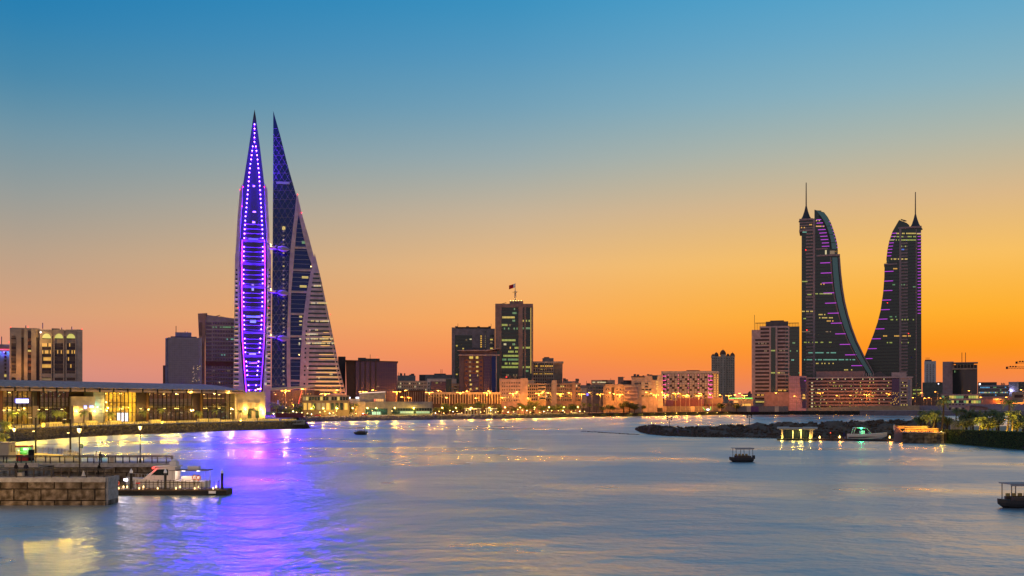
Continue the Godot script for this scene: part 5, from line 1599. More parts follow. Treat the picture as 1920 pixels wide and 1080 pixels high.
func city() -> void:
	mat("flag_stone", 0.325, 0.221, 0.182, 0.8, 0, "blotch", 0.03)
	mat("grey_pink", 0.364, 0.286, 0.273, 0.8, 0, "blotch", 0.03)
	mat("violet_wall", 0.169, 0.111, 0.130, 0.7, 0, "blotch", 0.03)
	mat("brown_tan", 0.364, 0.247, 0.182, 0.85, 0, "blotch", 0.03)
	mat("brown_pink", 0.390, 0.234, 0.208, 0.85, 0, "blotch", 0.03)
	mat("pink_brown", 0.494, 0.286, 0.234, 0.85, 0, "blotch", 0.03)
	mat("pink_grey", 0.442, 0.325, 0.325, 0.85, 0, "blotch", 0.03)
	mat("pink_light", 0.50, 0.36, 0.31, 0.85, 0, "blotch", 0.03)
	mat("pylon_stone", 0.52, 0.28, 0.20, 0.8, 0, "blotch", 0.03)
	mat("red_band", 0.32, 0.11, 0.08, 0.8, 0, "blotch", 0.05)
	mat("red_hoarding", 0.18, 0.02, 0.02, 0.6)
	mat("grey_green", 0.286, 0.273, 0.221, 0.85, 0, "blotch", 0.03)
	mat("pavilion_grey", 0.30, 0.26, 0.25, 0.7, 0, "blotch", 0.05)
	mat("grey_glass_dark", 0.04, 0.045, 0.045, 0.18)
	mat("crane_paint", 0.10, 0.05, 0.02, 0.6)
	var tp := mat("teal_pane", 0.01, 0.06, 0.06, 0.05)
	tp.transparency = BaseMaterial3D.TRANSPARENCY_ALPHA
	tp.albedo_color.a = 0.4
	glow("win_arch", 0.95, 0.85, 0.16, 0.62)
	glow("win_edge", 1.0, 0.62, 0.05, 0.45)
	glow("win_orange", 1.0, 0.42, 0.08, 0.9)
	glow("win_red", 1.0, 0.10, 0.04, 0.9)
	glow("win_mint", 0.45, 1.0, 0.62, 0.8)
	glow("win_sky", 0.12, 0.55, 1.0, 0.5)
	glow("lamp_edge", 1.0, 0.72, 0.6, 1.2)
	glow("led_red_line", 1.0, 0.05, 0.04, 1.2)
	glow("led_cyan", 0.1, 0.5, 1.0, 1.5)
	mat("mall_roof", 0.56, 0.38, 0.29, 0.9, 0.0, "blotch", 0.05)
	mat("mall_panel", 0.22, 0.17, 0.14, 0.6, 0, "blotch", 0.06)
	mat("mall_stone", 0.55, 0.44, 0.34, 0.8, 0, "blotch", 0.05)
	mat("mall_grey", 0.32, 0.31, 0.29, 0.6, 0, "blotch", 0.05)
	mat("shaded_niche_stone", 0.28, 0.22, 0.17, 0.85)  # mall stone darkened: the shade of the niches put into the colour
	mat("gold_wall", 0.55, 0.42, 0.16, 0.8, 0, "blotch", 0.05)
	mat("planter_stone", 0.52, 0.45, 0.33, 0.85, 0, "blotch", 0.1)
	glow("sign_white_strong", 0.9, 0.9, 1.0, 4.0)
	glow("sign_blue_white", 0.35, 0.4, 1.0, 2.5)
	bank()
	left_blocks()
	podium()
	mid_blocks()
	low_row()
	office_tower_pink()
	right_blocks()

# ---------------------------------------------------------------- the mall and its promenade
const WARM := Color(1.0, 0.80, 0.22)

func bay(t: Node3D, f: Fac, x0: float, x1: float, n: int, e: float, y0: float, y1: float, back: Material, light := WARM) -> void:
	# one glazed bay: panes between mullions, a room behind them with its own lamps
	var a := f.s_at(x0)
	var b := f.s_at(x1)
	var w := (b - a) / n
	var rows := [3.8, 8.4, 13.0, 18.0]
	for k in n + 1:
		fb(t, "mullion", M.rail_metal, f, a + k * w - 0.12, a + k * w + 0.12, 3.8, 18, -0.25, 0.2)
	for r in 3:
		fb(t, "transom", M.rail_metal, f, a, b, rows[r + 1] - 0.1, rows[r + 1] + 0.1, -0.2, 0.14)
		for k in n:
			fb(t, "glass_pane", M.pane, f, a + k * w + 0.12, a + (k + 1) * w - 0.12, rows[r] + 0.1, rows[r + 1] - 0.1, -0.05, 0.0)
	fb(t, "back_wall", back, f, a, b, 3.8, 18, -9.2, -9.0)
	fb(t, "gallery_floor", M.cream, f, a, b, 10.6, 11.2, -9.0, -4.5)
	for s in [a, b]: fb(t, "party_wall", back, f, s - 0.1, s + 0.1, 3.8, 18, -9.0, -0.3)
	if e > 0:
		var k := maxi(1, int((b - a) / 9.0))
		for i in k:
			var s := a + (b - a) * (i + 0.5) / k
			fb(t, "ceiling_lamp", M.lamp_warm, f, s - 0.5, s + 0.5, 9.9, 10.1, -5.4, -4.8)
			lamp(t, f.pt(s, 9.4, -3.6), light, e * y0, 0.3)
			if y1 > 0:
				fb(t, "ceiling_lamp", M.lamp_warm, f, s - 0.5, s + 0.5, 17.2, 17.4, -5.4, -4.8)
				lamp(t, f.pt(s, 16.6, -4.0), light, e * y1, 0.3)

func wall_lamp(t: Node3D, p: Vector3, n: Vector3, e: float, c := Color(1.0, 0.8, 0.36)) -> void:
	var o := mi(t, "wall_lamp", lamp_body, M.black_metal, Transform3D(Basis.IDENTITY, p))
	sub(o, "lamp_glow", lamp_ball, M.lamp_warm, Transform3D(Basis.IDENTITY, Vector3(0, 0.25, 0)))
	lamp(t, p + n * 0.7 + UP * 0.25, c, e, 0.25)

var lamp_body: BoxMesh
var lamp_ball: SphereMesh

func mall() -> void:
	lamp_body = BoxMesh.new()
	lamp_body.size = Vector3(0.3, 0.5, 0.3)
	lamp_ball = SphereMesh.new()
	lamp_ball.radius = 0.32
	lamp_ball.height = 0.64
	lamp_ball.radial_segments = 10
	lamp_ball.rings = 5
	var f := fac(0, 412, 441, 542)
	var t := thing("shopping_mall", "long low mall with glowing glass bays under one curved metal roof", "mall", f.pt(60, 3.8, 0))
	var s0 := f.s_at(-75)
	var s1 := f.L + 1.5
	fb(t, "body", M.dark_brown, f, s0, s1, 3.8, 18.6, -46, -9.4)
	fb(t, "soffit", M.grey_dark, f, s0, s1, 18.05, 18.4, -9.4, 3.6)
	fb(t, "fascia", M.mall_roof, f, s0, s1, 17.9, 19.4, 3.6, 4.2)
	# roof: vaulted panels side by side
	var pw := 4.2
	var prof := []
	for k in 13:
		var u := k / 12.0
		prof.append(Vector2(4.2 - u * 50.0, 19.2 + 3.5 * sin(u * PI * 0.78 + 0.05)))
	var st := begin()
	for k in 12:
		for j in 6:
			var q := func(kk: int, jj: int) -> Vector3:
				var v := jj / 6.0
				return Vector3(v * pw, prof[kk].y + 0.5 * sin(v * PI), prof[kk].x)
			quad(st, q.call(k, j), q.call(k, j + 1), q.call(k + 1, j + 1), q.call(k + 1, j), UP)
	for j in 6:
		var v0 := j / 6.0
		var v1 := (j + 1) / 6.0
		quad(st, Vector3(v0 * pw, prof[0].y - 0.5, 4.2), Vector3(v1 * pw, prof[0].y - 0.5, 4.2), Vector3(v1 * pw, prof[0].y + 0.5 * sin(v1 * PI), 4.2), Vector3(v0 * pw, prof[0].y + 0.5 * sin(v0 * PI), 4.2), Vector3(0, 0, 1))
	var panel := st.commit()
	var s := s0
	while s < s1 - 1:
		mi(t, "roof_panel", panel, M.mall_roof, Transform3D(Basis(f.u, UP, f.n), f.A + f.u * s))
		s += pw
	for x in [-40, -15, 15, 42, 68, 93, 119, 146, 174, 200, 227, 255, 283, 311, 338, 366, 393]:
		var q := f.s_at(x)
		fb(t, "bracket", M.rail_metal, f, q - 0.3, q + 0.3, 17.7, 19.6, 4.2, 4.6)
	# bays and the solid pieces between them
	fp(t, "end_wall", M.brick_brown, f, -75, 4, 728, 800, -9.4, 0.3)
	bay(t, f, 4.6, 60, 6, 40, 1.0, 0.12, M.gold_wall)
	fb(t, "panel_band", M.mall_panel, f, f.s_at(14), f.s_at(64), 11.2, 15.4, -0.9, -0.3)
	fp(t, "sign_panel", M.sign_blue, f, 29, 53, 747.6, 755.6, -0.3, 0.3)
	fp(t, "sign_face", M.sign_white_strong, f, 29.4, 51.6, 748.6, 755.2, 0.3, 0.5)
	fp(t, "column_wall", M.grey_dark, f, 60, 74.5, 728, 800, -9.4, -1.6)
	fp(t, "lit_wall", M.tan, f, 59.5, 73, 761, 800, -1.6, -0.2)
	bay(t, f, 75, 130, 7, 16, 0.7, 0.0, M.brown)
	fb(t, "panel_band", M.mall_panel, f, f.s_at(75), f.s_at(129), 11.4, 15.2, -0.9, -0.3)
	fb(t, "niche_wall", M.dark_brown, f, f.s_at(130), f.s_at(196), 3.8, 18, -9.4, -6)
	fp(t, "stone_box", M.mall_stone, f, 130, 175, 743.4, 800, -6, 1.2)
	fp(t, "stone_plinth", M.mall_stone, f, 130, 149, 761, 800, 1.2, 2.6)
	fp(t, "door_recess", M.dark_brown, f, 163, 169, 772, 800, 1.2, 1.3)
	fp(t, "grey_wall", M.mall_grey, f, 175, 196, 731, 800, -6, 0.0)
	for i in 8: fb(t, "wall_joint", M.grey_dark, f, f.s_at(175), f.s_at(196), 4.6 + i * 1.7, 4.66 + i * 1.7, 0.0, 0.05)
	for x in [[153.5, 158, 760.5, 766], [164, 170.4, 760.4, 764]]:
		fp(t, "sign_letter_box", M.sign_blue_white, f, x[0], x[1], x[2], x[3], 1.3, 1.6)
	bay(t, f, 196.5, 255, 8, 80, 1.0, 0.9, M.gold_wall)
	for i in 5: fp(t, "entrance_light", M.sign_white, f, 223 + i * 4.6, 225.8 + i * 4.6, 774, 790, -1.4, -1.2)
	fp(t, "column_wall", M.dark_brown, f, 255, 279, 731, 800, -9.4, -1.6)
	bay(t, f, 279.5, 360, 10, 22, 0.6, 0.15, M.brown)
	fb(t, "panel_band", M.mall_panel, f, f.s_at(282), f.s_at(363), 11.4, 15.0, -0.9, -0.3)
	fp(t, "column_wall", M.dark_brown, f, 360.5, 380, 733, 800, -9.4, -1.6)
	bay(t, f, 380.5, 439, 7, 14, 0.6, 0.2, M.brown)
	fp(t, "light_strip", M.strip_gold, f, 381, 428, 746.2, 747.2, -3.2, -2.9)
	fp(t, "corner_pier", M.mall_stone, f, 438.5, 441.5, 733, 800, -6, 0.8)
	# no real fixtures: small glow boxes strewn behind the glass for sparkle
	for e in [[16, 58, 729, 746, 34, "win_gold"], [82, 128, 730, 743, 16, "win_cyan"], [84, 126, 731, 743, 8, "win_gold"], [203, 250, 733, 739, 9, "win_gold"], [288, 328, 732, 743, 12, "win_gold"], [404, 422, 757, 766, 16, "win_gold"], [8, 60, 763, 775, 40, "win_pale"], [282, 350, 772, 784, 12, "win_pale"], [420, 438, 765, 785, 8, "win_green"], [66, 70, 770, 780, 3, "win_green"]]:
		for i in e[4]:
			var x := rng.randf_range(e[0], e[1])
			var y := rng.randf_range(e[2], e[3])
			fp(t, "sparkle_box", M[e[5]], f, x, x + rng.randf_range(0.6, 1.6), y, y + rng.randf_range(0.5, 1.3), -2.6, -2.2)
	for e in [[134.4, 772.5, 2.9, 50], [172.2, 772.5, 1.5, 34], [176.6, 772.5, 0.4, 34], [197.6, 755, 0.5, 20], [198.6, 771, 0.5, 25], [256, 771, -1.2, 45], [277, 769, 0.4, 30], [361, 770, 0.5, 70]]:
		wall_lamp(t, f.at(e[0], e[1], e[2]), f.n, e[3])
	lamp(t, f.at(182, 763, 2.0), Color(0.5, 1.0, 0.85), 16, 0.3)
	fp(t, "mint_lamp", M.win_mint, f, 180.6, 183, 762, 764, 0.05, 0.4)
	lamp(t, f.at(345, 735, 5.2) - UP * 0.6, Color(1, 0.82, 0.35), 26, 0.3)
	lamp(t, f.at(416, 736, 5.2) - UP * 0.6, Color(1, 0.82, 0.35), 26, 0.3)
	for x in [345, 416]: fp(t, "eave_lamp", M.lamp_warm, f, x - 1, x + 1, 733.4, 734.4, 4.7, 5.0)
	# stone end block
	f = face(470, 545)
	t = thing("stone_pavilion", "pale stone block with three tall niches below the violet-lit tower", "building", f.at(470, 789, 0))
	fp(t, "wall", M.mall_stone, f, 442, 497, 734.5, 800, -24, 0)
	fp(t, "side_return", M.mall_stone, f, 491.6, 497.4, 734.5, 800, 0, 0.5)
	for x in [448.2, 464.2, 479.2]:
		fp(t, "niche_shade_panel", M.shaded_niche_stone, f, x, x + 7.6, 755.6, 768.4, -0.2, 0.05)  # flat panels whose dark tone stands for shade inside the niches
		fp(t, "lintel", M.mall_stone, f, x - 0.4, x + 8.0, 754.8, 755.6, 0, 0.4)
	for x in [464.8, 479.8]:
		fp(t, "door", M.dark_glass, f, x, x + 5.6, 769, 784, 0, 0.12)
		fp(t, "door_frame", M.rail_metal, f, x - 0.5, x, 768.4, 784, 0, 0.25)
		fp(t, "door_frame", M.rail_metal, f, x + 5.6, x + 6.1, 768.4, 784, 0, 0.25)
	for e in [[460, 768.6, 80], [488.6, 768.6, 80], [493, 776, 60]]: wall_lamp(t, f.at(e[0], e[1], 0.7), f.n, e[2])
	for e in [[449, 732.6], [454, 733], [484, 729.6], [488.5, 729], [496.2, 743]]:
		fp(t, "flood_lamp", M.lamp_orange, f, e[0] - 1.4, e[0] + 1.4, e[1] - 0.8, e[1] + 0.8, -3, -2)
	lamp(t, f.at(451, 731, -2), Color(1, 0.45, 0.12), 90, 0.4)
	lamp(t, f.at(487, 728.4, -2), Color(1, 0.45, 0.25), 120, 0.4)

func top_edge(x: float, inset: float) -> Vector3:
	# a point on the promenade, inset metres behind its edge, in column x
	for i in top_a.size() - 1:
		var a: Vector3 = top_a[i]
		var b: Vector3 = top_a[i + 1]
		var xa := CX + a.x / -a.z * F
		var xb := CX + b.x / -b.z * F
		if x <= xb or i == top_a.size() - 2:
			var t := (x - xa) / (xb - xa)
			var d := lerpf(-a.z, -b.z, t) + inset
			return gp(x, d, 3.8)
	return Vector3.ZERO

func promenade_things() -> void:
	# slim promenade lamps
	var src: Node3D = null
	for x in [13, 40, 78, 121, 158, 194, 234, 268, 313, 333, 391, 437, 483, 540]:
		var p := top_edge(x, 2.6)
		if src == null:
			src = thing("promenade_lamp", "", "street lamp", p, "slim lamps along the mall promenade")
			var st := begin()
			tube(st, Vector3.ZERO, UP * 6.6, 0.11, 0.07, 6)
			mi(src, "post", st.commit(), M.black_metal, Transform3D(Basis.IDENTITY, p))
			bar(src, "arm", M.black_metal, p + UP * 6.6, p + Vector3(-1.0, 6.75, 0), 0.1)
			bx(src, "lamp_head", M.lamp_warm, p + Vector3(-0.95, 6.65, 0), Vector3(0.7, 0.12, 0.4))
			lamp(src, p + Vector3(-0.95, 6.4, 0), WARM, 140, 0.2)
			tag_place(src, "slim dark promenade lamp", x)
		else:
			tag_place(copy(src, p), "slim dark promenade lamp", x)
	# low planters that catch the lamp light
	var boxes := [[6, 22, 1.1], [24, 34, 1.0], [36, 56, 1.0], [58, 76, 1.0], [80, 86, 1.6], [89, 114, 1.8], [116, 132, 1.1], [134, 157, 1.1], [160, 181, 1.9], [184, 200, 1.0], [203, 226, 1.7], [229, 250, 1.0], [254, 276, 1.1], [280, 300, 1.7], [304, 330, 1.0], [333, 366, 1.1], [371, 411, 1.7], [414, 446, 1.1], [450, 478, 1.5], [482, 522, 1.1], [526, 556, 0.9]]
	for e in boxes:
		var a := top_edge(e[0], 11.0)
		var b := top_edge(e[1], 11.0)
		var t := thing("planter", "", "planter", (a + b) / 2, "planters along the mall promenade")
		var dir := (b - a).normalized()
		var l := (b - a).length() - 0.6
		var st := begin()
		var bb := Basis(dir, UP, dir.cross(UP))
		stbox(st, UP * e[2] / 2, Vector3(l, e[2], 1.4), bb)
		var o := MeshInstance3D.new()
		o.name = "trough"
		o.mesh = st.commit()
		o.material_override = M.planter_stone
		t.add_child(o)
		var lf := begin()
		for i in int(l * 5):
			var c := Vector3(rng.randf_range(-l / 2 + 0.3, l / 2 - 0.3), e[2], rng.randf_range(-0.5, 0.5))
			leaf_quad(lf, bb * c, rng.randf_range(0.3, 0.7))
		var g := MeshInstance3D.new()
		g.name = "foliage"
		g.mesh = lf.commit()
		g.material_override = M.leaf_olive
		g.set_meta("kind", "stuff")
		t.add_child(g)
		tag_place(t, "low stone planter" if e[2] < 1.3 else "tall stone planter", (e[0] + e[1]) / 2.0)
	# railing along the water side
	var r := thing("promenade_railing", "low post-and-rail fence along the edge of the mall promenade", "railing", top_edge(260, 0.8))
	var x := 4.0
	var last := Vector3.ZERO
	while x < 570:
		var p := top_edge(x, 1.2)
		bx(r, "post", M.black_metal, p + UP * 0.75, Vector3(0.09, 1.1, 0.09))
		if last != Vector3.ZERO:
			bar(r, "rail", M.black_metal, last + UP * 1.25, p + UP * 1.25, 0.06)
		last = p
		x += 4.6

func leaf_quad(st: SurfaceTool, c: Vector3, s: float) -> void:
	var b := Basis.from_euler(Vector3(rng.randf_range(-1.2, 1.2), rng.randf() * TAU, rng.randf_range(-1.2, 1.2)))
	var u := b.x * s * 0.5
	var v := b.y * s * 0.5
	tri(st, c - u * 0.5 - v, c + u * 0.5 - v, c + v + u * 0.1, b.z)
	tri(st, c - u - v * 0.3, c + u * 0.2 + v * 0.8, c + u + v * 0.1, b.z)

# ---- copies and labels by place
var placed := []
const MARKS := [[-50, 17, "the red-lit hotel"], [17, 76, "the beige bank"], [76, 156, "the bank's glowing arches"], [156, 200, "the grey mall wall"], [200, 256, "the brightest mall bay"], [256, 305, "the dark mall recess"], [305, 378, "the grey glass block"], [378, 440, "the sloped-roof building"], [440, 507, "the violet-lit tower"], [507, 562, "the tower canopy"], [562, 655, "the plain sail tower"], [655, 726, "the teal shore building"], [726, 815, "the dark office block"], [815, 862, "the framed block"], [862, 930, "the brick-panel office"], [930, 998, "the flag tower"], [998, 1057, "the grooved office"], [1057, 1132, "the brown apartments"], [1132, 1184, "the columned porch"], [1184, 1240, "the beige office"], [1240, 1334, "the chequered hotel"], [1334, 1409, "the domed apartment tower"], [1409, 1480, "the pink office tower"], [1480, 1560, "the left twin tower"], [1560, 1640, "the swept glass curve"], [1640, 1729, "the right twin tower"], [1729, 1768, "the pale slim tower"], [1768, 1834, "the curved glass block"], [1834, 1892, "the stepped low block"], [1892, 2100, "the cranes"]]

func tag_place(o: Node3D, what: String, x: float, how := " before ") -> void:
	var mark := "the skyline"
	for e in MARKS:
		if x >= e[0] and x < e[1]: mark = e[2]
	placed.append([o, what + how + mark, x])

func finish_labels() -> void:
	# things of one kind before the same landmark are told apart by their order
	var by := {}
	for e in placed:
		if not by.has(e[1]): by[e[1]] = []
		by[e[1]].append(e)
	var word := ["first", "second", "third", "fourth", "fifth", "sixth", "seventh", "eighth", "ninth", "tenth", "eleventh", "twelfth", "thirteenth", "fourteenth", "fifteenth", "sixteenth"]
	for k in by:
		var l: Array = by[k]
		l.sort_custom(func(a, b): return a[2] < b[2])
		for i in l.size():
			l[i][0].set_meta("label", k if l.size() == 1 else k + ", " + (word[i] if i < 16 else "far") + " from the left")

func copy(src: Node3D, at: Vector3, turn := 0.0, scale := 1.0) -> Node3D:
	var c: Node3D = src.duplicate()
	c.name = numbered(String(src.name).trim_suffix("_001"))
	add_child(c)
	c.transform = Transform3D(Basis(UP, turn).scaled(Vector3.ONE * scale), at)
	return c

# ---------------------------------------------------------------- piers, dock and boats at the left
func railing(called: String, label: String, pts: Array, step: float) -> Node3D:
	var r := thing(called, label, "railing", pts[0], "dark railings on the stone piers")
	for i in pts.size() - 1:
		var a: Vector3 = pts[i]
		var b: Vector3 = pts[i + 1]
		var l := (b - a).length()
		var n := maxi(1, roundi(l / step))
		for k in n + (1 if i == pts.size() - 2 else 0):
			bx(r, "post", M.rail_metal, a.lerp(b, float(k) / n) + UP * 0.5, Vector3(0.13, 1.0, 0.13))
		bar(r, "top_rail", M.rail_metal, a + UP * 1.04, b + UP * 1.04, 0.16, 0.12)
		bar(r, "low_rail", M.rail_metal, a + UP * 0.14, b + UP * 0.14, 0.07)
		bar(r, "mid_rail", M.rail_metal, a + UP * 0.88, b + UP * 0.88, 0.05)
	return r

func pier_wall(t: Node3D, x0: float, x1: float, d: float, rows: Array, bl: float, shift: float, m: Array, h: float) -> void:
	# big precast blocks: each one a piece with open joints
	var y := -1.2
	for i in rows.size():
		var x := x0 - bl * fmod(shift * i + 0.37, 1.0)
		while x < x1:
			var a := maxf(x, x0)
			var b := minf(x + bl, x1)
			if b - a > 0.3:
				var mt: Material = m[(rng.randi() % m.size())]
				var j := rng.randf_range(-0.03, 0.03)
				bx(t, "stone_block", mt, Vector3((a + b) / 2, y + rows[i] / 2, -d - 0.45 + j), Vector3(b - a - 0.15, rows[i] - 0.12, 0.9))
			x += bl
		y += rows[i]
	bx(t, "coping", M.concrete_cap, Vector3((x0 + x1) / 2, h - 0.28, -d - 0.5), Vector3(x1 - x0 + 0.1, 0.56, 1.14))

func piers() -> void:
	var h := 3.51
	# near pier
	var xr := (198.0 - CX) * 126.0 / F
	var t := thing("stone_pier", "near stone block pier in the lower left corner, railed along its top", "pier", Vector3(-62, 0, -127.5), "stone block piers")
	bx(t, "core", M.concrete_dark, Vector3(xr - 18.2, 1.0, -128.1), Vector3(36, 4.6, 2.4))
	bx(t, "deck", M.concrete, Vector3(xr - 18.0, h - 0.2, -128.1), Vector3(36.2, 0.36, 2.8))
	pier_wall(t, xr - 36, xr, 126.0, [1.2 + 0.62, 1.45, 1.08], 3.42, 0.5, [M.block_a, M.block_b, M.block_c], h)
	for i in 3: bx(t, "end_block", M.concrete_cap if i > 0 else M.concrete, Vector3(xr + 0.04, [-0.3, 1.33, 2.55][i], -127.9), Vector3(0.34, [1.8, 1.4, 0.98][i], 3.3))  # paler than the wall blocks: western sky light put into the colour
	bx(t, "end_coping", M.concrete_cap, Vector3(xr + 0.03, h - 0.26, -127.9), Vector3(0.5, 0.54, 3.6))
	railing("pier_railing", "front dark railing along the near stone pier", [Vector3(xr - 36, h, -126.3), Vector3(xr - 0.3, h, -126.3), Vector3(xr - 0.3, h, -129.2)], 2.2)
	railing("pier_railing", "back dark railing of the near stone pier behind the planter pot", [Vector3(xr - 36, h, -129.3), Vector3(xr - 0.5, h, -129.3)], 2.2)
	# far pier
	var x2 := (315.0 - CX) * 155.6 / F
	t = thing("stone_pier", "farther stone pier reaching behind the moored yacht", "pier", Vector3(-70, 0, -157), "stone block piers")
	bx(t, "core", M.concrete_dark, Vector3(x2 - 24.0, 1.0, -157.3), Vector3(47.8, 4.6, 2.4))
	bx(t, "deck", M.concrete, Vector3(x2 - 24.0, h - 0.2, -157.3), Vector3(48, 0.36, 2.9))
	pier_wall(t, x2 - 48, x2, 155.6, [1.2 + 0.62, 1.45, 1.08], 3.42, 0.5, [M.block_b, M.block_c, M.block_d], h)
	for i in 3: bx(t, "end_block", M.block_b, Vector3(x2 + 0.04, [-0.3, 1.33, 2.55][i], -157.4), Vector3(0.34, [1.8, 1.4, 0.98][i], 3.2))
	bx(t, "end_coping", M.concrete_cap, Vector3(x2 + 0.03, h - 0.26, -157.4), Vector3(0.5, 0.54, 3.5))
	railing("pier_railing", "front dark railing of the farther stone pier, ending above the yacht", [Vector3(x2 - 45, h, -150), Vector3(x2 - 43.5, h, -155.8), Vector3(x2 - 0.3, h, -155.8), Vector3(x2 - 0.3, h, -158.6)], 2.25)
	railing("pier_railing", "back dark railing of the farther stone pier against the water", [Vector3(x2 - 29.5, h, -158.7), Vector3(x2 - 0.5, h, -158.7)], 2.25)
	# link between the piers at the left edge
	t = thing("pier_link", "pale sloping stone ramp between the two piers at the left edge", "pier", Vector3(-74, 0, -142))
	var lk := PackedVector2Array([Vector2(-100, -129.6), Vector2(-73.0, -129.6), Vector2(-71.5, -155.4), Vector2(-100, -155.4)])
	mi(t, "deck", prism(lk, -1, 3.25), M.concrete)
	bx(t, "parapet", M.concrete_cap, Vector3(-73.6, 3.6, -149.5), Vector3(4.8, 0.7, 0.5), 0.12)
	# lit plaza behind
	var pz := PackedVector2Array([Vector2(-150, -158.8)])
	var rim := []
	for e in [[-60, 208], [0, 203], [30, 198], [60, 192], [90, 187], [115, 182], [133, 176], [144, 170], [150, 164], [152, 158.8]]:
		var g := gp(e[0], e[1], 0)
		rim.append(Vector3(g.x, h, g.z))
	for k in range(rim.size() - 1, -1, -1): pz.append(Vector2(rim[k].x, rim[k].z))
	pz.append(Vector2(-150, -210))
	mi(self, "plaza", prism(pz, -1, h - 0.01), M.plaza_paving).set_meta("kind", "structure")
	t = thing("curved_railing", "curved glass-and-post railing around the lit plaza", "railing", rim[4])
	for i in rim.size() - 1:
		var n := 3
		for k in n:
			var p: Vector3 = rim[i].lerp(rim[i + 1], float(k) / n)
			var q: Vector3 = rim[i].lerp(rim[i + 1], float(k + 1) / n)
			bar(t, "post", M.steel, p, p + Vector3(0.15, 1.05, 0.1), 0.09)
			bar(t, "top_rail", M.steel, p + Vector3(0.15, 1.08, 0.1), q + Vector3(0.15, 1.08, 0.1), 0.08)
			bar(t, "glass_panel", M.pane, p + UP * 0.55, q + UP * 0.55, 0.03, 0.8)
	# kiosk
	var kp := gp(47, 163, h)
	t = thing("drinks_kiosk", "small red and green kiosk with a lit counter on the plaza", "kiosk", kp)
	bx(t, "counter", M.red_paint, kp + Vector3(-0.2, 0.5, 0), Vector3(1.9, 1.0, 1.4))
	bx(t, "back_wall", M.kiosk_green, kp + Vector3(-0.2, 1.6, -0.6), Vector3(1.8, 1.2, 0.1))
	for sx in [-1.08, 0.68]: bx(t, "side_post", M.white_paint, kp + Vector3(sx, 1.6, 0.6), Vector3(0.1, 1.2, 0.1))
	bx(t, "canopy", M.red_paint, kp + Vector3(-0.1, 2.35, 0.1), Vector3(2.1, 0.3, 1.7))
	bx(t, "shelf", M.white_paint, kp + Vector3(-0.2, 1.45, 0.4), Vector3(1.7, 0.08, 0.5))
	bx(t, "menu_screen", M.win_mint, kp + Vector3(-0.1, 1.85, -0.5), Vector3(0.9, 0.4, 0.06))
	bx(t, "side_cabinet", M.cloth_black, kp + Vector3(1.05, 0.9, 0), Vector3(0.5, 1.8, 1.0))
	lamp(t, kp + Vector3(-0.2, 2.1, 0.2), Color(0.6, 1.0, 0.5), 4, 0.1)
	# low house at the far left
	var hp := gp(8, 170, h)
	t = thing("gatehouse", "small pale gatehouse at the left edge of the plaza", "hut", hp)
	bx(t, "wall", M.cream, hp + Vector3(0, 1.3, 0), Vector3(2.6, 2.6, 2.4))
	bx(t, "wall", M.white_wall, hp + Vector3(-2.2, 1.0, 0.4), Vector3(1.8, 2.0, 2.4))
	bx(t, "roof_slab", M.concrete_cap, hp + Vector3(-0.6, 2.68, 0), Vector3(4.4, 0.16, 2.8))
	for k in 3: bx(t, "grille_bar", M.rail_metal, hp + Vector3(1.5 + k * 0.3, 1.7, 0.6), Vector3(0.08, 1.2, 0.08))
	# pot, cone, box on the piers
	var pt := gp(39.5, 127.6, h)
	t = thing("plant_pot", "square white plant pot on the near pier", "plant pot", pt)
	bx(t, "pot", M.concrete_cap, pt + UP * 0.28, Vector3(0.62, 0.56, 0.6))
	var ps2 := begin()
	for i in 50: leaf_quad(ps2, Vector3(rng.randf_range(-0.3, 0.3), 0.62 + rng.randf() * 0.35, rng.randf_range(-0.3, 0.3)), 0.22)
	var pf := MeshInstance3D.new()
	pf.name = "foliage"
	pf.mesh = ps2.commit()
	pf.material_override = M.leaf_dark
	t.add_child(pf)
	var cp := gp(156.5, 128.4, h)
	var cs := begin()
	lathe(cs, UP * 0.05, [Vector2(0.24, 0), Vector2(0.16, 0.3), Vector2(0.05, 0.68), Vector2(0.01, 0.7)], 10)
	stbox(cs, UP * 0.025, Vector3(0.56, 0.05, 0.56))
	t = thing("traffic_cone", "pale cone standing on the near pier", "cone", cp)
	mi(t, "cone", cs.commit(), M.cloth_white, Transform3D(Basis.IDENTITY, cp))
	t = thing("utility_box", "yellow-lit square box on the farther pier", "box", gp(210, 157.4, h))
	bx(t, "cabinet", M.cream, gp(210, 157.4, h + 0.45), Vector3(0.62, 0.9, 0.5))
	bx(t, "lid", M.concrete_cap, gp(210, 157.4, h + 0.93), Vector3(0.7, 0.06, 0.58))
	var sp := gp(152, 160, h)
	t = thing("sign_post", "green sign on a thin post beside the lantern on the near pier", "sign", sp)
	bx(t, "post", M.steel, sp + UP * 1.5, Vector3(0.1, 3.0, 0.1))
	bx(t, "sign_board", M.green_sign, sp + UP * 2.55, Vector3(0.62, 0.72, 0.06))
	bx(t, "lettering_bar", M.white_paint, sp + Vector3(0, 2.66, 0.04), Vector3(0.42, 0.06, 0.02))
	bx(t, "lettering_bar", M.white_paint, sp + Vector3(0, 2.5, 0.04), Vector3(0.34, 0.06, 0.02))
	# lantern posts
	var lant: Node3D = null
	for e in [[149, 128.6, h, 6.4, "old-style lantern on a tall post on the near pier"], [263, 157.2, h, 6.0, "old-style lantern on a post at the end of the farther pier"], [27, 172, h, 5.3, "old-style lantern on a post beside the red kiosk"]]:
		var p := gp(e[0], e[1], e[2])
		var l := thing("lantern_post", e[4], "street lamp", p, "old-style lanterns on the piers")
		var st := begin()
		lathe(st, Vector3.ZERO, [Vector2(0.2, 0), Vector2(0.16, 0.5), Vector2(0.09, 0.7), Vector2(0.075, e[3] - 1.0), Vector2(0.16, e[3] - 0.9), Vector2(0.05, e[3] - 0.8)], 8)
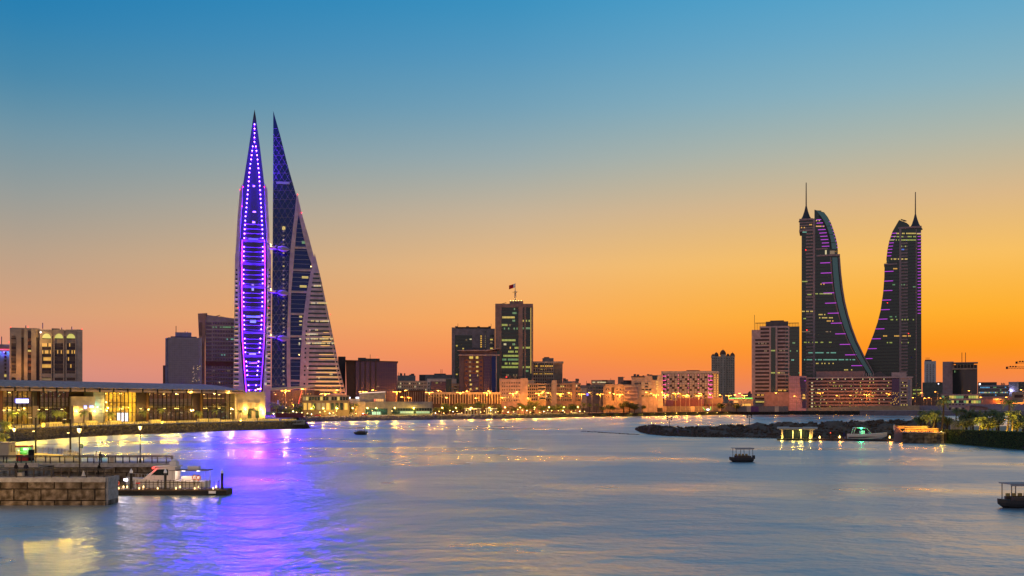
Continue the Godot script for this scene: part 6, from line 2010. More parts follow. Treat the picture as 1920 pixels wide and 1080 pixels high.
		mi(l, "post", st.commit(), M.black_metal, Transform3D(Basis.IDENTITY, p))
		var y: float = e[3] - 0.8
		var g := begin()
		lathe(g, UP * y, [Vector2(0.14, 0), Vector2(0.3, 0.55)], 6)
		mi(l, "lantern_glow", g.commit(), M.lantern_glow, Transform3D(Basis.IDENTITY, p))
		var c := begin()
		lathe(c, UP * y, [Vector2(0.36, 0.55), Vector2(0.34, 0.6), Vector2(0.1, 0.82), Vector2(0.04, 0.9), Vector2(0.02, 1.05)], 6)
		mi(l, "cap", c.commit(), M.black_metal, Transform3D(Basis.IDENTITY, p))
		for k in 6:
			var a := TAU * (k + 0.5) / 6
			bar(l, "cage_bar", M.black_metal, p + Vector3(cos(a) * 0.15, y, sin(a) * 0.15), p + Vector3(cos(a) * 0.31, y + 0.56, sin(a) * 0.31), 0.03)
		lamp(l, p + Vector3(0.0, y + 0.3, 0.5), Color(1, 0.8, 0.4), 12, 0.15)
	for e in [[67, 186, 6.7, "left dark plaza lamp with an arm over the railing"], [132, 180, 6.5, "right dark plaza lamp with an arm over the railing"]]:
		var p := gp(e[0], e[1], h)
		var l := thing("plaza_lamp", e[3], "street lamp", p, "plaza lamps")
		bx(l, "post", M.black_metal, p + UP * e[2] / 2, Vector3(0.24, e[2], 0.24))
		bar(l, "arm", M.black_metal, p + UP * (e[2] - 0.1), p + Vector3(-1.1, e[2] + 0.05, 0), 0.1)
		bx(l, "lamp_head", M.lamp_dim, p + Vector3(-1.0, e[2] - 0.02, 0), Vector3(0.6, 0.1, 0.3))
		bx(l, "side_lamp", M.lamp_warm, p + Vector3(-0.35, e[2] * 0.62, 0.1), Vector3(0.3, 0.1, 0.2))
		lamp(l, p + Vector3(-1.0, e[2] - 0.3, 0), WARM, 150, 0.2)
	# one more plaza lamp, unseen at left, placed to light the gatehouse and palm
	var lp := gp(-25, 172, h)
	var ll := thing("plaza_lamp", "unseen plaza lamp just beyond the left edge of the view", "street lamp", lp, "plaza lamps")
	bx(ll, "post", M.black_metal, lp + UP * 3.2, Vector3(0.24, 6.4, 0.24))
	bx(ll, "lamp_head", M.lamp_warm, lp + UP * 6.45, Vector3(0.6, 0.1, 0.3))
	lamp(ll, lp + UP * 6.2, WARM, 110, 0.2)
	# unseen road lamps, out of view at left, placed to light the pier faces
	for e in [[-74, -104, "first unseen road lamp left of the view, lighting the near pier"], [-46, -62, "second unseen road lamp left of the view, lighting the pier faces"]]:
		var rp := Vector3(e[0], 0, e[1])
		var rl := thing("unseen_road_lamp", e[2], "street lamp", rp, "unseen road lamps beside the viewpoint")
		bx(rl, "post", M.black_metal, rp + UP * 6.0, Vector3(0.25, 14, 0.25))
		bx(rl, "lamp_head", M.lamp_warm, rp + UP * 13.1, Vector3(0.9, 0.2, 0.5))
		lamp(rl, rp + UP * 12.7, Color(1, 0.78, 0.5), 800, 0.4)

func dock() -> void:
	var y := 0.86
	var z0 := -139.5
	var x0 := (200.0 - CX) * 139.5 / F
	var x1 := (424.0 - CX) * 139.5 / F
	var t := thing("floating_dock", "dark floating dock with small lights in front of the yacht", "dock", Vector3((x0 + x1) / 2, 0, z0 - 1.5))
	bx(t, "float", M.black_rubber, Vector3((x0 + x1) / 2, 0.15, z0 - 1.6), Vector3(x1 - x0, 1.1, 3.0))
	var n := int((x1 - x0) / 0.5)
	for i in n: bx(t, "plank", M.timber, Vector3(x0 + (i + 0.5) * (x1 - x0) / n, y - 0.06, z0 - 1.6), Vector3((x1 - x0) / n - 0.03, 0.08, 3.1))
	bx(t, "edge_beam", M.timber, Vector3((x0 + x1) / 2, y - 0.12, z0 - 0.03), Vector3(x1 - x0, 0.26, 0.1))
	bx(t, "number_plate", M.white_paint, Vector3((398.0 - CX) * 139.5 / F, 0.45, z0 + 0.02), Vector3(1.0, 0.36, 0.04))
	for px in [[246, 139.9], [310, 139.9], [416.5, 139.6]]:
		var p := gp(px[0], px[1] + 0.3, -1.0)
		var st := begin()
		tube(st, p - t.position, p + UP * 4.1 - t.position, 0.19, 0.19, 10)
		var o := MeshInstance3D.new()
		o.name = "pile"
		o.mesh = st.commit()
		o.material_override = M.black_metal
		t.add_child(o, true)
		var cs := begin()
		lathe(cs, p + UP * 4.1 - t.position, [Vector2(0.23, 0), Vector2(0.23, 0.22), Vector2(0.02, 0.62)], 10)
		var c := MeshInstance3D.new()
		c.name = "pile_cap"
		c.mesh = cs.commit()
		c.material_override = M.white_paint
		t.add_child(c, true)
	for i in 27:
		var px := 219.0 + i * 7.6
		bx(t, "rail_post", M.black_metal, gp(px, 139.7, y + 0.55), Vector3(0.07, 1.1 + 0.16 * (i % 3), 0.07))
		if i % 3 == 1: bx(t, "rail_post", M.black_metal, gp(px + 2, 142.2, y + 0.55), Vector3(0.07, 1.2, 0.07))
	bar(t, "mid_rail", M.black_metal, gp(220, 139.7, y + 0.62), gp(365, 139.7, y + 0.62), 0.05)
	for px in [[222.6, 139.6], [231.6, 142.2], [238.4, 142.3], [261, 139.6], [269, 142.2], [295.6, 139.6], [330, 139.6], [337.6, 142.2], [365, 139.6], [371.4, 142.2], [399.6, 139.6], [405.4, 142.2]]:
		var p := gp(px[0], px[1], y)
		var st := begin()
		lathe(st, Vector3.ZERO, [Vector2(0.1, 0), Vector2(0.09, 0.2), Vector2(0.02, 0.3)], 8)
		var o := mi(t, "deck_lamp", st.commit(), M.lamp_deck, Transform3D(Basis.IDENTITY, p))
		lamp(t, p + Vector3(0, 0.45, 0.3), Color(1, 0.76, 0.4), 0.9, 0.12)
	var sg := gp(236, 141.5, y)
	var s := thing("lit_info_board", "small bright white sign on a stand on the dock", "sign", sg)
	bx(s, "stand", M.black_metal, sg + UP * 0.5, Vector3(0.12, 1.0, 0.1))
	bx(s, "sign_panel", M.sign_dock, sg + UP * 1.18, Vector3(0.5, 0.34, 0.1))
	lamp(s, sg + Vector3(0, 1.2, 0.4), Color(0.95, 0.9, 1.0), 4, 0.15)
	for e in [[364.6, 141.0, "left orange lifebuoy hung on the dock rail"], [371.4, 140.4, "right orange lifebuoy hung on the dock rail"], [219.4, 139.4, "orange lifebuoy half hidden by the near pier's end"]]:
		var p := gp(e[0], e[1], y + (1.55 if e[0] > 300 else 0.9))
		var b := thing("lifebuoy", e[2], "lifebuoy", p, "lifebuoys on the dock")
		var tm := TorusMesh.new()
		tm.inner_radius = 0.22
		tm.outer_radius = 0.38
		tm.rings = 20
		tm.ring_segments = 8
		mi(b, "ring", tm, M.orange_paint, Transform3D(Basis(Vector3.RIGHT, PI / 2), p))
		for k in 4:
			var a := PI / 4 + k * PI / 2
			bx(b, "band", M.white_paint, p + Vector3(cos(a) * 0.3, sin(a) * 0.3, 0), Vector3(0.1, 0.1, 0.19))
		bx(b, "hook_post", M.black_metal, p - UP * 0.5, Vector3(0.06, 1.2, 0.06))
	var rs := gp(258.6, 141.8, y)
	s = thing("notice_board", "small red notice board on the dock", "sign", rs)
	bx(s, "post", M.black_metal, rs + UP * 0.3, Vector3(0.06, 0.6, 0.06))
	bx(s, "board", M.red_paint, rs + UP * 0.66, Vector3(0.56, 0.24, 0.05))

func hull(stations: Array, deck: bool) -> Mesh:
	# stations: [x, half beam, keel y, deck y]; five points a side
	var st := begin()
	var ring := func(s: Array) -> Array:
		var b: float = s[1]
		var k: float = s[2]
		var t: float = s[3]
		return [Vector3(s[0], k, 0), Vector3(s[0], lerpf(k, t, 0.25), b * 0.72), Vector3(s[0], lerpf(k, t, 0.6), b * 0.93), Vector3(s[0], t, b)]
	for i in stations.size() - 1:
		var p: Array = ring.call(stations[i])
		var q: Array = ring.call(stations[i + 1])
		for j in 3:
			quad(st, p[j], q[j], q[j + 1], p[j + 1], Vector3(0, -0.3, 1))
			var f := Vector3(1, 1, -1)
			quad(st, p[j] * f, q[j] * f, q[j + 1] * f, p[j + 1] * f, Vector3(0, -0.3, -1))
		if deck: quad(st, p[3], q[3], q[3] * Vector3(1, 1, -1), p[3] * Vector3(1, 1, -1), UP)
	for e in [0, stations.size() - 1]:
		var p: Array = ring.call(stations[e])
		for j in 3: quad(st, p[j], p[j + 1], p[j + 1] * Vector3(1, 1, -1), p[j] * Vector3(1, 1, -1), Vector3(-1 if e == 0 else 1, 0, 0))
	return st.commit()

func yacht() -> void:
	var p := gp(318, 146.5, 0)
	var t := thing("motor_yacht", "white cabin yacht with a flat rear awning moored behind the dock", "boat", p)
	mi(t, "hull", hull([[-6.4, 0.05, 0.9, 2.1], [-5.0, 0.9, 0.2, 1.95], [-3.0, 1.5, -0.3, 1.8], [0, 1.8, -0.4, 1.65], [3.5, 1.75, -0.3, 1.55], [5.6, 1.6, -0.2, 1.5]], true), M.hull_white, Transform3D(Basis.IDENTITY, p))
	# cabin: raked front, window band, roof
	var st := slab(PackedVector2Array([Vector2(-3.6, 1.75), Vector2(-1.5, 3.5), Vector2(1.2, 3.62), Vector2(1.2, 1.7)]), -1.2, 1.2)
	mi(t, "cabin", st, M.hull_white, Transform3D(Basis.IDENTITY, p))
	mi(t, "side_window", slab(PackedVector2Array([Vector2(-2.3, 2.4), Vector2(-1.4, 3.25), Vector2(0.2, 3.3), Vector2(0.2, 2.4)]), 1.2, 1.23), M.dark_glass, Transform3D(Basis.IDENTITY, p))
	mi(t, "windscreen", slab(PackedVector2Array([Vector2(-3.3, 2.1), Vector2(-1.7, 3.42), Vector2(-1.75, 3.46), Vector2(-3.36, 2.14)]), -1.05, 1.05), M.dark_glass, Transform3D(Basis.IDENTITY, p))
	bx(t, "cabin_roof", M.hull_white, p + Vector3(-0.2, 3.66, 0), Vector3(3.4, 0.14, 2.6))
	bx(t, "awning", M.awning, p + Vector3(3.2, 3.1, 0), Vector3(5.6, 0.1, 2.7))
	for sx in [0.8, 5.6]:
		for sz in [-1.2, 1.2]: bx(t, "awning_post", M.steel, p + Vector3(sx, 2.3, sz), Vector3(0.06, 1.6, 0.06))
	bx(t, "radar_arch", M.hull_white, p + Vector3(0.7, 4.0, 0), Vector3(0.9, 0.7, 1.6))
	var rd := begin()
	lathe(rd, Vector3.ZERO, [Vector2(0.45, 0), Vector2(0.5, 0.12), Vector2(0.4, 0.3), Vector2(0.02, 0.34)], 12)
	mi(t, "radar", rd.commit(), M.hull_white, Transform3D(Basis.IDENTITY, p + Vector3(0.7, 4.35, 0)))
	bx(t, "roof_box", M.hull_white, p + Vector3(3.6, 3.42, 0), Vector3(1.6, 0.5, 1.0))
	bx(t, "seat", M.cloth_white, p + Vector3(3.0, 1.9, -0.5), Vector3(2.6, 0.6, 0.9))
	bx(t, "rub_rail", M.timber, p + Vector3(0.6, 1.42, 1.82), Vector3(9.0, 0.1, 0.1))
	bx(t, "port_lamp", M.led_red, p + Vector3(-2.0, 3.45, 1.1), Vector3(0.3, 0.2, 0.2))
	lamp(t, p + Vector3(-2.0, 3.5, 1.5), Color(1, 0.1, 0.1), 1.2, 0.12)
	for x in [2.2, 4.4]:
		bx(t, "awning_lamp", M.lamp_white, p + Vector3(x, 3.0, 0.5), Vector3(0.5, 0.06, 0.2))
		lamp(t, p + Vector3(x, 2.8, 0.7), Color(1, 0.85, 0.75), 2.6, 0.15)
	for i in 9: bx(t, "bow_rail_post", M.steel, p + Vector3(-5.8 + i * 0.5, 2.3 - i * 0.03, 0.5 + i * 0.1), Vector3(0.04, 0.7, 0.04))
	bar(t, "bow_rail", M.steel, p + Vector3(-5.9, 2.68, 0.45), p + Vector3(-1.7, 2.45, 1.3), 0.04)

func water_taxi(px: float, d: float, label: String, turn := 0.0) -> void:
	var p := gp(px, d, 0)
	var t := thing("water_taxi", label, "boat", p, "small roofed boats out on the water")
	var b := Basis(UP, turn)
	mi(t, "hull", hull([[-2.9, 0.1, 0.5, 1.15], [-2.2, 0.8, 0.0, 1.05], [-1.0, 1.15, -0.2, 0.95], [1.2, 1.2, -0.2, 0.95], [2.4, 1.1, -0.1, 1.0]], true), M.boat_dark, Transform3D(b, p))
	for sx in [-1.7, 0.1, 2.1]:
		for sz in [-1.0, 1.0]:
			mi(t, "roof_post", ubox, M.timber, Transform3D(b * Basis.from_scale(Vector3(0.08, 2.0, 0.08)), p + b * Vector3(sx, 1.95, sz)))
	mi(t, "roof", ubox, M.boat_roof, Transform3D(b * Basis.from_scale(Vector3(4.4, 0.12, 2.5)), p + b * Vector3(0.2, 3.0, 0)))
	mi(t, "roof_fringe", ubox, M.boat_roof, Transform3D(b * Basis.from_scale(Vector3(4.3, 0.22, 0.05)), p + b * Vector3(0.2, 2.86, 1.24)))
	for sz in [-0.8, 0.8]:
		mi(t, "bench", ubox, M.timber, Transform3D(b * Basis.from_scale(Vector3(3.2, 0.4, 0.4)), p + b * Vector3(0.2, 1.15, sz)))
	for i in 4:
		mi(t, "cushion", ubox, M.boat_cushion, Transform3D(b * Basis.from_scale(Vector3(0.5, 0.4, 0.2)), p + b * Vector3(-1.0 + i * 0.8, 1.5, -0.9)))
	mi(t, "engine", ubox, M.black_rubber, Transform3D(b * Basis.from_scale(Vector3(0.5, 0.8, 0.5)), p + b * Vector3(2.7, 1.0, 0)))

func motorboat() -> void:
	var p := gp(1624, 352, 0)
	var t := thing("motorboat", "white speedboat with a green cabin light moored at the rocks", "boat", p)
	mi(t, "hull", hull([[-7.2, 1.5, 0.0, 2.0], [-3.0, 1.8, -0.4, 1.9], [1.5, 1.7, -0.4, 2.0], [5.5, 1.0, 0.3, 2.3], [7.4, 0.06, 1.3, 2.5]], true), M.hull_white, Transform3D(Basis.IDENTITY, p))
	mi(t, "hull_stripe", slab(PackedVector2Array([Vector2(-6.8, 0.9), Vector2(-1.0, 1.0), Vector2(3.0, 1.1), Vector2(-1.0, 0.7), Vector2(-6.8, 0.6)]), 1.72, 1.86), M.cloth_navy, Transform3D(Basis.IDENTITY, p))
	mi(t, "hardtop", slab(PackedVector2Array([Vector2(-4.4, 4.0), Vector2(-4.2, 4.25), Vector2(-1.0, 4.2), Vector2(0.0, 3.9), Vector2(-0.3, 3.85), Vector2(-1.2, 4.0)]), -1.3, 1.3), M.hull_white, Transform3D(Basis.IDENTITY, p))
	for sz in [-1.2, 1.2]:
		bar(t, "windscreen_post", M.hull_white, p + Vector3(-0.2, 3.9, sz), p + Vector3(1.6, 2.0, sz), 0.14)
		bar(t, "rear_post", M.hull_white, p + Vector3(-4.2, 4.0, sz), p + Vector3(-4.8, 2.0, sz), 0.16)
	mi(t, "windscreen", slab(PackedVector2Array([Vector2(-0.3, 3.85), Vector2(1.5, 2.05), Vector2(1.44, 2.0), Vector2(-0.36, 3.8)]), -1.15, 1.15), M.pane, Transform3D(Basis.IDENTITY, p))
	bx(t, "console", M.white_paint, p + Vector3(-1.4, 2.5, 0), Vector3(1.4, 1.2, 1.4))
	for k in 3: bx(t, "outboard", M.black_rubber, p + Vector3(-7.5, 1.8, -0.8 + k * 0.8), Vector3(0.7, 1.6, 0.5))
	bx(t, "green_lamp", M.lamp_green, p + Vector3(-2.2, 4.0, 1.4), Vector3(0.5, 0.5, 0.3))
	lamp(t, p + Vector3(-2.2, 3.9, 2.0), Color(0.1, 1.0, 0.6), 7, 0.25)
	for i in 2: bx(t, "antenna", M.black_metal, p + Vector3(-4 + i, 5.0, 0), Vector3(0.06, 1.6, 0.06))

# ---- people: one skin of blended tapered limbs
func figure(bones: Array, cell: float) -> Mesh:
	var lo := Vector3(9, 9, 9)
	var hi := -lo
	for b in bones:
		for k in 2:
			var r: Vector3 = Vector3.ONE * (b[2 + k] + 0.1)
			lo = lo.min(b[k] - r)
			hi = hi.max(b[k] + r)
	var n := Vector3i(((hi - lo) / cell).ceil())
	var val := PackedFloat32Array()
	val.resize((n.x + 1) * (n.y + 1) * (n.z + 1))
	var id := func(x: int, y: int, z: int) -> int: return (z * (n.y + 1) + y) * (n.x + 1) + x
	for z in n.z + 1:
		for y in n.y + 1:
			for x in n.x + 1:
				var p := lo + Vector3(x, y, z) * cell
				var s := 0.0
				for b in bones:
					var e: Vector3 = b[1] - b[0]
					var t: float = clampf((p - b[0]).dot(e) / e.length_squared(), 0, 1)
					var dd: float = p.distance_to(b[0] + e * t) - lerpf(b[2], b[3], t)
					s += exp(-dd * 38.0)
				val[id.call(x, y, z)] = -log(maxf(s, 1e-30)) / 38.0
	var vert := {}
	var st := begin()
	st.set_smooth_group(0)
	var pos := func(x: int, y: int, z: int) -> Vector3:
		var key := Vector3i(x, y, z)
		if vert.has(key): return vert[key]
		var acc := Vector3.ZERO
		var c := 0
		for e in [[0, 0, 0, 0], [0, 0, 0, 1], [0, 0, 0, 2], [1, 0, 0, 1], [1, 0, 0, 2], [0, 1, 0, 0], [0, 1, 0, 2], [0, 0, 1, 0], [0, 0, 1, 1], [1, 1, 0, 2], [1, 0, 1, 1], [0, 1, 1, 0]]:
			var a := Vector3i(x + e[0], y + e[1], z + e[2])
			var b := a
			b[e[3]] += 1
			var va: float = val[id.call(a.x, a.y, a.z)]
			var vb: float = val[id.call(b.x, b.y, b.z)]
			if (va < 0) != (vb < 0):
				acc += Vector3(a).lerp(Vector3(b), va / (va - vb))
				c += 1
		vert[key] = lo + acc / maxi(c, 1) * cell
		return vert[key]
	for z in range(1, n.z):
		for y in range(1, n.y):
			for x in range(1, n.x):
				var v0: float = val[id.call(x, y, z)]
				for ax in 3:
					var q := Vector3i(x, y, z)
					q[ax] += 1
					var v1: float = val[id.call(q.x, q.y, q.z)]
					if (v0 < 0) == (v1 < 0): continue
					var u := Vector3i.ZERO
					u[(ax + 1) % 3] = 1
					var w := Vector3i.ZERO
					w[(ax + 2) % 3] = 1
					var o := Vector3i(x, y, z)
					var out := Vector3.ZERO
					out[ax] = 1.0 if v0 < 0 else -1.0
					var c4 := [o - u - w, o - w, o, o - u]
					quad(st, pos.call(c4[0].x, c4[0].y, c4[0].z), pos.call(c4[1].x, c4[1].y, c4[1].z), pos.call(c4[2].x, c4[2].y, c4[2].z), pos.call(c4[3].x, c4[3].y, c4[3].z), out)
	return st.commit()

func person(px: float, d: float, y: float, turn: float, lean: float, label: String, m: Material) -> void:
	var at := gp(px, d, y)
	var t := thing("person", label, "person", at, "people on the piers")
	var hip := Vector3(0, 0.92, 0)
	var neck := Vector3(0, 1.45, lean)
	var head := Vector3(0, 1.64, lean * 1.25 + 0.02)
	var bones := [[hip, Vector3(0, 1.2, lean * 0.5), 0.15, 0.15], [Vector3(0, 1.2, lean * 0.5), Vector3(0, 1.38, lean * 0.9), 0.15, 0.14], [neck, head - UP * 0.05, 0.06, 0.065], [head - UP * 0.03, head + UP * 0.05, 0.085, 0.095], [head, head + Vector3(0, -0.02, 0.1), 0.05, 0.018]]
	for s in [-1.0, 1.0]:
		var sh := Vector3(0.17 * s, 1.38, lean * 0.9)
		var el := Vector3(0.27 * s, 1.12, lean * 0.9 + 0.02 + absf(lean) * 0.6)
		var wr := Vector3(0.2 * s, 0.92 + absf(lean) * 0.8, lean + 0.12 + absf(lean) * 1.3)
		bones += [[Vector3(0, 1.38, lean * 0.9), sh, 0.1, 0.075], [sh, el, 0.06, 0.046], [el, wr, 0.045, 0.033], [wr, wr + Vector3(0, -0.08, 0.03), 0.035, 0.036]]
		for k in 4: bones.append([wr + Vector3(-0.03 + k * 0.02, -0.1, 0.03), wr + Vector3(-0.032 + k * 0.022, -0.17 + 0.01 * absf(k - 1.5), 0.055), 0.011, 0.009])
		bones.append([wr + Vector3(-0.03 * s, -0.06, 0.04), wr + Vector3(-0.05 * s, -0.11, 0.08), 0.012, 0.01])
		var kn := Vector3(0.1 * s, 0.5, 0.03 + 0.03 * s)
		bones += [[Vector3(0.09 * s, 0.9, 0), kn, 0.095, 0.065], [kn, Vector3(0.11 * s, 0.09, -0.02 + 0.05 * s), 0.06, 0.042], [Vector3(0.11 * s, 0.06, -0.03 + 0.05 * s), Vector3(0.12 * s, 0.04, 0.15 + 0.05 * s), 0.05, 0.035]]
	mi(t, "body", figure(bones, 0.032), m, Transform3D(Basis(UP, turn), at))
	var hs := begin()
	lathe(hs, Vector3.ZERO, [Vector2(0.105, -0.06), Vector2(0.112, 0.02), Vector2(0.09, 0.08), Vector2(0.03, 0.115), Vector2(0.005, 0.118)], 10)
	mi(t, "hair", hs.commit(), M.hair_black, Transform3D(Basis(UP, turn), at + Basis(UP, turn) * (head + Vector3(0, 0.05, -0.022))))

func foreground() -> void:
	mat("block_a", 0.36, 0.28, 0.19, 0.9, 0, "stain", 0.16)
	mat("block_b", 0.28, 0.215, 0.145, 0.9, 0, "stain", 0.13)
	mat("block_c", 0.32, 0.25, 0.17, 0.9, 0, "stain", 0.21)
	mat("block_d", 0.12, 0.105, 0.085, 0.9, 0, "stain", 0.17)
	mat("plaza_paving", 0.42, 0.36, 0.26, 0.85, 0, "blotch", 0.2)
	mat("kiosk_green", 0.10, 0.28, 0.08, 0.6)
	mat("awning", 0.16, 0.14, 0.14, 0.8)
	mat("boat_dark", 0.03, 0.025, 0.02, 0.5)
	mat("boat_roof", 0.30, 0.28, 0.27, 0.8)
	mat("boat_cushion", 0.45, 0.34, 0.12, 0.9)
	glow("lantern_glow", 1.0, 0.62, 0.15, 2.4)
	glow("lamp_dim", 1.0, 0.75, 0.3, 0.8)
	glow("lamp_deck", 1.0, 0.66, 0.25, 3.0)
	glow("lamp_green", 0.1, 1.0, 0.55, 5.0)
	glow("sign_dock", 0.9, 0.85, 1.0, 4.0)
	piers()
	dock()
	yacht()
	water_taxi(1391, 219, "dark roofed boat alone in the middle of the open water", 0.15)
	water_taxi(676, 404, "tiny roofed boat far out before the rock embankment", -0.2)
	water_taxi(1912, 123.5, "roofed boat cut by the right edge of the picture", 0.1)
	motorboat()
	var h := 3.51
	person(30, 127.8, h, 2.9, 0.0, "left of two dark figures standing together on the near pier", M.cloth_black)
	person(49, 128.0, h, -2.6, 0.0, "right of two dark figures standing together on the near pier", M.cloth_navy)
	person(184, 127.2, h, 2.4, 0.14, "dark figure leaning on the rail near the end of the near pier", M.cloth_black)
	person(187, 156.6, h, 2.8, 0.1, "dark figure leaning on the rail of the farther pier", M.cloth_navy)
	person(181, 158.0, h, -2.9, 0.0, "figure in pale clothes standing on the farther pier", M.cloth_white)

# ---------------------------------------------------------------- palms and trees
var palm_crowns := []
var tree_crowns := []
var palm_trunk: Mesh
var tree_trunk: Mesh

func plant_meshes() -> void:
	for v in 3:
		var st := begin()
		var r := RandomNumberGenerator.new()
		r.seed = 40 + v
		for k in 26:
			var az := TAU * k / 26.0 + r.randf_range(-0.12, 0.12)
			var lift := r.randf_range(-0.35, 1.25)
			var l := r.randf_range(2.3, 3.1)
			var dir := Vector3(cos(az), 0, sin(az))
			var side := dir.cross(UP)
			var p := UP * 0.1
			var seg := 9
			for i in seg:
				var u := float(i) / seg
				var ang := lift - u * 1.9
				var q := p + (dir * cos(ang) + UP * sin(ang)) * l / seg
				var w := 0.62 * sin(PI * minf(1.0, u * 0.85 + 0.14)) 
				for s in [-1.0, 1.0]:
					tri(st, p, p.lerp(q, 0.7), q + side * s * w - UP * w * 0.55 + dir * 0.12, UP)
				tri(st, p + side * 0.03, p - side * 0.03, q, UP)
				p = q
		palm_crowns.append(st.commit())
		st = begin()
		for c in 15:
			var ctr := Vector3(r.randf_range(-1.5, 1.5), r.randf_range(-1.0, 1.3), r.randf_range(-1.5, 1.5))
			var rad := r.randf_range(0.5, 1.0)
			for i in 60:
				var p := ctr + Vector3(r.randfn(), r.randfn() * 0.8, r.randfn()) * rad * 0.5
				var b := Basis.from_euler(Vector3(r.randf() * TAU, r.randf() * TAU, r.randf() * TAU))
				var s := r.randf_range(0.14, 0.3)
				tri(st, p - b.x * s, p + b.x * s, p + b.y * s * 1.3, b.z)
		tree_crowns.append(st.commit())
	var tk := begin()
	for i in 6: tube(tk, Vector3(sin(i * 0.3) * 0.08, i / 6.0, 0), Vector3(sin((i + 1) * 0.3) * 0.08, (i + 1) / 6.0 + 0.01, 0), 0.03 - i * 0.002, 0.0285 - i * 0.002, 7, false)
	palm_trunk = tk.commit()
	tk = begin()
	tube(tk, Vector3.ZERO, Vector3(0.02, 0.55, 0), 0.05, 0.035, 7, false)
	for k in 5:
		var a := TAU * k / 5.0
		tube(tk, Vector3(0.02, 0.45 + 0.03 * k, 0), Vector3(cos(a) * 0.28, 0.85, sin(a) * 0.28), 0.026, 0.008, 5, false)
	tree_trunk = tk.commit()

func palm(px: float, d: float, y: float, h: float, what: String, group: String, how := " before ", cr := 1.0, m := "palm_leaf") -> Node3D:
	var p := gp(px, d, y)
	var t := thing("palm_tree", "", "palm tree", p, group)
	mi(t, "trunk", palm_trunk, M.palm_trunk, Transform3D(Basis.from_scale(Vector3(maxf(h, 5.0), h, maxf(h, 5.0))), p))
	mi(t, "crown", palm_crowns[rng.randi() % 3], M[m], Transform3D(Basis(UP, rng.randf() * TAU).scaled(Vector3.ONE * cr), p + UP * h + Vector3(0.08 * maxf(h, 5.0) * 0.97, 0, 0)))
	if how: tag_place(t, what, px, how)
	else: t.set_meta("label", what)
	return t

func tree(px: float, d: float, y: float, h: float, w: float, what: String, group: String, m := "leaf", how := " before ") -> Node3D:
	var p := gp(px, d, y)
	var t := thing("leafy_tree", "", "tree", p, group)
	mi(t, "trunk", tree_trunk, M.bark, Transform3D(Basis.from_scale(Vector3(h, h, h)), p))
	mi(t, "crown", tree_crowns[rng.randi() % 3], M[m], Transform3D(Basis(UP, rng.randf() * TAU).scaled(Vector3(w / 4.6, h / 4.6, w / 4.6)), p + UP * h * 0.68))
	if how: tag_place(t, what, px, how)
	else: t.set_meta("label", what)
	return t

# ---------------------------------------------------------------- the spit, the terrace and the hedge on the right
func bank_mesh(front: Array, ridge: Array, back: Array, amp: float, sd: int) -> Mesh:
	var no := FastNoiseLite.new()
	no.seed = sd
	no.frequency = 0.12
	no.fractal_octaves = 5
	var st := begin()
	var nu := 260
	var nv := 16
	var at := func(i: int, j: int) -> Vector3:
		var u := float(i) / nu
		var v := float(j) / nv
		var p: Vector3
		if v < 0.5: p = along(front, u).lerp(along(ridge, u), v * 2)
		else: p = along(ridge, u).lerp(along(back, u), v * 2 - 1)
		var k := sin(PI * v)
		return p + Vector3(no.get_noise_2d(p.z, p.x + 90), no.get_noise_2d(p.x, p.z) * 1.4, 0) * amp * k
	for i in nu:
		for j in nv:
			quad(st, at.call(i, j), at.call(i + 1, j), at.call(i + 1, j + 1), at.call(i, j + 1), UP)
	return st.commit()

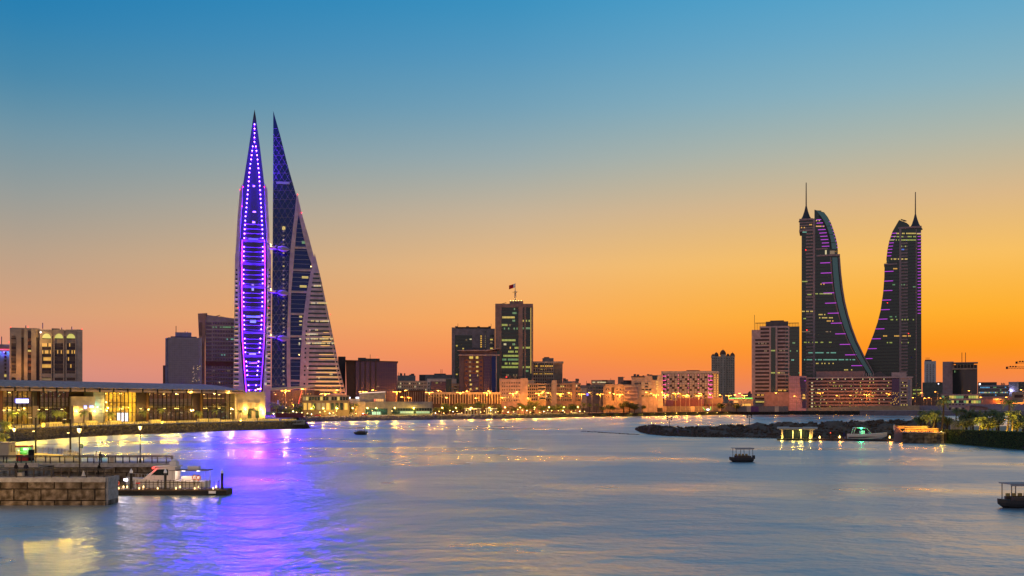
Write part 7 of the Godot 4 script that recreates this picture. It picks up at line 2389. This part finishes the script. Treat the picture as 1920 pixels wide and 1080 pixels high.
func spit() -> void:
	var front := []
	var ridge := []
	var back := []
	for e in [[1193, 806, 804], [1203, 811, 799.5], [1220, 814.5, 797.2], [1245, 817.5, 799.4], [1300, 819.5, 800.4], [1340, 820.2, 799], [1400, 820.8, 796.4], [1480, 822.5, 793], [1560, 823, 791], [1640, 823, 788.5], [1700, 823, 786.4], [1790, 823, 788]]:
		var d: float = CH * F / (e[1] - HY)
		front.append(gp(e[0], d, -0.5))
		ridge.append(pp(e[0], e[2], d + (8 if e[0] < 1240 else 22)))
		back.append(gp(e[0] + (4 if e[0] > 1200 else 0), d + (12 if e[0] < 1240 else 46), -0.5))
	var t := thing("rock_spit", "long low dark rock spit lying in the water on the right", "breakwater", Vector3(ridge[6].x, 0, ridge[6].z))
	mi(t, "rubble_bank", bank_mesh(front, ridge, back, 1.1, 17), M.rock_brown)
	stones(t, "boulders", M.rock_dark, func(u: float, v: float) -> Vector3:
		var a := along(front, u)
		var b := along(ridge, u)
		return a.lerp(b, v * v) + UP * 0.1, 2400, 0.5, 1.5, 23)
	# thin rock line off the tip
	var st := begin()
	for i in 30:
		var p := gp(1090 + i * 3.6 + rng.randf() * 3, CH * F / (808.5 + i * 0.22 + rng.randf() * 0.6 - HY), 0.05)
		stbox(st, p, Vector3(rng.randf_range(0.8, 2.2), 0.3, rng.randf_range(0.5, 1.4)), Basis(UP, rng.randf() * 3))
	var rl := mi(self, "rock_line", st.commit(), M.rock_wet)
	meta(rl, "thin broken line of wet rocks off the tip of the spit", "rocks", "", "stuff")
	for e in [[1255, 783.5, 797, "lower dark twin-lamp mast near the tip of the spit"], [1405, 779, 797, "taller dark twin-lamp mast in the middle of the spit"]]:
		var p := pp(e[0], e[2] + 3, 405)
		var top := pp(e[0], e[1], 405)
		var l := thing("beacon_mast", e[3], "mast", p, "lamp masts on the spit")
		bar(l, "pole", M.black_metal, p, top, 0.2)
		for s in [-1.0, 1.0]:
			bar(l, "arm", M.black_metal, top - UP * 0.5, top + Vector3(s * 0.8, 0, 0), 0.12)
			for k in 2: bx(l, "lamp_housing", M.black_metal, top + Vector3(s * 0.8, 0.1 - k * 0.75, 0), Vector3(0.6, 0.55, 0.4))
	var bxp := pp(1279, 817, 392)
	var w := thing("work_shed", "small brown timber shed at the waterline of the spit", "shed", bxp)
	bx(w, "wall", M.timber, bxp + UP * 0.9, Vector3(3.4, 2.4, 2.4))
	bx(w, "roof", M.grey_dark, bxp + UP * 2.2, Vector3(3.8, 0.2, 2.8))

func pavilion() -> void:
	var d := 342.0
	var f := face(1495, d)
	var t := thing("floating_pavilion", "flat-roofed lit pavilion on a floating deck before the spit", "pavilion", f.at(1495, 826, 0))
	fp(t, "deck", M.black_rubber, f, 1457, 1531, 822.6, 828, -7, 1)
	fp(t, "roof", M.pavilion_roof, f, 1457, 1533, 801.4, 804.2, -9, 1.6)
	fp(t, "roof_edge", M.pavilion_roof, f, 1462, 1528, 804.2, 805.6, -8.4, 0.8)
	fp(t, "roof_unit", M.timber, f, 1479.6, 1505, 797.4, 801.4, -6, -3)
	for x in [1465.4, 1517.4, 1521]:
		ps(t, "column", M.mall_stone, f, [[x - 0.6, 805.6], [x + 2.4, 805.6], [x + 3.2, 822.6], [x, 822.6]] if x < 1500 else [[x + 1.4, 805.6], [x + 3.8, 805.6], [x + 2.0, 822.6], [x - 1.0, 822.6]], -1.6, 0.0)
	for i in 12:
		fp(t, "glass_panel", M.dark_glass, f, 1470 + i * 4.0, 1473.6 + i * 4.0, 806, 822.6, -2.6, -2.5)
		fp(t, "mullion", M.black_metal, f, 1473.6 + i * 4.0, 1474 + i * 4.0, 806, 822.6, -2.7, -2.3)
	for x in [1486.6, 1502.0]:
		fp(t, "light_column", M.light_column, f, x - 0.6, x + 0.6, 807, 822.6, -2.2, -1.9)
		lamp(t, f.at(x, 812, -0.8), Color(1, 0.83, 0.36), 7, 0.2)
	for x in [1466, 1519]:
		fp(t, "up_lamp", M.lamp_warm, f, x - 0.5, x + 0.5, 821.6, 822.6, 0.1, 0.4)
		lamp(t, f.at(x, 819.5, 1.2), Color(1, 0.83, 0.36), 9, 0.2)
	fp(t, "ceiling_lamp", M.lamp_warm, f, 1501, 1503, 805.7, 806.2, -1.4, -0.8)
	lamp(t, f.at(1500, 806.6, -0.4), Color(1, 0.83, 0.36), 10, 0.2)
	# walkway to the quay with its fire lamps
	t = thing("floating_walkway", "low dark floating walkway between the pavilion and the quay", "dock", f.at(1600, 826, -2))
	fp(t, "deck", M.black_rubber, f, 1531, 1692, 823.4, 827, -5, -1)
	for i in 24: fp(t, "rail_post", M.black_metal, f, 1533 + i * 2.2, 1533.3 + i * 2.2, 817.6, 823.4, -4.6, -4.5)
	for i in 4: fp(t, "bollard", M.black_metal, f, 1561 + i * 7 + (i * 3) % 5, 1563.6 + i * 7 + (i * 3) % 5, 818.6 - i % 2, 823.4, -3, -2.4)
	for e in [[1537, 822, "first fire bowl lamp on the walkway beside the pavilion"], [1574.6, 821.6, "brightest fire bowl lamp on the walkway beside the speedboat"], [1669, 822, "warm square lamp on the walkway beside the quay"]]:
		var p := f.at(e[0], e[1], -1.6)
		var l := thing("fire_lamp", e[2], "lamp", p, "warm lamps on the walkway")
		var st := begin()
		lathe(st, Vector3.ZERO, [Vector2(0.3, -0.5), Vector2(0.45, 0), Vector2(0.42, 0.05)], 8)
		mi(l, "bowl", st.commit(), M.black_metal, Transform3D(Basis.IDENTITY, p))
		var g := begin()
		lathe(g, Vector3.ZERO, [Vector2(0.36, 0), Vector2(0.45, 0.35), Vector2(0.25, 0.9), Vector2(0.02, 1.4)], 7)
		mi(l, "flame", g.commit(), M.lamp_warm, Transform3D(Basis.from_scale(Vector3.ONE * 0.6), p))
		lamp(l, p + Vector3(0, 0.8, 1.0), Color(1, 0.6, 0.2), 12, 0.3)
	var sg := f.at(1558, 815, -4)
	t = thing("beacon_post", "small red-topped post on the walkway", "post", sg)
	bx(t, "post", M.black_metal, sg - UP * 0.6, Vector3(0.16, 2.0, 0.16))
	bx(t, "red_lamp", M.led_red, sg + UP * 0.5, Vector3(0.2, 0.2, 0.2))

func terrace() -> void:
	var f := face(1724, 322)
	var t := thing("quay_terrace", "stone quay with glowing bar lines at the end of the walkway", "quay", f.at(1724, 830, 0))
	var rows := [[811.6, 816.4], [816.7, 822.6], [822.9, 832]]
	fp(t, "core", M.concrete_dark, f, 1692.6, 1775, 812, 834, -18, -0.6)
	for r in rows.size():
		var x := 1703.0 - r * 6
		while x < 1770:
			fp(t, "stone_block", M.block_a if rng.randf() < 0.5 else M.block_b, f, maxf(x, 1703.6), minf(x + 17.6, 1770), rows[r][0], rows[r][1], -0.6, 0.0)
			x += 18.0
		fp(t, "stone_block", M.block_b, f, 1692, 1703.2, rows[r][0], rows[r][1], -1.8, -0.5)
	fp(t, "coping", M.concrete_cap, f, 1691.6, 1772, 810.6, 811.8, -16, 0.3)
	fp(t, "bar_wall", M.tan, f, 1696, 1760, 806.4, 811, -7, -6.4)
	fp(t, "light_strip", M.strip_gold, f, 1696, 1760, 804.2, 805.0, -6.4, -6.0)
	fp(t, "bar_roof", M.timber, f, 1694, 1762, 803.0, 804.0, -9, -5.6)
	fp(t, "back_bar", M.tan, f, 1680, 1740, 802.4, 806, -14, -13.6)
	fp(t, "light_strip", M.strip_gold, f, 1682, 1738, 801.2, 801.9, -13.6, -13.2)
	fp(t, "back_roof", M.timber, f, 1678, 1742, 799.8, 800.9, -16, -13)
	for i in 4: lamp(t, f.at(1702 + i * 17, 808, -4.4), Color(1, 0.6, 0.12), 14, 0.3)
	for i in 2: lamp(t, f.at(1690 + i * 26, 804.6, -11), Color(1, 0.6, 0.12), 12, 0.3)
	ps(t, "ramp_wall", M.brown_pink, f, [[1676, 800], [1686, 806], [1692, 814], [1692, 832], [1674.4, 832]], -14, -8)
	fp(t, "gate_post", M.white_wall, f, 1674, 1676.6, 797, 808, -9, -8)
	for i in 8: fp(t, "stool", M.black_metal, f, 1699 + i * 7.2, 1700.6 + i * 7.2, 808, 811, -4.6, -4)

func hedge_bank() -> void:
	var toe := []
	var top := []
	for e in [[1756, 829.4, 806], [1800, 833.6, 807], [1850, 838, 808.6], [1900, 842, 810.4], [1960, 847, 812.4], [2040, 854, 816]]:
		var d: float = CH * F / (e[1] - HY)
		toe.append(gp(e[0], d, -0.3))
		var q := pp(e[0], e[2], d + 4)
		top.append(q)
	var a0: Vector3 = top[0]
	var land := PackedVector2Array()
	for p in top: land.append(Vector2(p.x, p.z - 1.5))
	var b1 := gp(2040, 430, 0)
	var b0 := gp(1715, 405, 0)
	land.append(Vector2(b1.x, b1.z))
	land.append(Vector2(b0.x, b0.z))
	mi(self, "garden_ground", prism(land, -1, 3.2), M.sand).set_meta("kind", "structure")
	var t := thing("clipped_hedge", "long dark clipped hedge along the water at the right edge", "hedge", (a0 + top[-1]) / 2 * Vector3(1, 0, 1))
	var st := begin()
	for i in 60:
		var u0 := i / 60.0
		var u1 := (i + 1) / 60.0
		var q := [along(toe, u0), along(toe, u1), along(top, u1), along(top, u0)]
		quad(st, q[0], q[1], q[2], q[3], Vector3(0, 0.3, 1))
		quad(st, q[3], q[2], q[2] + Vector3(0.6, 0, -2.4), q[3] + Vector3(0.6, 0, -2.4), UP)
	mi(t, "dark_backing", st.commit(), M.hedge_dark)  # dark backing sheet for the shade between the leaves
	var lf := begin()
	for i in 15000:
		var u := rng.randf()
		var v := rng.randf()
		var p := along(toe, u).lerp(along(top, u), v * 0.98 + 0.04)
		if rng.randf() < 0.16: p = along(top, u) + Vector3(rng.randf() * 0.6, 0, -rng.randf() * 2.4)
		p += Vector3(0, rng.randf_range(-0.1, 0.18), rng.randf_range(0.0, 0.35))
		leaf_quad(lf, p - t.position, rng.randf_range(0.25, 0.5))
	var o := MeshInstance3D.new()
	o.name = "foliage"
	o.mesh = lf.commit()
	o.material_override = M.hedge_leaf
	t.add_child(o)
	var gy := 3.2
	# planting behind the hedge
	var grp := "garden palms on the right"
	palm(1764.6, 322, gy, 10.6, "tall dark palm beside the glowing bar terrace", grp, "", 1.25)
	palm(1738, 335, gy, 5.6, "shorter lit palm left of the tall dark palm", grp, "", 1.25)
	palm(1749, 338, gy, 6.2, "bushy lit palm between two palms by the terrace", grp, "", 1.2)
	palm(1790, 372, gy, 6.8, "small distant palm above the pale garden wall", grp, "", 1.0)
	palm(1835, 305, gy, 4.6, "short palm brightly lit from below behind the hedge", grp, "", 1.1)
	palm(1887.5, 300, gy, 9.6, "tallest palm near the right edge, dark against the shore", grp, "", 1.15)
	palm(1896, 296, gy, 6.2, "palm with a bright yellow lit trunk near the right edge", grp, "", 1.2)
	palm(1860, 335, gy, 6.6, "dark fan of palm leaves behind the garden shrubs", grp, "", 1.2)
	var tg := "garden trees behind the hedge"
	var n := 0
	for e in [[1726, 345, 5.6, 5.0, "leaf_dark"], [1733, 352, 6.8, 5.5, "leaf"], [1754, 350, 6.6, 5.0, "leaf"], [1776, 345, 5.2, 5.0, "leaf_olive"], [1806, 318, 4.4, 6.5, "leaf_olive"], [1820, 322, 4.6, 6.0, "leaf_olive"], [1812, 345, 7.4, 6.0, "leaf_dark"], [1824, 350, 7.0, 6.0, "leaf_dark"], [1843, 340, 7.6, 3.4, "leaf_dark"], [1853, 330, 6.4, 6.0, "leaf_dark"], [1852, 305, 4.2, 5.0, "leaf_olive"], [1868, 312, 5.0, 5.0, "leaf_olive"], [1872, 340, 6.6, 6.0, "leaf_dark"], [1906, 318, 5.8, 6.0, "leaf_dark"], [1908, 300, 4.2, 4.5, "leaf_olive"], [1918, 330, 7.0, 6.0, "leaf_dark"], [1930, 305, 6.0, 6.0, "leaf_dark"]]:
		tree(e[0], e[1], gy, e[2], e[3], "dark garden tree" if e[4] == "leaf_dark" else ("olive garden bush" if e[4] == "leaf_olive" else "lit garden tree"), tg, e[4], " below ")
	for e in [[1835, 303.6, 34], [1894.6, 294.6, 34], [1897.6, 294.6, 20], [1738, 332, 22], [1750, 336, 18], [1878, 300, 16], [1806, 314, 7], [1858, 300, 6], [1915, 296, 12], [1765, 318, 6], [1822, 306, 8], [1846, 300, 8]]:
		var p := gp(e[0], e[1], gy)
		var l := thing("garden_lamp", "", "lamp", p, "uplights in the garden")
		var s2 := begin()
		lathe(s2, Vector3.ZERO, [Vector2(0.16, 0), Vector2(0.2, 0.5), Vector2(0.14, 0.52)], 8)
		mi(l, "housing", s2.commit(), M.black_metal, Transform3D(Basis.IDENTITY, p))
		mi(l, "lamp_glow", lamp_ball, M.lamp_warm, Transform3D(Basis.from_scale(Vector3(0.5, 0.4, 0.5)), p + UP * 0.55))
		lamp(l, p + Vector3(0, 0.95, 0.5), Color(1, 0.82, 0.26), e[2] * 1.6, 0.15)
		tag_place(l, "low warm uplight in the garden", e[0], " below ")
	var wp := gp(1791, 350, gy)
	var w := thing("garden_wall", "pale square garden wall among the trees", "wall", wp)
	bx(w, "wall", M.concrete_cap, wp + UP * 1.7, Vector3(3.4, 3.4, 0.6))
	bx(w, "coping", M.white_wall, wp + UP * 3.45, Vector3(3.6, 0.14, 0.8))

# ---------------------------------------------------------------- the far shore: lamps, trees, walls, cars
func shore_d(x: float) -> float:
	return edge([[500, 720], [700, 800], [900, 882], [1080, 948], [1240, 1045], [1480, 1100], [1900, 1140]], x)

func far_shore() -> void:
	# street lamps: twin heads on tall posts, single heads on slimmer ones
	var twin := [[535.4, 733.4], [610, 738.6], [681, 735], [744, 735], [805, 736], [863, 736], [913, 737], [961.5, 738], [1010, 738], [1050.6, 739], [1090.6, 739.5], [1125, 739.5], [1162, 740], [1195, 740.5], [1230, 741], [1248, 741], [1286, 742], [1310, 742], [1366, 742], [1396, 742], [1538, 737], [1625, 740], [1667, 738]]
	var single := [[573.3, 730], [604, 740], [638, 732], [705, 732], [766, 732.5], [759, 745], [772, 746], [827.5, 733], [842.6, 746], [881, 734], [897.5, 747], [922, 734], [947, 746], [974.5, 735.5], [995, 747], [1023, 735.5], [1033, 737], [1072, 737], [1110, 736.5], [1148, 736.5], [1156, 739], [1182.5, 736], [1187, 738.5], [1216, 736], [1225, 738], [1246, 736], [1267, 738], [1276, 738], [1293, 741], [1316, 738], [1336, 740], [1354, 741], [1382, 741], [1391, 738], [1459, 737], [1494, 743], [1573, 742], [1599, 742], [1685, 741], [1692, 743], [1716, 746], [1732, 737], [1738, 747], [1746, 746], [1758, 735], [1768, 747], [1821, 733], [1843, 745], [1891, 745], [1919, 731]]
	var head := BoxMesh.new()
	head.size = Vector3(1.5, 0.35, 0.8)
	for e in twin + single:
		var two: bool = twin.has(e)
		var d := shore_d(e[0])
		if e[0] > 1530: d = 1096
		var top := pp(e[0], e[1], d)
		var p := Vector3(top.x, GY, top.z)
		var h := top.y - GY
		var l := thing("twin_street_lamp" if two else "street_lamp", "", "street lamp", p, "orange street lamps along the far shore")
		var st := begin()
		tube(st, Vector3.ZERO, UP * h, 0.26, 0.14, 6, false)
		mi(l, "post", st.commit(), M.lamp_post, Transform3D(Basis.IDENTITY, p))
		for s in ([-1.0, 1.0] if two else [-1.0]):
			bar(l, "arm", M.lamp_post, top, top + Vector3(s * 2.6, 0.3, 0), 0.16)
			mi(l, "lamp_head", head, M.lamp_orange, Transform3D(Basis.IDENTITY, top + Vector3(s * 2.6, 0.2, 0)))
		lamp(l, top + Vector3(0.0 if two else -2.6, -0.5, 0.9), Color(1, 0.60, 0.17), (300 if two else 150) * (0.36 if e[0] > 1480 else (1.7 if e[0] > 1240 and e[0] < 1345 else 1.15)), 0.5)
		tag_place(l, "twin-headed orange street lamp" if two else "single orange street lamp", e[0])
	# low promenade lamps at the water's edge
	for x in [585, 607, 633, 662, 690, 706, 741, 777, 803, 830, 856, 884, 918, 948, 976, 1003, 1030, 1058, 1084]:
		var d := 0.0
		for i in toe_b.size() - 1:
			var xa: float = CX + toe_b[i].x / -toe_b[i].z * F
			var xb: float = CX + toe_b[i + 1].x / -toe_b[i + 1].z * F
			if x >= xa and x <= xb: d = lerpf(-top_b[i].z, -top_b[i + 1].z, (x - xa) / (xb - xa)) + 1
		var p := gp(x, d, GY)
		var l := thing("shore_lamp", "", "street lamp", p, "short lamps at the far water's edge")
		bx(l, "post", M.black_metal, p + UP * 3.0, Vector3(0.2, 6.0, 0.2))
		bx(l, "lamp_head", M.lamp_warm, p + Vector3(-0.3, 6.0, 0), Vector3(1.0, 0.25, 0.6))
		lamp(l, p + Vector3(-0.3, 5.7, 0.4), Color(1, 0.82, 0.26), 200, 0.3)
		tag_place(l, "short dark shore lamp", x)
	# palms and trees along the road
	var r := RandomNumberGenerator.new()
	r.seed = 77
	for x in [508, 517, 655, 664, 670, 845, 880, 894, 906, 920, 933, 950, 959, 973, 990, 1012, 1022, 1061, 1068, 1086, 1094, 1103, 1118, 1139, 1046, 868, 830]:
		palm(x + r.randf_range(-1.5, 1.5), shore_d(x) - r.randf_range(14, 30), GY, r.randf_range(5.5, 9.0), "dark roadside palm", "palms along the far shore road", " before ", r.randf_range(1.1, 1.5), "palm_leaf")
	for x in [520, 532, 545, 556, 570, 585, 597, 612, 626, 640, 650, 815, 824, 838, 852, 866, 900, 940, 965, 985, 1002, 1018, 1036, 1050, 1075, 1130, 1146, 1170, 1180, 1190, 1206, 1352, 1380]:
		tree(x + r.randf_range(-3, 3), shore_d(x) - r.randf_range(4, 22), GY, r.randf_range(6, 11), r.randf_range(8, 14), "leafy roadside tree", "trees along the far shore road", ["leaf", "leaf_olive", "leaf_dark"][r.randi() % 3])
	# palms before the mall
	for e in [[20, 10], [40, 15], [75, 13], [103, 14], [115, 15], [155, 12], [207, 14], [267, 13], [300, 13], [370, 14], [402, 15], [449, 12], [470, 16]]:
		var p := top_edge(e[0], e[1])
		palm(e[0], -p.z, 3.8, r.randf_range(4.4, 6.0), "promenade palm", "palms along the mall promenade", " before ", r.randf_range(0.85, 1.1))
		var u := thing("tree_uplight", "", "lamp", p + Vector3(0.8, 0, 0.8), "uplights under the promenade palms")
		bx(u, "housing", M.black_metal, p + Vector3(0.8, 0.12, 0.8), Vector3(0.3, 0.24, 0.3))
		bx(u, "lamp_glow", M.lamp_warm, p + Vector3(0.8, 0.26, 0.8), Vector3(0.24, 0.05, 0.24))
		lamp(u, p + Vector3(0.8, 0.55, 0.8), WARM, 18, 0.15)
		tag_place(u, "ground light under a promenade palm", e[0])
	palm(4, 186, 3.5, 5.4, "near palm with golden lit fronds at the left edge", "plaza palms", "", 0.8)
	palm(-2, 180, 3.5, 3.4, "low golden palm below the near palm at the left edge", "plaza palms", "", 0.7)
	# cars parked on the shore road
	var cols := ["white_paint", "cloth_navy", "steel", "cloth_white", "red_paint", "black_metal"]
	for i in 22:
		var x := 520.0 + i * 26.5 + r.randf_range(-6, 6)
		var p := gp(x, shore_d(x) - r.randf_range(26, 34), GY)
		var c := thing("parked_car", "", "car", p, "cars parked along the far shore")
		var body := slab(PackedVector2Array([Vector2(-2.2, 0.35), Vector2(-2.2, 0.85), Vector2(-1.3, 0.98), Vector2(-0.7, 1.42), Vector2(0.9, 1.42), Vector2(1.6, 0.98), Vector2(2.2, 0.85), Vector2(2.2, 0.35)]), -0.85, 0.85)
		mi(c, "body", body, M[cols[r.randi() % 6]], Transform3D(Basis.IDENTITY, p))
		mi(c, "side_window", slab(PackedVector2Array([Vector2(-1.1, 0.98), Vector2(-0.62, 1.34), Vector2(0.85, 1.34), Vector2(1.35, 0.98)]), 0.85, 0.87), M.dark_glass, Transform3D(Basis.IDENTITY, p))
		for sx in [-1.35, 1.35]:
			for sz in [-0.82, 0.82]:
				var w := begin()
				tube(w, Vector3(0, 0, -0.1), Vector3(0, 0, 0.1), 0.33, 0.33, 10)
				mi(c, "wheel", w.commit(), M.black_rubber, Transform3D(Basis.IDENTITY, p + Vector3(sx, 0.33, sz)))
		for sz in [-0.6, 0.6]:
			bx(c, "headlight", M.lamp_white if i % 2 else M.lamp_warm, p + Vector3(-2.2, 0.72, sz), Vector3(0.12, 0.16, 0.3))
			bx(c, "tail_light", M.led_red, p + Vector3(2.2, 0.75, sz), Vector3(0.1, 0.14, 0.26))
		tag_place(c, "small parked car", x)
	# low path lamps scattered along the shore walk
	for i in 70:
		var x := 515.0 + i * 8.4 + r.randf_range(-3, 3)
		var p := gp(x, shore_d(x) - r.randf_range(6, 40), GY)
		var l := thing("path_lamp", "", "lamp", p, "small path lamps along the far shore")
		var hh := r.randf_range(1.2, 4.0)
		bx(l, "post", M.black_metal, p + UP * hh / 2, Vector3(0.14, hh, 0.14))
		mi(l, "lamp_glow", lamp_ball, M.lamp_warm if i % 4 else M.lamp_white, Transform3D(Basis.IDENTITY, p + UP * hh))
		tag_place(l, "small path lamp", x)
		if i % 4 == 0: lamp(l, p + Vector3(0, hh + 0.2, 0.6), Color(1, 0.82, 0.26), 34, 0.3)
	for e in [[872, 900], [912, 930]]:
		var d := shore_d(e[0]) - 36
		var f := face((e[0] + e[1]) / 2.0, d)
		var t := thing("pergola", "", "pergola", f.pt(0, GY, 0), "pale pergolas by the far shore")
		for i in 6:
			var x: float = e[0] + (e[1] - e[0]) * i / 5.0
			fp(t, "post", M.white_paint, f, x - 0.35, x + 0.35, 766.4, 779, -0.2, 0.2)
			fp(t, "post", M.white_paint, f, x - 0.35, x + 0.35, 766.4, 779, -5.2, -4.8)
		fp(t, "beam", M.white_paint, f, e[0] - 2, e[1] + 2, 765.4, 766.4, -5.4, 0.4)
		fp(t, "ceiling_lamp", M.lamp_warm, f, e[0] + 6, e[1] - 6, 766.5, 766.9, -2.6, -2.2)
		lamp(t, f.at((e[0] + e[1]) / 2.0, 768.4, -2.0), Color(1, 0.83, 0.36), 60, 0.3)
		tag_place(t, "pale lit pergola", e[0])
	# hoardings and sheds round the works
	var f := face(1330, 1074)
	var t := thing("site_hoarding", "long grey and purple hoarding along the far quay", "hoarding", f.at(1330, 770, 0))
	var x := 1152.0
	var i := 0
	while x < 1478:
		var w := 7.4
		var m: Material = M.purple_board if x < 1195 or (x > 1407 and x < 1420) else M.grey_board
		if i % 7 == 5: m = M.beige
		fp(t, "panel", m, f, x, minf(x + w, 1478), 761.6 + 0.2 * (i % 2), 772, -0.3 - 0.05 * (i % 2), 0)
		x += w + 0.12
		i += 1
	bar(t, "green_light_bar", M.led_green, f.at(1317.6, 763.6, 0.4), f.at(1322.6, 769.4, 0.4), 0.5)
	bar(t, "green_light_bar", M.led_green, f.at(1332.6, 762.2, 0.4), f.at(1332.6, 768.8, 0.4), 0.5)
	fp(t, "lit_sign", M.sign_white, f, 1325, 1330, 766.6, 769.4, 0.1, 0.4)
	t = thing("works_sheds", "row of purple works sheds and boards behind the hoarding", "shed", f.at(1270, 765, -8))
	for e in [[1206, 1231, 750, "purple_board"], [1175, 1215, 758, "purple_board"], [1243, 1262, 750, "purple_board"], [1262, 1270, 751, "magenta_board"], [1270, 1312, 746.4, "magenta_board"], [1312, 1322, 747, "purple_board"], [1322, 1356, 746, "violet_wall"], [1335, 1345, 751, "purple_board"], [1345, 1356, 751.4, "beige"], [1352, 1362, 756.4, "purple_board"], [1362, 1385, 756, "grey_board"], [1280, 1345, 757.6, "magenta_board"], [1215, 1245, 757, "grey_board"]]:
		var z := -4.0 - rng.randf() * 5 + (3.0 if e[2] > 755 else 0.0)
		fp(t, "shed", M[e[3]], f, e[0], e[1], e[2], 772, z - 3, z)
	for k in 7: fp(t, "stack_pipe", M.black_metal, f, [1230, 1266, 1320.4, 1325, 1364.6, 1371.6, 1379][k], [1231.4, 1267.6, 1321.8, 1326.4, 1365.8, 1372.6, 1380][k], [749, 749.6, 745.4, 745.4, 755, 755, 755][k], 766, -3, -2)
	# boardwalk on piles, lit from below
	t = thing("boardwalk", "dark boardwalk on piles with golden lights under it", "boardwalk", gp(1230, 1000, 0))
	var a := gp(1100, 912, 0)
	var b := gp(1372, 1076, 0)
	bar(t, "deck", M.timber, a + UP * 3.2, b + UP * 3.4, 5.0, 0.5)
	bar(t, "fascia", M.black_metal, a + Vector3(0.4, 2.7, 2.6), b + Vector3(0.4, 2.9, 2.6), 0.3, 0.7)
	for k in 70:
		var p := a.lerp(b, k / 69.0)
		bx(t, "pile", M.rock_wet, p + Vector3(0, 1.2, 2.2), Vector3(0.5, 3.6, 0.5))
		bx(t, "rail_post", M.black_metal, p + Vector3(0, 4.0, 2.4), Vector3(0.14, 1.1, 0.14))
	bar(t, "rail", M.black_metal, a + Vector3(0, 4.5, 2.4), b + Vector3(0, 4.7, 2.4), 0.16)
	bar(t, "back_wall", M.concrete_dark, a + Vector3(0, 1.4, -2.6), b + Vector3(0, 1.4, -2.6), 0.5, 3.6)
	for k in 13:
		var p := a.lerp(b, (k + 0.5) / 13.0)
		bx(t, "under_lamp", M.lamp_warm, p + Vector3(0, 2.5, 0.2), Vector3(0.7, 0.3, 0.5))
		lamp(t, p + Vector3(0, 2.2, 1.0), Color(1, 0.82, 0.26), 26, 0.3)
	t = thing("sea_wall", "dark sea wall below the pink office tower and shopping centre", "sea wall", gp(1540, 1085, 0))
	a = gp(1366, 1074, 0)
	b = gp(1735, 1070, 0)
	bar(t, "wall", M.concrete_dark, a + UP * 1.6, b + UP * 1.6, 4.0, 4.8)
	bar(t, "coping", M.concrete, a + UP * 4.1, b + UP * 4.1, 4.4, 0.3)
	for k in 40: bx(t, "buttress", M.concrete_dark, a.lerp(b, k / 39.0) + Vector3(0, 1.2, 2.4), Vector3(1.2, 3.8, 1.0))
	# sloping sand bank and the quay on the right
	t = thing("sand_bank", "orange-lit sloping sand bank below the right twin tower", "embankment", gp(1650, 1088, GY))
	f = face(1640, 1086)
	ps(t, "slope", M.sand, f, [[1500, 766.4], [1560, 763], [1640, 761], [1712, 760], [1724, 760], [1724, 772], [1500, 772]], -14, 0)
	f = face(1720, 1010)
	t = thing("quay_wall", "long grey quay wall on the right below the showroom", "quay", f.at(1750, 775, 0))
	fp(t, "wall", M.quay_grey, f, 1612, 1640, 770, 782, -10, 0)
	fp(t, "wall", M.quay_grey, f, 1640, 1990, 770.6, 784, -14, 1.0)
	fp(t, "coping", M.concrete_cap, f, 1611, 1990, 769.4, 770.4, -12, 1.2)
	f = face(1840, 1060)
	t = thing("bridge_abutment", "grey-violet concrete abutment with a shallow arch near the right edge", "bridge", f.at(1840, 770, 0))
	fp(t, "wall", M.quay_violet, f, 1853, 1990, 757.4, 776, -12, 0)
	ps(t, "arch", M.quay_violet, f, [[1808, 757.4], [1853, 758.4], [1853, 776], [1852, 764], [1840, 761.4], [1822, 760.4], [1808, 761]], -12, 0.2)
	fp(t, "inner_wall", M.pink_grey, f, 1818, 1853, 760, 776, -14, -6)
	fp(t, "gate_house", M.pink_grey, f, 1776, 1810, 755.6, 776, -12, -1)
	for k in 5:
		fp(t, "gate_window", M.dark_brown, f, 1779 + k * 6.2, 1782.6 + k * 6.2, 757.6, 759.6, -1, -0.8)
		fp(t, "gate_opening", M.win_dim if k % 2 else M.dark_brown, f, 1779 + k * 6.2, 1783 + k * 6.2, 764, 770, -1, -0.8)
	fp(t, "parapet", M.quay_violet, f, 1724, 1778, 760.4, 776, -10, -0.5)
	f = face(1900, 1100)
	t = thing("lit_wall", "thin orange-lit road wall at the right edge", "wall", f.at(1900, 758, 0))
	fp(t, "wall", M.tan, f, 1868, 1990, 755.4, 758.6, -1, 0)
	for k in 4: lamp(t, f.at(1872 + k * 14, 754, 2.0), Color(1, 0.5, 0.12), 60, 0.3)  # unseen lights with no fixtures, placed to light the wall orange
	fp(t, "light_line", M.strip_gold, f, 1890, 1990, 754.8, 755.4, 0, 0.3)

func greenery() -> void:
	mat("hedge_dark", 0.018, 0.022, 0.012, 0.9)
	var hl := mat("hedge_leaf", 0.035, 0.055, 0.02, 0.8)
	hl.backlight_enabled = true
	hl.backlight = lin(0.2, 0.25, 0.08)
	mat("lamp_post", 0.30, 0.24, 0.18, 0.6)
	mat("pavilion_roof", 0.42, 0.38, 0.32, 0.7)
	mat("quay_grey", 0.20, 0.18, 0.20, 0.85, 0, "blotch", 0.05)
	mat("quay_violet", 0.30, 0.26, 0.30, 0.85, 0, "blotch", 0.05)
	glow("light_column", 1.0, 0.68, 0.2, 2.0)
	plant_meshes()
	spit()
	pavilion()
	terrace()
	hedge_bank()
	far_shore()

func _ready() -> void:
	rng.seed = 20240611
	materials()
	light_and_lens()
	setting()
	towers()
	city()
	mall()
	promenade_things()
	foreground()
	greenery()
	finish_labels()
